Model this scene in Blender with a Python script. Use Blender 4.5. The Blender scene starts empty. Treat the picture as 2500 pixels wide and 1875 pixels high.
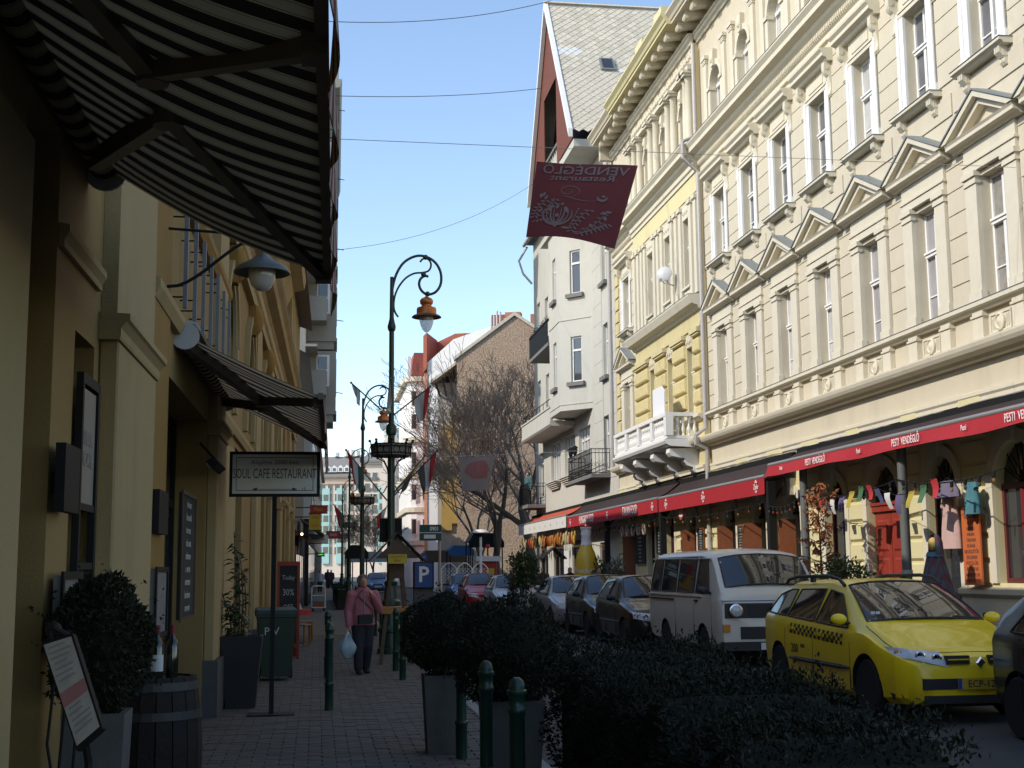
import bpy, bmesh, math, random
from math import sin, cos, pi, radians as R, sqrt, atan2, hypot
from mathutils import Vector, Matrix, Euler
SC = bpy.context.scene
COL = SC.collection
random.seed(7)

# ---------------------------------------------------------------- camera, sky, sun, exposure
cam_d = bpy.data.cameras.new('camera'); cam_d.sensor_width = 36.0
cam_d.lens = 3200 / 2500 * 36.0
cam_d.clip_start = 0.1; cam_d.clip_end = 3000
cam = bpy.data.objects.new('camera', cam_d); COL.objects.link(cam); SC.camera = cam
EYE = Vector((0, 0, 1.6)); FPX = 3200.0
_yc = Vector((774 - 1250, -(1394 - 937.5), FPX)).normalized()      # street direction seen by the camera
_zx, _zy = -0.0095, 1.0
_zc = Vector((_zx, _zy, -(_yc.x * _zx + _yc.y * _zy) / _yc.z)).normalized()
_xc = _yc.cross(_zc)
if _xc.x < 0: _xc = -_xc
# columns: camera axes (right, up, back) in world coordinates
_right = Vector((_xc.x, _yc.x, _zc.x)); _up = Vector((_xc.y, _yc.y, _zc.y)); _fwd = Vector((_xc.z, _yc.z, _zc.z))
_m = Matrix((( _right.x, _up.x, -_fwd.x, EYE.x), (_right.y, _up.y, -_fwd.y, EYE.y), (_right.z, _up.z, -_fwd.z, EYE.z), (0, 0, 0, 1)))
cam.matrix_world = _m

def at(px, py, X=None, Y=None, Z=None, L=None):
    """surveying helper: where the sight line through a photo pixel meets a real plane (a facade, a depth, a height)"""
    d = _right * (px - 1250) - _up * (py - 937.5) + _fwd * FPX
    if X is not None: t = X / d.x
    elif Y is not None: t = Y / d.y
    elif Z is not None: t = (Z - EYE.z) / d.z
    else: t = (-1.28 + L) / (d.x - .0128 * d.y)
    return EYE + d * t

SUN_DIR = Vector((1.0, 0.30, -0.76)).normalized()                   # direction the light travels
wd = bpy.data.worlds.new('World'); SC.world = wd; wd.use_nodes = True
nt = wd.node_tree; nt.nodes.clear()
sky = nt.nodes.new('ShaderNodeTexSky'); sky.sky_type = 'NISHITA'; sky.sun_disc = False
sky.sun_elevation = math.asin(-SUN_DIR.z)
sky.sun_rotation = atan2(-SUN_DIR.x, -SUN_DIR.y)
sky.air_density = 1.0; sky.dust_density = 0.5; sky.ozone_density = 1.0; sky.altitude = 100
bg = nt.nodes.new('ShaderNodeBackground'); bg.inputs[1].default_value = 0.15
out = nt.nodes.new('ShaderNodeOutputWorld')
nt.links.new(sky.outputs[0], bg.inputs[0]); nt.links.new(bg.outputs[0], out.inputs[0])
sun_d = bpy.data.lights.new('sun', 'SUN'); sun_d.energy = 2.3; sun_d.angle = R(0.53); sun_d.color = (1.0, .93, .82)
sun = bpy.data.objects.new('sun', sun_d); COL.objects.link(sun)
sun.rotation_euler = SUN_DIR.to_track_quat('-Z', 'Y').to_euler(); sun.location = (-30, -8, 40)
vs = SC.view_settings; vs.view_transform = 'Standard'; vs.look = 'None'; vs.gamma = 1.0; vs.exposure = 0.85
vs.use_curve_mapping = False
SC.render.engine = 'CYCLES'; SC.cycles.use_denoising = True; SC.cycles.max_bounces = 8
SC.cycles.diffuse_bounces = 4; SC.cycles.glossy_bounces = 4; SC.cycles.transmission_bounces = 6; SC.cycles.transparent_max_bounces = 16
SC.render.resolution_x = 1024; SC.render.resolution_y = 768

# ---------------------------------------------------------------- materials
MATS = {}
def mat(name, col, rough=.7, metal=0.0, var=.12, scale=6.0, bump=0.0, bscale=40.0, spec=.4, coat=0.0, dirt=None, dscale=1.2, damt=.5, trans=0.0, alpha=None, emit=None, streak=.3):
    """procedural surface: base colour with noise variation, optional stains and fine relief"""
    if name in MATS: return MATS[name]
    m = bpy.data.materials.new(name); m.use_nodes = True; N = m.node_tree.nodes; Lk = m.node_tree.links
    b = N['Principled BSDF']
    b.inputs['Roughness'].default_value = rough; b.inputs['Metallic'].default_value = metal
    b.inputs['Specular IOR Level'].default_value = spec
    if coat: b.inputs['Coat Weight'].default_value = coat; b.inputs['Coat Roughness'].default_value = .06
    if trans: b.inputs['Transmission Weight'].default_value = trans
    if alpha is not None: b.inputs['Alpha'].default_value = alpha
    if emit:
        b.inputs['Emission Color'].default_value = (*emit[0], 1); b.inputs['Emission Strength'].default_value = emit[1]
    c4 = (*col, 1)
    if var > 0:
        tc = N.new('ShaderNodeNewGeometry')
        nz = N.new('ShaderNodeTexNoise'); nz.inputs['Scale'].default_value = scale; nz.inputs['Detail'].default_value = 5; nz.inputs['Roughness'].default_value = .62
        Lk.new(tc.outputs['Position'], nz.inputs['Vector'])
        mx = N.new('ShaderNodeMix'); mx.data_type = 'RGBA'
        mx.inputs[6].default_value = (*[max(0, v * (1 - var)) for v in col], 1); mx.inputs[7].default_value = (*[min(1, v * (1 + var)) for v in col], 1)
        Lk.new(nz.outputs['Fac'], mx.inputs[0]); src = mx.outputs[2]
        if dirt:
            n2 = N.new('ShaderNodeTexNoise'); n2.inputs['Scale'].default_value = dscale; n2.inputs['Detail'].default_value = 8; n2.inputs['Roughness'].default_value = .7
            mp = N.new('ShaderNodeMapping'); mp.inputs['Scale'].default_value = (1, 1, streak); Lk.new(tc.outputs['Position'], mp.inputs['Vector']); Lk.new(mp.outputs[0], n2.inputs['Vector'])
            rp = N.new('ShaderNodeValToRGB'); rp.color_ramp.elements[0].position = .52; rp.color_ramp.elements[1].position = .78
            rp.color_ramp.elements[1].color = (damt, damt, damt, 1)
            Lk.new(n2.outputs['Fac'], rp.inputs[0])
            m2 = N.new('ShaderNodeMix'); m2.data_type = 'RGBA'; m2.inputs[7].default_value = (*dirt, 1)
            Lk.new(rp.outputs[0], m2.inputs[0]); Lk.new(src, m2.inputs[6]); src = m2.outputs[2]
        Lk.new(src, b.inputs['Base Color'])
        if bump:
            n3 = N.new('ShaderNodeTexNoise'); n3.inputs['Scale'].default_value = bscale; n3.inputs['Detail'].default_value = 4
            Lk.new(tc.outputs['Position'], n3.inputs['Vector'])
            bp = N.new('ShaderNodeBump'); bp.inputs['Strength'].default_value = bump; bp.inputs['Distance'].default_value = .02
            Lk.new(n3.outputs['Fac'], bp.inputs['Height']); Lk.new(bp.outputs[0], b.inputs['Normal'])
    else:
        b.inputs['Base Color'].default_value = c4
    MATS[name] = m
    return m
def glassmat(name, col, alpha, rough=.04):
    return mat(name, col, rough=rough, var=0, spec=.6, alpha=alpha)

# ---------------------------------------------------------------- mesh building
class MB:
    def __init__(s): s.v = []; s.f = []
    def add(s, vs_, fs):
        o = len(s.v); s.v += [tuple(p) for p in vs_]; s.f += [tuple(i + o for i in f) for f in fs]; return s
    def box(s, x0, x1, y0, y1, z0, z1):
        if x0 > x1: x0, x1 = x1, x0
        if y0 > y1: y0, y1 = y1, y0
        if z0 > z1: z0, z1 = z1, z0
        return s.add([(x0, y0, z0), (x1, y0, z0), (x1, y1, z0), (x0, y1, z0), (x0, y0, z1), (x1, y0, z1), (x1, y1, z1), (x0, y1, z1)],
                     [(0, 3, 2, 1), (4, 5, 6, 7), (0, 1, 5, 4), (1, 2, 6, 5), (2, 3, 7, 6), (3, 0, 4, 7)])
    def cbox(s, x0, x1, y0, y1, z0, z1, c=.02):
        """box with chamfered vertical and top edges"""
        if x0 > x1: x0, x1 = x1, x0
        if y0 > y1: y0, y1 = y1, y0
        def ring(i, z): return [(x0 + c, y0 + i, z), (x1 - c, y0 + i, z), (x1 - i, y0 + c, z), (x1 - i, y1 - c, z), (x1 - c, y1 - i, z), (x0 + c, y1 - i, z), (x0 + i, y1 - c, z), (x0 + i, y0 + c, z)]
        rs = [ring(0, z0), ring(0, z1 - c), ring(c * .9, z1)]
        return s.loft(rs, cap=True)
    def loft(s, rings, cap=True, closed=True):
        n = len(rings[0]); vs_ = [p for r in rings for p in r]; fs = []
        for k in range(len(rings) - 1):
            for i in range(n if closed else n - 1):
                j = (i + 1) % n; fs.append((k * n + i, k * n + j, (k + 1) * n + j, (k + 1) * n + i))
        if cap and closed: fs.append(tuple(range(n - 1, -1, -1))); fs.append(tuple((len(rings) - 1) * n + i for i in range(n)))
        return s.add(vs_, fs)
    def prism(s, poly, axis, a, b):
        """polygon (2D) extruded along axis from a to b; 2D coords are the other two axes in order"""
        def p3(p, t):
            if axis == 'x': return (t, p[0], p[1])
            if axis == 'y': return (p[0], t, p[1])
            return (p[0], p[1], t)
        return s.loft([[p3(p, a) for p in poly], [p3(p, b) for p in poly]])
    def tube(s, pts, r, n=8, cap=True):
        pts = [Vector(p) for p in pts]; rs = r if isinstance(r, (list, tuple)) else [r] * len(pts)
        rings = []; ref = None
        for i, p in enumerate(pts):
            d = (pts[min(i + 1, len(pts) - 1)] - pts[max(i - 1, 0)])
            if d.length < 1e-9: d = Vector((0, 0, 1))
            d.normalize()
            if ref is None:
                ref = Vector((0, 0, 1)) if abs(d.z) < .9 else Vector((1, 0, 0))
            u = d.cross(ref)
            if u.length < 1e-6: u = d.cross(Vector((0, 1, 0)))
            u.normalize(); w = u.cross(d).normalized(); ref = w
            rings.append([p + (u * cos(2 * pi * k / n) + w * sin(2 * pi * k / n)) * rs[i] for k in range(n)])
        return s.loft(rings, cap)
    def bar(s, a, b, w, h):
        """rectangular bar from a to b, width w (sideways), height h"""
        a, b = Vector(a), Vector(b); d = (b - a).normalized(); u = d.cross(Vector((0, 0, 1)))
        if u.length < 1e-5: u = Vector((1, 0, 0))
        u.normalize(); v = u.cross(d).normalized()
        return s.loft([[p + u * sx * w / 2 + v * sz * h / 2 for sx, sz in ((-1, -1), (1, -1), (1, 1), (-1, 1))] for p in (a, b)])
    def lathe(s, prof, n=16, c=(0, 0, 0), sx=1, sy=1, cap=True):
        return s.loft([[(c[0] + r * cos(2 * pi * k / n) * sx, c[1] + r * sin(2 * pi * k / n) * sy, c[2] + z) for k in range(n)] for r, z in prof], cap)
    def ball(s, c, rx, ry=None, rz=None, n=12, m=8):
        ry = ry or rx; rz = rz or rx
        rings = [[(c[0] + rx * sin(a) * cos(2 * pi * k / n), c[1] + ry * sin(a) * sin(2 * pi * k / n), c[2] - rz * cos(a)) for k in range(n)] for a in [pi * (i + .02) / (m + .04) for i in range(m + 1)]]
        return s.loft(rings)
    def grid(s, fn, nu, nv):
        """fn(u,v) -> point, u,v in 0..1"""
        o = [fn(i / nu, j / nv) for j in range(nv + 1) for i in range(nu + 1)]
        return s.add(o, [(j * (nu + 1) + i, j * (nu + 1) + i + 1, (j + 1) * (nu + 1) + i + 1, (j + 1) * (nu + 1) + i) for j in range(nv) for i in range(nu)])
    def sheet(s, fn, nu, nv, t, nrm):
        """thin double-sided cloth or panel: fn surface with thickness t along nrm"""
        nrm = Vector(nrm) * t
        a = [Vector(fn(i / nu, j / nv)) for j in range(nv + 1) for i in range(nu + 1)]
        q = [(j * (nu + 1) + i, j * (nu + 1) + i + 1, (j + 1) * (nu + 1) + i + 1, (j + 1) * (nu + 1) + i) for j in range(nv) for i in range(nu)]
        n0 = len(a); fs = q + [tuple(n0 + i for i in reversed(f)) for f in q]
        rim = [i for i in range(nu + 1)] + [(j * (nu + 1) + nu) for j in range(1, nv + 1)] + [nv * (nu + 1) + i for i in range(nu - 1, -1, -1)] + [j * (nu + 1) for j in range(nv - 1, 0, -1)]
        for k in range(len(rim)):
            i, j = rim[k], rim[(k + 1) % len(rim)]; fs.append((j, i, i + n0, j + n0))
        return s.add(list(a) + [p + nrm for p in a], fs)
    def xf(s, M, start=0):
        for i in range(start, len(s.v)): s.v[i] = tuple(M @ Vector(s.v[i]))
        return s
    def mesh(s, name, m=None, smooth=False, ang=35):
        me = bpy.data.meshes.new(name); me.from_pydata(s.v, [], s.f); me.update()
        if m:
            for q in (m if isinstance(m, (list, tuple)) else [m]): me.materials.append(q)
        if smooth:
            me.shade_smooth(); me.set_sharp_from_angle(angle=R(ang))
        return me
    def build(s, name, m, parent=None, smooth=False, ang=35, fixn=False):
        me = s.mesh(name, m, smooth, ang)
        if fixn:
            bm = bmesh.new(); bm.from_mesh(me); bmesh.ops.recalc_face_normals(bm, faces=bm.faces); bm.to_mesh(me); bm.free()
            if smooth: me.shade_smooth(); me.set_sharp_from_angle(angle=R(ang))
        return link(name, me, parent)
def link(name, me, parent=None, M=None):
    o = bpy.data.objects.new(name, me); COL.objects.link(o); o.parent = parent
    if M is not None: o.matrix_local = M
    return o
def tag(o, label=None, cat=None, group=None, kind=None):
    if label: o['label'] = label
    if cat: o['category'] = cat
    if group: o['group'] = group
    if kind: o['kind'] = kind
    return o
def thing(name, label, cat, loc=(0, 0, 0), rz=0, group=None):
    o = bpy.data.objects.new(name, None); COL.objects.link(o); o.location = loc; o.rotation_euler = (0, 0, rz)
    o.empty_display_size = .2
    return tag(o, label, cat, group)
def node(name, parent, loc=(0, 0, 0), rz=0):
    """an Empty that stands for a part with sub-parts"""
    o = bpy.data.objects.new(name, None); COL.objects.link(o); o.parent = parent; o.location = loc; o.rotation_euler = (0, 0, rz); o.empty_display_size = .1
    return o
def kids(o): return KIDS(o)
def KIDS(o): return [c for c in COL.objects if c.parent == o]
def copy_tree(o, parent=None, loc=None, rz=None, label=None):
    c = o.copy(); COL.objects.link(c); c.parent = parent
    if loc is not None: c.location = loc
    if rz is not None: c.rotation_euler = (0, 0, rz)
    if label: c['label'] = label
    for ch in list(o.children): copy_tree(ch, c)
    return c
def T(x, y, z, rz=0, s=1):
    return Matrix.Translation((x, y, z)) @ Matrix.Rotation(rz, 4, 'Z') @ Matrix.Scale(s, 4)
TMPS = bpy.data.scenes.new('workbench'); TMPC = TMPS.collection      # scratch scene for turning text and cut-outs into meshes
def tmp_dg():
    vl = TMPS.view_layers[0]; vl.update(); return vl.depsgraph
def text_mesh(body, size, M, ext=.003, align='CENTER', sx=1.0, bold=0.0):
    """lettering as a thin raised mesh; text lies in its own XY plane before M"""
    cu = bpy.data.curves.new('lettering', 'FONT'); cu.body = body; cu.size = size; cu.extrude = ext; cu.align_x = align; cu.align_y = 'CENTER'; cu.resolution_u = 2
    cu.offset = bold
    ob = bpy.data.objects.new('lettering', cu); TMPC.objects.link(ob)
    me = bpy.data.meshes.new_from_object(ob.evaluated_get(tmp_dg()))
    bpy.data.objects.remove(ob); bpy.data.curves.remove(cu)
    me.transform(M @ Matrix.Diagonal((sx, 1, 1, 1)))
    return me
def lettering(name, body, size, M, m, parent, **k):
    me = text_mesh(body, size, M, **k); me.materials.clear(); me.materials.append(m)
    return link(name, me, parent)
def wall_plane(o_, eu, ev, us, vs_, holes, depth, en, mb=None):
    """flat wall as a grid in (u,v) with rectangular openings; reveals go back by depth along -en"""
    mb = mb or MB(); o_ = Vector(o_); eu = Vector(eu); ev = Vector(ev); en = Vector(en)
    U = sorted(set([us[0], us[1]] + [h[i] for h in holes for i in (0, 1) if us[0] < h[i] < us[1]]))
    V = sorted(set([vs_[0], vs_[1]] + [h[i] for h in holes for i in (2, 3) if vs_[0] < h[i] < vs_[1]]))
    def p(u, v, d=0): return o_ + eu * u + ev * v - en * d
    for i in range(len(U) - 1):
        for j in range(len(V) - 1):
            cu, cv = (U[i] + U[i + 1]) / 2, (V[j] + V[j + 1]) / 2
            if any(h[0] < cu < h[1] and h[2] < cv < h[3] for h in holes): continue
            mb.add([p(U[i], V[j]), p(U[i + 1], V[j]), p(U[i + 1], V[j + 1]), p(U[i], V[j + 1])], [(0, 1, 2, 3)])
    for a, b, c, d in holes:
        mb.add([p(a, c), p(b, c), p(b, d), p(a, d), p(a, c, depth), p(b, c, depth), p(b, d, depth), p(a, d, depth)],
               [(0, 1, 5, 4), (1, 2, 6, 5), (2, 3, 7, 6), (3, 0, 4, 7)])
    return mb
# ---------------------------------------------------------------- setting: ground, road, pavements
M_cream = mat('cream_plaster', (.55, .49, .37), .85, var=.08, scale=3, dirt=(.42, .37, .29), dscale=.8, damt=.7, bump=.2, bscale=60)
M_trim = mat('pale_stone_trim', (.60, .55, .43), .8, var=.09, scale=5, dirt=(.44, .40, .33), dscale=1.7, damt=.5, bump=.12, bscale=50)
M_yel = mat('yellow_plaster', (.55, .475, .26), .85, var=.08, scale=4, dirt=(.42, .34, .17), dscale=1.1, damt=.5, bump=.2, bscale=50)
M_yel2 = mat('pale_yellow_plaster', (.60, .54, .31), .85, var=.07, scale=4, dirt=(.46, .40, .24), dscale=1.0, damt=.5, bump=.15, bscale=50)
M_yrough = mat('rough_yellow_stucco', (.56, .47, .24), .95, var=.2, scale=14, bump=1.0, bscale=18, dirt=(.38, .30, .14), dscale=6, damt=.6)
M_white = mat('white_paint', (.74, .73, .70), .45, var=.06, scale=8, dirt=(.5, .48, .44), dscale=3, damt=.35)
M_pane = mat('window_pane', (.30, .29, .295), .05, var=.45, scale=1.3, spec=.9)  # grey base colour carries the look of reflected sky and facades
M_pane2 = mat('dark_window_pane', (.035, .038, .042), .04, var=.3, scale=1.5, spec=.9)
M_lead = mat('lead_sheet', (.20, .22, .22), .55, metal=.2, var=.15, scale=6, dirt=(.30, .34, .30), dscale=3)
M_zinc = mat('zinc_pipe', (.42, .39, .37), .5, metal=.3, var=.15, scale=9)
M_black = mat('black_metal', (.012, .012, .012), .65, var=.2, scale=20, spec=.2)
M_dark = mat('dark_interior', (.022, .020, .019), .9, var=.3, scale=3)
M_slate = mat('grey_roof_slate', (.24, .23, .23), .8, var=.18, scale=5, dirt=(.34, .33, .30), dscale=4)
M_wood_red = mat('red_painted_door_wood', (.26, .035, .022), .45, var=.25, scale=6, dirt=(.16, .03, .02), dscale=3)
M_wood_or = mat('orange_brown_door_wood', (.19, .06, .022), .45, var=.25, scale=7)
M_wood_dk = mat('dark_brown_wood', (.075, .040, .022), .6, var=.3, scale=9)

def sheet_obj(name, x0, x1, y0, y1, z, m, kind='structure', label=None):
    o = MB().add([(x0, y0, z), (x1, y0, z), (x1, y1, z), (x0, y1, z)], [(0, 1, 2, 3)]).build(name, m)
    return tag(o, label, None, None, kind)

def asphalt():
    m = mat('asphalt', (.060, .058, .055), .9, var=.25, scale=3.5, bump=.5, bscale=160, dirt=(.035, .033, .031), dscale=.8, damt=.7)
    return m
sheet_obj('ground', -600, 900, -300, 1500, -.09, mat('city_ground', (.10, .095, .09), .95, var=.2, scale=.3))
sheet_obj('road', 1.92, 8.35, -12, 150, -.03, asphalt())
sheet_obj('pavement_right', 8.5, 10.995, -12, 66, .10, mat('grey_pavement', (.17, .16, .15), .9, var=.2, scale=3, bump=.3, bscale=90))
tag(MB().box(8.35, 8.5, -12, 66, -.08, .10).build('kerb_right', mat('granite_kerb', (.22, .215, .21), .85, var=.2, scale=9)), None, None, None, 'structure')
sheet_obj('square_paving', 8.5, 40, 66, 150, .02, mat('square_paving', (.19, .175, .16), .9, var=.2, scale=1.5))
kb = tag(bpy.data.objects.new('kerb_left', None), None, None, None, 'structure'); COL.objects.link(kb)
_km = MB().cbox(1.78, 1.92, 0, .98, -.08, .004, .012).mesh('kerb_stone', mat('granite_kerb', (0, 0, 0)))
for i in range(46): link('kerb_stone', _km, kb, T(0, 3 + i * 1.0, random.uniform(-.004, .004)))

# ---------------------------------------------------------------- the cream and yellow apartment house on the sunny side
XF = 11.0
CB = thing('apartment_house', 'long cream and yellow apartment house with pediment windows above red canopies', 'building', (XF, 31, 0))
def yl(y): return y - 31.0
BAYS = [19.58 + 2.44 * k for k in range(-1, 7)]
FARB = 45.45
RIS = (35.85, 43.75); RB = [37.05, 39.25, 41.45]; RX = -.15

# window pieces shared between bays (wall plane x=0, street is -x)
def casement(name, hw, z0, z1, ztr, parent, x=.17, pane=M_pane, sub=True, lowbar=True):
    """white wooden window: outer frame, transom, mullion, and one pane per light"""
    fr = MB(); f = .055
    fr.box(x, x + .06, -hw, -hw + f, z0, z1).box(x, x + .06, hw - f, hw, z0, z1).box(x, x + .06, -hw + f, hw - f, z0, z0 + f).box(x, x + .06, -hw + f, hw - f, z1 - f, z1)
    fr.box(x - .05, x + .05, -hw + f, hw - f, ztr - .05, ztr + .05).box(x - .075, x - .05, -hw + f, hw - f, ztr + .01, ztr + .05)
    fr.box(x - .03, x + .05, -.045, .045, z0 + f, ztr - .05).box(x - .02, x + .05, -.035, .035, ztr + .05, z1 - f)
    if lowbar:
        zb = z0 + (ztr - z0) * .40
        fr.box(x + .005, x + .045, -hw + f, -.045, zb - .012, zb + .012).box(x + .005, x + .045, .045, hw - f, zb - .012, zb + .012)
    fm = fr.mesh('window_frame', M_white)
    out = [('frame', fm)]
    for a, b in ((-hw + f, -.04), (.04, hw - f)):
        for c, d in ((z0 + f, ztr - .05), (ztr + .05, z1 - f)):
            out.append(('pane', MB().box(x + .03, x + .036, a, b, c, d).mesh('pane', pane)))
    return out

def ped_parts():
    P_ = []
    P_ += casement('f1', .45, 5.98, 8.1, 7.28, None)
    for s in (-1, 1):
        m = MB(); a, b = sorted((s * .455, s * .84))
        m.box(-.085, -.003, a, b, 6.14, 7.98)
        m.box(-.11, -.003, a - .02, b + .02, 5.97, 6.14)
        m.box(-.11, -.003, a - .02, b + .02, 7.98, 8.03).box(-.10, -.003, a - .005, b + .005, 8.03, 8.10).box(-.135, -.003, a - .035, b + .035, 8.10, 8.19)
        P_.append(('pilaster', m.mesh('pilaster', M_trim)))
    m = MB()
    m.box(-.09, -.003, -.86, .86, 8.193, 8.34).box(-.115, -.003, -.885, .885, 8.34, 8.38).box(-.075, -.003, -.85, .85, 8.38, 8.66)
    P_.append(('entablature', m.mesh('entablature', M_trim)))
    m = MB()
    # base cornice then raking cornices with a sunken tympanum
    m.prism([(-.003, 8.66), (-.12, 8.66), (-.16, 8.70), (-.25, 8.72), (-.25, 8.78), (-.28, 8.82), (-.003, 8.82)], 'y', -1.13, 1.13)
    for s in (-1, 1):
        pts = [(s * 1.16, 8.823), (s * .78, 8.823), (0, 9.20), (0, 9.43)]
        m.prism([(p[0], p[1]) for p in (pts if s > 0 else pts[::-1])], 'x', -.20, -.003)
        pts = [(s * 1.20, 8.83), (s * 1.02, 8.83), (0, 9.325), (0, 9.43)]
        m.prism([(p[0], p[1]) for p in (pts if s > 0 else pts[::-1])], 'x', -.30, -.203)
    P_.append(('pediment', m.mesh('pediment', M_trim)))
    m = MB().prism([(-.77, 8.823), (.77, 8.823), (0, 9.2)], 'x', -.05, -.004)
    P_.append(('tympanum', m.mesh('tympanum', M_cream)))
    m = MB()
    for s in (-1, 1):
        pts = [(s * 1.22, 8.84), (s * 1.22, 8.865), (0, 9.465), (0, 9.435)]
        m.prism(pts if s > 0 else pts[::-1], 'x', -.325, 0)
    P_.append(('flashing', m.mesh('flashing', M_lead)))
    # apron with a roundel between two pedestals
    for s in (-1, 1):
        a, b = sorted((s * .47, s * .82))
        P_.append(('pedestal', MB().box(-.10, -.003, a, b, 5.26, 5.80).box(-.125, -.003, a - .02, b + .02, 5.70, 5.74).mesh('pedestal', M_trim)))
    m = MB().box(-.03, -.003, -.33, .33, 5.36, 5.68)
    m.box(-.05, -.03, -.33, .33, 5.655, 5.68).box(-.05, -.03, -.33, .33, 5.36, 5.385).box(-.05, -.03, -.33, -.305, 5.385, 5.655).box(-.05, -.03, .305, .33, 5.385, 5.655)
    q = MB().lathe([(.15, 0), (.15, .045), (.115, .06), (.10, .035), (.06, .05), (.0, .075)], 18); q.xf(Matrix.Translation((-.03, 0, 5.52)) @ Matrix.Rotation(R(-90), 4, 'Y'))
    m.add(q.v, q.f)
    for s in (-1, 1):
        for k in range(4):
            m.box(-.045, -.03, s * .18 + s * k * .03 - .008, s * .18 + s * k * .03 + .008, 5.42 + .02 * (k % 2), 5.62 - .03 * (k % 2))
    P_.append(('apron_panel', m.mesh('apron_panel', M_trim)))
    return P_

def console_mesh(h=.78, d=.2, w=.14):
    pr = [(0, 0), (-.05, .02), (-.075, .08), (-.05, .16), (-.055, .3), (-.09, .46), (-d * .85, h - .26), (-d, h - .14), (-d * .95, h - .03), (-d * .95, h), (0, h)]
    m = MB().prism(pr, 'y', -w / 2, w / 2)
    q = MB().lathe([(.052, -w / 2 - .012), (.052, w / 2 + .012)], 10); q.xf(Matrix.Translation((-d * .72, 0, h - .13)) @ Matrix.Rotation(R(90), 4, 'X')); m.add(q.v, q.f)
    q = MB().lathe([(.035, -w / 2 - .01), (.035, w / 2 + .01)], 8); q.xf(Matrix.Translation((-.045, 0, .07)) @ Matrix.Rotation(R(90), 4, 'X')); m.add(q.v, q.f)
    return m
def sill_bracket(h=.30, d=.17, w=.17):
    m = MB()
    for k in range(3):
        y0 = -w / 2 + k * w / 3 + .008
        m.prism([(0, 0), (-.05, .0), (-.085, .05), (-.075, .11), (-d, .2), (-d, h), (0, h)], 'y', y0, y0 + w / 3 - .016)
    m.box(-d * .6, 0, -w / 2, w / 2, h * .45, h)
    return m
def hood_parts():
    P_ = casement('f2', .46, 10.04, 12.0, 11.22, None)
    for s in (-1, 1):
        m = MB(); a, b = sorted((s * .465, s * .70))
        m.box(-.05, -.003, a, b, 10.04, 12.0); a2, b2 = sorted((s * .62, s * .73)); m.box(-.075, -.051, a2, b2, 10.04, 12.06)
        a3, b3 = sorted((s * .465, s * .78)); m.box(-.09, -.003, a3, b3, 10.035, 10.2)
        P_.append(('jamb', m.mesh('jamb', M_white)))
    m = MB().box(-.06, -.003, -.73, .73, 12.003, 12.14).box(-.08, -.06, -.62, .62, 12.09, 12.14).box(-.04, -.003, -.60, .60, 12.14, 12.5).box(-.06, -.04, -.42, .42, 12.2, 12.4)
    P_.append(('lintel', m.mesh('lintel', M_trim)))
    m = MB().prism([(-.003, 12.50), (-.14, 12.50), (-.17, 12.56), (-.27, 12.60), (-.27, 12.68), (-.33, 12.74), (-.33, 12.77), (-.003, 12.80)], 'y', -.98, .98)
    P_.append(('hood', m.mesh('hood', M_trim)))
    cm = console_mesh().mesh('console', M_trim, True, 40)
    for s in (-1, 1): P_.append(('console', cm, T(0, s * .80, 11.72)))
    m = MB().prism([(.15, 9.93), (-.16, 9.93), (-.19, 9.97), (-.24, 9.98), (-.24, 10.03), (.15, 10.035)], 'y', -.84, .84)
    P_.append(('sill', m.mesh('sill', M_trim)))
    P_.append(('flashing', MB().box(-.255, -.003, -.85, .85, 10.036, 10.044).mesh('flashing', M_lead)))
    bm_ = sill_bracket().mesh('bracket', M_trim)
    for s in (-1, 1): P_.append(('bracket', bm_, T(-.003, s * .62, 9.63)))
    return P_
def arch_ring(c_y, c_z, r0, r1, x0, x1, n=14, a0=0, a1=pi, m=None):
    m = m or MB(); rings = []
    for k in range(n + 1):
        a = a0 + (a1 - a0) * k / n
        rings.append([(x0, c_y + r0 * cos(a), c_z + r0 * sin(a)), (x1, c_y + r0 * cos(a), c_z + r0 * sin(a)), (x1, c_y + r1 * cos(a), c_z + r1 * sin(a)), (x0, c_y + r1 * cos(a), c_z + r1 * sin(a))])
    return m.loft(rings)
def arch_fill(m, c_y, half, zs, ztop, x, n=14, depth=.18):
    """wall between a round arch (springing zs, radius half) and the rectangle above it, with its soffit"""
    arc = [(c_y + half * cos(pi * k / n), zs + half * sin(pi * k / n)) for k in range(n + 1)]
    for k in range(n):
        (ya, za), (yb, zb) = arc[k], arc[k + 1]
        m.add([(x, ya, za), (x, yb, zb), (x, yb, ztop), (x, ya, ztop)], [(0, 1, 2, 3)])
        m.add([(x, ya, za), (x, yb, zb), (x + depth, yb, zb), (x + depth, ya, za)], [(0, 3, 2, 1)])
    return m
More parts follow.
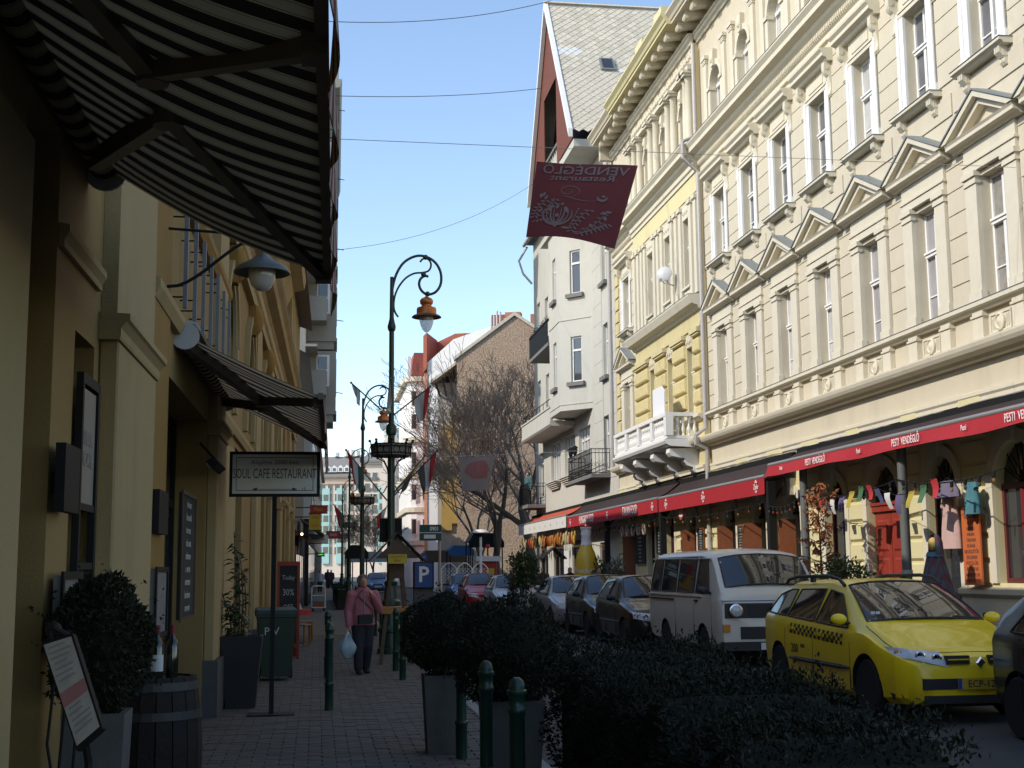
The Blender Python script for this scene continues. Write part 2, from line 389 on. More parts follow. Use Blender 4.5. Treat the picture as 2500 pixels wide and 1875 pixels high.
def arch_parts():
    P_ = []
    x = .17; hw = .46; zs, z0 = 15.2, 14.02
    fr = MB(); f = .05
    fr.box(x, x + .05, -hw, -hw + f, z0, zs).box(x, x + .05, hw - f, hw, z0, zs).box(x, x + .05, -hw + f, hw - f, z0, z0 + f)
    fr.box(x - .04, x + .05, -hw + f, hw - f, zs - .05, zs + .04).box(x - .02, x + .05, -.04, .04, z0 + f, zs - .05).box(x, x + .04, -.02, .02, zs + .04, zs + hw - .03)
    arch_ring(0, zs, hw - f, hw, x, x + .05, 12, m=fr)
    fr.box(x + .005, x + .04, -hw + f, -.04, 14.48, 14.505).box(x + .005, x + .04, .04, hw - f, 14.48, 14.505)
    P_.append(('frame', fr.mesh('window_frame', M_white)))
    for a, b in ((-hw + f, -.04), (.04, hw - f)): P_.append(('pane', MB().box(x + .03, x + .036, a, b, z0 + f, zs - .05).mesh('pane', M_pane)))
    n = 12; P_.append(('pane', MB().prism([((hw - f) * cos(pi * k / n), zs + .04 + (hw - f - .02) * sin(pi * k / n)) for k in range(n + 1)], 'x', x + .03, x + .036).mesh('pane', M_pane)))
    m = arch_ring(0, zs, .465, .62, -.06, -.003, 14); P_.append(('archivolt', m.mesh('archivolt', M_trim)))
    for s in (-1, 1):
        a, b = sorted((s * .465, s * .66))
        m = MB().box(-.05, -.003, a, b, 13.9, 15.1).box(-.09, .12, a - .03, b + .03, 15.1, 15.2); P_.append(('impost', m.mesh('impost', M_trim)))
        a, b = sorted((s * .72, s * .98))
        m = MB().box(-.07, -.003, a, b, 13.9, 16.0).box(-.09, -.003, a - .02, b + .02, 16.0, 16.05).box(-.13, -.003, a - .06, b + .06, 16.12, 16.22).box(-.10, -.003, a - .03, b + .03, 16.05, 16.12)
        P_.append(('pilaster', m.mesh('pilaster', M_trim)))
    m = MB().prism([(-.09, 15.62), (.09, 15.62), (.14, 16.1), (-.14, 16.1)], 'x', -.13, -.003); m.ball((-.12, 0, 15.85), .07, .08, .14, 8, 6)
    P_.append(('keystone', m.mesh('keystone', M_trim, True, 50)))
    return P_
WR = random.Random(19)
PANES = [None, mat('curtained_pane', (.46, .45, .43), .06, var=.5, scale=2.2, spec=.9, streak=.2), mat('dim_pane', (.12, .12, .13), .05, var=.5, scale=1.7, spec=.9), mat('lace_pane', (.25, .235, .21), .08, var=.6, scale=6, spec=.9)]
def place_window(proto, parent, y, x=0.0, nm='window'):
    n = node(nm, parent, (x, yl(y), 0))
    k = WR.choice((0, 0, 1, 1, 2, 3, 3))
    for e in proto:
        o = link(e[0], e[1], n, e[2] if len(e) > 2 else None)
        if e[0] == 'pane' and k: o.material_slots[0].link = 'OBJECT'; o.material_slots[0].material = PANES[k]
    return n
F1, F2, F3 = ped_parts(), hood_parts(), arch_parts()
for y in BAYS + [FARB]:
    place_window(F1, CB, y); place_window(F2, CB, y)
for y in BAYS: place_window(F3, CB, y)

# wing walls with real openings
W = MB()
def wing(y0, y1, bays):
    holes = []
    for y in bays:
        holes += [(yl(y) - .45, yl(y) + .45, 5.98, 8.1), (yl(y) - .46, yl(y) + .46, 10.04, 12.0)]
        holes += [(yl(y) - .46, yl(y) + .46, 14.02, 15.66)]
    wall_plane((0, 0, 0), (0, 1, 0), (0, 0, 1), (yl(y0), yl(y1)), (4.3, 17.0), holes, .3, (-1, 0, 0), W)
    for y in bays: arch_fill(W, yl(y), .46, 15.2, 15.66, -.001)
wing(RIS[1], 47.3, [FARB]); W.build('wall', M_cream, CB); W = MB()
wing(13.5, RIS[0], BAYS)
wall = W.build('wall', M_cream, CB)
# plaster courses between the windows: one block each, with open joints
def courses(y0, y1, z0, z1, step=.42, xw=-.003):
    for k in range(int(round((z1 - z0) / step))):
        a, b = z0 + k * step + .011, z0 + (k + 1) * step - .011
        key = ('blk', round(y1 - y0, 3), round(b - a, 3))
        if key not in MATS: MATS[key] = MB().box(-.022, 0, -(y1 - y0) / 2 + .011, (y1 - y0) / 2 - .011, 0, b - a).mesh('plaster_block', M_cream)
        link('plaster_block', MATS[key], wall, T(xw, yl((y0 + y1) / 2), a))
seq = BAYS
for i in range(len(seq)):
    a = seq[i] + .85; b = (seq[i + 1] - .85) if i + 1 < len(seq) else RIS[0] - .02
    courses(a, b, 5.99, 8.93); 
    a2 = seq[i] + .74; b2 = (seq[i + 1] - .74) if i + 1 < len(seq) else RIS[0] - .02
    courses(a2, b2, 10.07, 13.01)
courses(RIS[1] + .03, FARB - .86, 5.99, 8.93); courses(RIS[1] + .03, FARB - .75, 10.07, 13.01)
courses(FARB + .74, 46.55, 10.07, 13.01)
for y in seq: courses(y - 1.2, y + 1.2, 9.45, 9.87, .42)

def run(name, prof, y0, y1, m, x=0.0, par=CB):
    return MB().prism([(p[0] + x, p[1]) for p in prof], 'y', yl(y0), yl(y1)).build(name, m, par)
LEDGE = [(-.003, 5.80), (-.10, 5.80), (-.13, 5.85), (-.19, 5.87), (-.19, 5.94), (-.003, 5.96)]
STRG = [(-.003, 4.98), (-.10, 5.0), (-.14, 5.06), (-.30, 5.10), (-.34, 5.16), (-.36, 5.22), (-.36, 5.25), (-.003, 5.26)]
BAND = [(-.003, 4.31), (-.06, 4.31), (-.06, 4.38), (-.09, 4.42), (-.09, 4.48), (-.003, 4.5)]
BIGC = [(-.003, 13.05), (-.07, 13.05), (-.07, 13.16), (-.12, 13.2), (-.12, 13.34), (-.22, 13.42), (-.25, 13.5), (-.42, 13.56), (-.42, 13.68), (-.50, 13.78), (-.50, 13.82), (-.003, 13.9)]
for a, b in ((13.5, RIS[0]), (RIS[1], 47.28)):
    run('ledge', LEDGE, a, b, M_trim); run('string_cornice', STRG, a, b, M_trim); run('band', BAND, a, b, M_trim); run('storey_cornice', BIGC, a, b, M_trim)
    dm = MB()
    y = a + .1
    while y < b - .1: dm.box(-.165, -.122, yl(y), yl(y) + .05, 13.22, 13.32); y += .1
    dm.build('dentils', M_trim, CB)['kind'] = 'stuff'
    run('ledge_flashing', [(-.003, 5.963), (-.2, 5.945), (-.2, 5.955), (-.003, 5.973)], a, b, M_lead)
    run('cornice_flashing', [(-.003, 13.902), (-.51, 13.825), (-.51, 13.84), (-.003, 13.915)], a, b, M_lead)
# ---- the yellow centre part, a hand's breadth proud, with its white balcony
RW = MB(); holes = []
for y in RB: holes += [(yl(y) - .36, yl(y) + .36, 5.6, 8.05), (yl(y) - .38, yl(y) + .38, 9.87, 11.93), (yl(y) - .40, yl(y) + .40, 14.0, 15.55)]
wall_plane((RX, 0, 0), (0, 1, 0), (0, 0, 1), (yl(RIS[0]), yl(RIS[1])), (4.3, 9.4), [h for h in holes if h[3] < 9], .3, (-1, 0, 0), RW)
for y in RIS: RW.add([(RX, yl(y), 4.3), (0, yl(y), 4.3), (0, yl(y), 17.0), (RX, yl(y), 17.0)], [(0, 1, 2, 3)])
RW.build('wall', M_yel, CB)
RW2 = MB(); wall_plane((RX, 0, 0), (0, 1, 0), (0, 0, 1), (yl(RIS[0]), yl(RIS[1])), (9.4, 17.0), [h for h in holes if h[3] > 9], .3, (-1, 0, 0), RW2)
for y in RB: arch_fill(RW2, yl(y), .40, 15.15, 15.55, RX - .001)
RW2.build('wall', M_cream, CB)
run('yellow_frieze', [(RX - .003, 12.5), (RX - .03, 12.5), (RX - .03, 13.04), (RX - .003, 13.04)], RIS[0] + .05, RIS[1] - .05, M_yel2)
def ris_window(kind, hw, z0, z1, ztr):
    P_ = casement(kind, hw, z0, z1, ztr, None, pane=M_pane); return P_
R1, R2 = ris_window('r1', .36, 5.6, 8.05, 7.3), ris_window('r2', .38, 9.87, 11.93, 11.1)
m = MB().box(-.03, -.003, -.36, .36, 8.05, 8.4)
for k in range(5): m.ball((-.035, -.26 + k * .13, 8.2 + .05 * (k % 2)), .045, .06, .07, 6, 5)
R1.append(('relief', m.mesh('relief', M_cream, True)))
m = MB().box(-.1, .02, -.44, .44, 9.80, 9.87).box(-.03, -.003, -.36, .36, 9.45, 9.78)
for k in range(7): m.ball((-.035, -.28 + k * .093, 9.6 + .05 * (k % 2)), .03, .045, .06, 6, 5)
R2.append(('sill', m.mesh('sill', M_trim, True, 40)))
m = MB().box(-.03, -.003, -.38, .38, 11.95, 12.36)
for k in range(6): m.ball((-.035, -.28 + k * .11, 12.15 + .05 * (k % 2)), .03, .05, .08, 6, 5)
R2.append(('relief', m.mesh('relief', M_trim, True, 40)))
R3 = []
for e in F3:
    if e[0] in ('frame', 'pane', 'archivolt', 'keystone'):
        me = e[1].copy(); me.transform(Matrix.Translation((0, 0, 15.15)) @ Matrix.Diagonal((1, .87, .87, 1)) @ Matrix.Translation((0, 0, -15.2))); R3.append((e[0], me))
for y in RB:
    place_window(R1, CB, y, RX); place_window(R2, CB, y, RX); place_window(R3, CB, y, RX)
# rough quoin blocks on the yellow piers of the first floor
piers = [(35.9, 36.62), (37.5, 38.8), (39.7, 41.0), (41.9, 43.7)]
for a, b in piers:
    zz = 5.75
    for k in range(5):
        key = ('rq', round(b - a, 2))
        if key not in MATS:
            MATS[key] = MB().loft([[(0, -(b - a) / 2, 0), (0, (b - a) / 2, 0), (0, (b - a) / 2, .45), (0, -(b - a) / 2, .45)],
                                   [(-.075, -(b - a) / 2 + .02, .03), (-.075, (b - a) / 2 - .02, .03), (-.075, (b - a) / 2 - .02, .42), (-.075, -(b - a) / 2 + .02, .42)],
                                   [(-.10, -(b - a) / 2 + .06, .07), (-.10, (b - a) / 2 - .06, .07), (-.10, (b - a) / 2 - .06, .38), (-.10, -(b - a) / 2 + .06, .38)]]).mesh('rough_block', M_yrough)
        link('rough_block', MATS[key], CB, T(RX - .003, yl((a + b) / 2), zz)); zz += .5
    MB().box(RX - .12, RX - .003, yl(a) - .01, yl(b) + .01, 8.27, 8.33).box(RX - .16, RX - .003, yl(a) - .05, yl(b) + .05, 8.33, 8.46).build('capital', M_yel, CB)
# yellow quoins at the far corner of the house
_q = MB().box(-.05, -.004, -.26, .26, 0, .36).mesh('quoin', M_yrough)
for k in range(16): link('quoin', _q, CB, T(0, yl(46.95), 5.6 + k * .46))
# second floor pilaster strips
for y in (36.05, 36.55, 37.65, 38.15, 38.65, 39.85, 40.35, 40.8, 42.05, 42.5, 43.0, 43.5):
    MB().box(RX - .07, RX - .003, yl(y) - .13, yl(y) + .13, 9.5, 12.28).box(RX - .12, RX - .003, yl(y) - .17, yl(y) + .17, 12.28, 12.40).build('pilaster', M_trim, CB)
# third floor half columns with capitals
for y in (36.1, 36.4, 37.8, 38.45, 39.95, 40.65, 42.15, 42.9, 43.45):
    q = MB().lathe([(.16, 13.9), (.16, 14.0), (.12, 14.03), (.125, 14.8), (.108, 15.9), (.13, 15.93), (.13, 15.97), (.115, 16.0)], 14, (RX - .10, yl(y), 0))
    q.box(RX - .30, RX - .003, yl(y) - .18, yl(y) + .18, 16.0, 16.08).box(RX - .34, RX - .003, yl(y) - .22, yl(y) + .22, 16.08, 16.17).build('half_column', M_trim, CB, True, 40)
run('architrave', [(RX - .003, 16.17), (RX - .2, 16.17), (RX - .2, 16.3), (RX - .24, 16.34), (RX - .003, 16.36)], *RIS, M_trim)
SHIFT = [(p[0] + RX, p[1]) for p in BIGC]
run('storey_cornice', BIGC, RIS[0] - .03, RIS[1] + .03, M_trim, RX)
run('cornice_flashing', [(-.003, 13.902), (-.51, 13.825), (-.51, 13.84), (-.003, 13.915)], RIS[0] - .03, RIS[1] + .03, M_lead, RX)
RC = [(-.003, 8.5), (-.05, 8.5), (-.05, 8.62), (-.003, 8.64)]
run('moulding', RC, *RIS, M_yel, RX)
LOWC = [(-.003, 8.98), (-.08, 9.0), (-.12, 9.08), (-.30, 9.14), (-.36, 9.26), (-.40, 9.34), (-.40, 9.38), (-.003, 9.42)]
run('storey_cornice', LOWC, RIS[0] - .05, RIS[1] + .05, M_trim, RX)
run('cornice_flashing', [(-.003, 9.422), (-.41, 9.385), (-.41, 9.4), (-.003, 9.435)], RIS[0] - .05, RIS[1] + .05, M_lead, RX)
for p, nm in ((LEDGE, 'ledge'), (STRG, 'string_cornice'), (BAND, 'band')): run(nm, p, RIS[0] - .03, RIS[1] + .03, M_trim, RX)
# ---- crowning cornice with its row of consoles
CORN = [(-.003, 16.98), (-.07, 16.98), (-.07, 17.06), (-.13, 17.1), (-.13, 17.2), (-.17, 17.22), (-.17, 17.28), (-.003, 17.3)]
TOPC = [(-.003, 17.55), (-.80, 17.55), (-.80, 17.62), (-.84, 17.64), (-.88, 17.72), (-.98, 17.82), (-.98, 17.88), (-.003, 17.95)]
MB().prism([(p[0], p[1]) for p in CORN], 'y', yl(13.5), yl(RIS[0])).build('crown_moulding', M_trim, CB)
MB().prism([(p[0] + RX, p[1]) for p in CORN], 'y', yl(RIS[0]), yl(RIS[1])).build('crown_moulding', M_trim, CB)
MB().prism([(p[0], p[1]) for p in CORN], 'y', yl(RIS[1]), yl(47.28)).build('crown_moulding', M_trim, CB)
MB().prism([(p[0], p[1]) for p in TOPC], 'y', yl(13.5), yl(RIS[0])).build('crown_cornice', M_cream, CB)
MB().prism([(p[0] + RX, p[1]) for p in TOPC], 'y', yl(RIS[0]), yl(RIS[1])).build('crown_cornice', M_yel2, CB)
MB().prism([(p[0], p[1]) for p in TOPC], 'y', yl(RIS[1]), yl(47.28)).build('crown_cornice', M_cream, CB)
MB().box(-.003, 0.2, yl(13.5), yl(47.28), 17.0, 17.9).build('attic', M_cream, CB)
cpr = [(0, -.02), (-.06, -.02), (-.10, .04), (-.09, .10), (-.2, .12), (-.42, .10), (-.55, .04), (-.62, .05), (-.66, .12), (-.64, .22), (-.64, .27), (0, .27)]
q = MB().prism(cpr, 'y', -.13, .13)
for s in (-.14, .14): 
    r_ = MB().lathe([(.075, -.012), (.075, .012)], 10); r_.xf(Matrix.Translation((-.585, s, .11)) @ Matrix.Rotation(R(90), 4, 'X')); q.add(r_.v, r_.f)
_cm = q.mesh('console', M_trim, True, 40)
y = 25.0
while y < 47.2:
    x = RX if RIS[0] < y < RIS[1] else 0
    link('console', _cm, CB, T(x - .01, yl(y), 17.28)); y += .77
# leaf relief band under the crown
q = MB()
for k in range(52):
    yy = yl(36.05 + k * .143); q.ball((RX - .02, yy, 16.68 + .05 * (k % 2)), .035, .075, .10, 6, 5); q.ball((RX - .02, yy + .06, 16.8 - .09 * (k % 2)), .03, .035, .05, 6, 4)
q.build('leaf_relief', M_trim, CB, True, 60)['kind'] = 'stuff'
# roof
MB().add([(-.9, yl(13.5), 17.96), (-.9, yl(47.3), 17.96), (5.0, yl(47.3), 23.2), (5.0, yl(13.5), 23.2), (12, yl(13.5), 17.96), (12, yl(47.3), 17.96)], [(0, 1, 2, 3)[::-1], (3, 2, 5, 4)[::-1], (1, 5, 2)]).build('roof', M_slate, CB)
MB().box(-.5, 12, yl(47.2), yl(47.45), 17, 18.2).build('fire_wall', M_cream, CB)
for y in (33.5, 36.4, 38.8):
    MB().box(-.95, -.5, yl(y), yl(y) + .9, 18.0, 18.35).build('snow_board', M_yel2, CB)
# mass of the house behind its street wall (so light does not leak)
MB().box(.32, 12, yl(13.5), yl(47.25), 0, 17.5).build('core', M_dark, CB)
# ---- balcony
BN = node('balcony', CB, (RX, yl(39.7), 0))
b0, b1, bd = -3.35, 3.35, -1.0
MB().prism([(0, 5.02), (bd + .12, 5.06), (bd, 5.12), (bd - .05, 5.2), (bd - .05, 5.26), (0, 5.28)], 'y', b0, b1).build('slab', M_white, BN)
MB().box(bd + .02, bd + .20, b0 + .02, b1 - .02, 5.282, 5.36).box(bd + .2, -.003, b0 + .02, b0 + .18, 5.282, 5.36).box(bd + .2, -.003, b1 - .18, b1 - .02, 5.282, 5.36).build('plinth', M_white, BN)
MB().box(bd - .01, bd + .22, b0, b1, 5.92, 6.03).box(bd + .22, -.003, b0, b0 + .2, 5.92, 6.03).box(bd + .22, -.003, b1 - .2, b1, 5.92, 6.03).build('rail', M_white, BN)
bal = MB().lathe([(.05, 5.362), (.05, 5.40), (.032, 5.42), (.06, 5.52), (.062, 5.56), (.03, 5.68), (.028, 5.72), (.045, 5.74), (.055, 5.82), (.035, 5.88), (.05, 5.89), (.05, 5.918)], 10).mesh('baluster', M_white, True)
pil = MB().box(-.11, .11, -.13, .13, 5.362, 5.918).mesh('pedestal', M_white)
for yy in (b0 + .12, b0 + 1.7, 0, b1 - 1.7, b1 - .12): link('pedestal', pil, BN, T(bd + .11, yy, 0))
for k in range(4):
    a = [b0 + .25, b0 + 1.85, .15, b1 - 1.57][k]
    for i in range(7): link('baluster', bal, BN, T(bd + .11, a + .1 + i * .19, 0))
for s in (b0 + .1, b1 - .1):
    for i in range(4): link('baluster', bal, BN, T(-.12 - i * .17, s, 0))
bc = MB().prism([(0, 0), (-.10, .0), (-.16, .06), (-.16, .14), (-.34, .20), (-.42, .3), (-.40, .40), (-.78, .46), (-.86, .56), (-.84, .68), (0, .70)], 'y', -.19, .19).mesh('corbel', M_white)
for yy in (b0 + .4, -1.1, 1.1, b1 - .4): link('corbel', bc, BN, T(0, yy, 4.32))
sb = MB().prism([(-1.15, 6.05), (.2, 6.05), (.2, 7.0), (-.8, 7.0), (-1.15, 6.8)], 'x', bd + .3, bd + .34); sb.xf(Matrix.Translation((0, -1.0, 0)))
tag(MB().add([(p[0] + XF + RX, p[1] + 39.7, p[2]) for p in sb.v], sb.f).build('white_board', mat('white_board_plastic', (.72, .72, .73), .5, var=.05)), 'white cut-corner board standing on the white stone balcony', 'board')
# ---- drain pipe with clamps
def pipe(parent, x, y, zs, r=.065):
    q = MB(); q.tube([(x, y, z) for z in zs], r, 10); 
    z = zs[0] + .8
    while z < zs[-1]: q.lathe([(r + .012, z), (r + .012, z + .05)], 10, (x, y, 0)); z += 2.1
    return q
pp = pipe(CB, -.14, yl(35.72), [.0, 4.9]); pp.build('drain_pipe', M_zinc, CB, True)
pp = MB(); 
pp.tube([(-.14, yl(35.72), 4.9), (-.46, yl(35.72), 5.05), (-.46, yl(35.72), 5.3), (-.16, yl(35.72), 5.5), (-.16, yl(35.72), 9), (-.16, yl(35.72), 13.0), (-.60, yl(35.72), 13.4), (-.60, yl(35.72), 13.9), (-.20, yl(35.72), 14.1), (-.20, yl(35.72), 16.9)], .065, 10)
pp.build('drain_pipe', M_zinc, CB, True)
# satellite dish
DS = thing('satellite_dish', 'white satellite dish on the wall of the yellow centre part', 'satellite dish', (XF + RX - .12, 38.2, 10.35))
q = MB().lathe([(.0, .04), (.11, .03), (.20, .004), (.24, -.02), (.243, -.03), (.20, -.008), (.11, .018), (0, .03)], 24); q.xf(Matrix.Translation((-.34, -.12, .15)) @ Matrix.Rotation(R(-70), 4, 'Y') @ Matrix.Rotation(R(58), 4, 'X')); q.build('dish', mat('dish_white', (.50, .50, .49), .5, var=.05), DS, True)
MB().tube([(-.003, 0, -.2), (-.2, -.05, -.15), (-.3, -.1, .12)], .02, 6).build('mount', M_zinc, DS)
MB().tube([(-.32, -.15, -.18), (-.55, -.48, -.14)], .012, 6).box(-.60, -.52, -.54, -.46, -.18, -.1).build('receiver_arm', M_zinc, DS)
# ---------------------------------------------------------------- ground floor of the cream house
GF_OPEN = [  # centre, half width, bottom, springing, kind
    (16.95, .62, 1.3, 2.95, 'window'), (19.42, .72, 1.3, 2.85, 'window'), (21.95, .58, .1, 2.95, 'shop'), (24.41, .76, .1, 2.8, 'red_door'), (26.84, .55, 1.3, 2.9, 'window'),
    (29.3, .42, .1, 2.85, 'door'), (31.68, .46, .1, 2.85, 'door'), (34.05, .44, .1, 2.85, 'door'),
    (37.7, .42, .1, 2.85, 'door'), (40.2, .5, .1, 2.85, 'shop'), (42.6, .5, 1.0, 2.85, 'window'), (45.2, .45, .1, 2.85, 'door')]
G = MB(); holes = [(yl(c) - h, yl(c) + h, b, s + h) for c, h, b, s, k in GF_OPEN]
wall_plane((-.02, 0, 0), (0, 1, 0), (0, 0, 1), (yl(13.5), yl(47.28)), (0, 4.3), holes, .3, (-1, 0, 0), G)
for c, h, b, s, k in GF_OPEN: arch_fill(G, yl(c), h, s, s + h, -.021, 14, .3)
gfw = G.build('ground_floor_wall', M_yel2, CB)
M_stone = mat('sandstone', (.52, .46, .33), .9, var=.12, scale=7, bump=.3, bscale=40, dirt=(.32, .28, .21), dscale=2)
for c, h, b, s, k in GF_OPEN:
    m = arch_ring(yl(c), s, h + .002, h + .20, -.075, -.021, 16)
    m.build('arch_moulding', M_trim, CB)
    for sgn in (-1, 1):
        a, b2 = sorted((yl(c) + sgn * (h + .002), yl(c) + sgn * (h + .2)))
        MB().box(-.07, -.021, a, b2, max(b, .9), s - .002).build('jamb', M_trim, CB)
    MB().prism([(yl(c) - .09, s + h - .02), (yl(c) + .09, s + h - .02), (yl(c) + .13, s + h + .36), (yl(c) - .13, s + h + .36)], 'x', -.16, -.021).build('keystone', M_trim, CB)
# block work on the piers, each block proud with a shadowed lower edge
def pier_block(w, h=.37):
    key = ('pb', round(w, 2), round(h, 2))
    if key not in MATS:
        MATS[key] = MB().loft([[(0, -w / 2, 0), (0, w / 2, 0), (0, w / 2, h), (0, -w / 2, h)], [(-.05, -w / 2 + .05, .05), (-.05, w / 2 - .05, .05), (-.05, w / 2 - .05, h - .03), (-.05, -w / 2 + .05, h - .03)]]).mesh('pier_block', M_yel2)
    return MATS[key]
ed = [13.5] + [e for c, h, b, s, k in GF_OPEN for e in (c - h - .2, c + h + .2)] + [47.2]
for i in range(0, len(ed), 2):
    a, b = ed[i], ed[i + 1]
    if b - a < .25: continue
    for k in range(8): link('pier_block', pier_block(min(b - a, 1.5)), gfw, T(-.024, yl((a + b) / 2), 1.27 + k * .41))
LED = [(-.021, 1.06), (-.09, 1.06), (-.15, 1.12), (-.15, 1.2), (-.021, 1.24)]
solid = [(13.5, 21.35), (22.55, 23.62), (25.2, 28.86), (29.75, 31.2), (32.16, 33.6), (34.5, 37.26), (38.14, 39.68), (40.72, 44.7), (45.7, 47.2)]
for a, b in solid:
    run('plinth_ledge', LED, a, b, M_stone); MB().box(-.08, -.021, yl(a), yl(b), .1, 1.058).build('plinth', M_stone, CB)
# what fills the openings
def panel_door(parent, c, h, s, m, x=.10):
    d = node('door', parent, (x, yl(c), 0))
    for sg in (-1, 1):
        a, b = sorted((sg * .01, sg * (h - .03)))
        lf = MB().box(0, .05, a, b, .12, s - .14)
        for z0, z1 in ((.3, .85), (.98, 1.75), (1.88, s - .3)):
            lf.loft([[(-.001, a + .1, z0), (-.001, b - .1, z0), (-.001, b - .1, z1), (-.001, a + .1, z1)], [(-.03, a + .14, z0 + .04), (-.03, b - .14, z0 + .04), (-.03, b - .14, z1 - .04), (-.03, a + .14, z1 - .04)]])
        lf.build('leaf', m, d)
    MB().box(-.06, .06, -h, h, s - .14, s - .02).box(-.09, .06, -h, h, s - .02, s + .04).build('transom', m, d)
    n = 12; MB().prism([((h - .01) * cos(pi * k / n), s + .04 + (h - .04) * sin(pi * k / n)) for k in range(n + 1)], 'x', .03, .04).build('fanlight', M_pane2, d)
    q = MB()
    for k in range(1, 6): a = pi * k / 6; q.tube([(-.0, 0, s + .05), (-.0, (h - .05) * cos(a), s + .05 + (h - .05) * sin(a))], .012, 5)
    for rr in (.35, .7): q.tube([(0, h * rr * cos(pi * k / 12), s + .05 + h * rr * sin(pi * k / 12)) for k in range(13)], .012, 5)
    q.build('grille', M_black, d)
    return d
for c, h, b, s, k in GF_OPEN:
    if k == 'red_door': panel_door(CB, c, h, s, M_wood_red)
    elif k == 'door':
        d = node('door', CB, (.12, yl(c), 0))
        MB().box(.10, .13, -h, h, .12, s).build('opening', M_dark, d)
        lf = MB().box(-.34, -.30, 0, h * .95, .12, s - .15); lf.xf(Matrix.Translation((0, h - .05, 0)) @ Matrix.Rotation(R(70), 4, 'Z') @ Matrix.Translation((.32, 0, 0)))
        lf.build('leaf', M_wood_or, d)
        n = 12; MB().prism([((h - .01) * cos(pi * q / n), s + .01 + (h - .02) * sin(pi * q / n)) for q in range(n + 1)], 'x', 0, .02).build('fanlight', M_pane2, d)
        q = MB()
        for j in range(1, 7): a = pi * j / 7; q.tube([(-.02, .1 * cos(a), s + .02), (-.02, (h - .03) * cos(a), s + .02 + (h - .03) * sin(a))], .011, 5)
        q.box(-.04, .03, -h, h, s - .04, s + .02).build('grille', M_black, d)
    else:
        d = node('shop_window', CB, (.12, yl(c), 0))
        MB().box(.02, .03, -h, h, b, s).build('pane', M_pane2, d)
        n = 12; MB().prism([((h - .01) * cos(pi * q / n), s + .01 + (h - .02) * sin(pi * q / n)) for q in range(n + 1)], 'x', .02, .03).build('fanlight', M_pane2, d)
        f = MB().box(-.02, .018, -h, -h + .07, b, s).box(-.02, .018, h - .07, h, b, s).box(-.02, .018, -h, h, s - .03, s + .05)
        if k == 'window': f.box(-.02, .018, -h + .07, h - .07, b, b + .08)
        f.build('frame', mat('dark_red_frame_paint', (.10, .02, .022), .5, var=.2), d)
        q = MB()
        for j in range(1, 8): a = pi * j / 8; q.tube([(-.02, .12 * cos(a), s + .06), (-.02, (h - .04) * cos(a + .1 * (j % 2)), s + .06 + (h - .06) * sin(a))], .012, 5)
        q.build('grille', M_black, d)
# red curtain inside the near shop window
MB().grid(lambda u, v: (.13 + .03 * sin(u * 30), yl(18.72 + u * .85), 1.35 + v * 1.75), 40, 2).build('curtain', mat('wine_red_curtain', (.16, .012, .014), .9, var=.2), CB)
# cables along the band
q = MB()
for r_ in range(3):
    q.tube([(-.12 - .01 * r_, yl(13.6 + k * .7), 4.29 - .03 * r_ - .025 * (k % 3) * random.random()) for k in range(48)], .012, 5)
q.build('cables', mat('grey_cable', (.22, .20, .18), .7, var=.2), CB)

# ---------------------------------------------------------------- red canopies
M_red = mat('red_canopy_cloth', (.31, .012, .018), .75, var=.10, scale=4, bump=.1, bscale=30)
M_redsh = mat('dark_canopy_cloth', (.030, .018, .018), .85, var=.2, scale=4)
M_lett = mat('white_lettering', (.75, .74, .72), .6, var=.03)
M_alu = mat('grey_aluminium', (.38, .37, .35), .4, metal=.6, var=.1, scale=12)
def mtxt(x, y, z, rx=90):
    """text facing the street (-x), reading from far to near"""
    return Matrix.Translation((x, y, z)) @ Matrix.Rotation(R(-90), 4, 'Z') @ Matrix.Rotation(R(90), 4, 'X')
def canopy(label, y0, y1, zt, zb, xf=-.80, texts=(), m=None, mf=None, wave=.0, tilt=0.0, name='canopy', zw=4.27, roofm=None):
    m = m or M_red; c = (y0 + y1) / 2; h = (y1 - y0) / 2
    t = thing(name, label, 'canopy', (XF, c, zb), 0, 'canopies along the sunny facade')
    zt_, zw_ = zt - zb, zw - zb
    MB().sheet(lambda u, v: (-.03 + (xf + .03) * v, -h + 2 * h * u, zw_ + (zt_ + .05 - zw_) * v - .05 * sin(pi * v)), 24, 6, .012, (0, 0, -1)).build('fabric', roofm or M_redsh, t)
    MB().box(-.15, -.025, -h, h, zw_ - .14, zw_ + .03).build('cassette', M_black, t)
    q = MB(); q.tube([(xf, -h, zt_ + .03), (xf, h, zt_ + .03)], .045, 10); q.build('front_bar', M_alu, t, True)
    MB().sheet(lambda u, v: (xf - .03 - tilt * (1 - v) - wave * sin(u * h * 5.2) * (1 - v), -h + 2 * h * u, zt_ * v - .004 + wave * .5 * sin(u * h * 3.1) * (1 - v)), max(24, int(h * 14)), 5, .006, (1, 0, 0)).build('valance', m, t)
    for s in (-h + .25, h - .25):
        q = MB(); q.bar((-.08, s, zw_ - .1), (-.45, s * .86, zt_ + .12), .05, .05).bar((-.45, s * .86, zt_ + .12), (xf + .02, s, zt_ + .03), .045, .045); q.build('arm', M_black, t)
    for y, txt, sz, mm in texts:
        dx = -.045 - tilt * .5 - wave
        me = text_mesh(txt, sz, mtxt(xf + dx, y - c, zt_ * .5), .002, sx=.72); me.materials.append(mm); link('lettering', me, t)
    return t
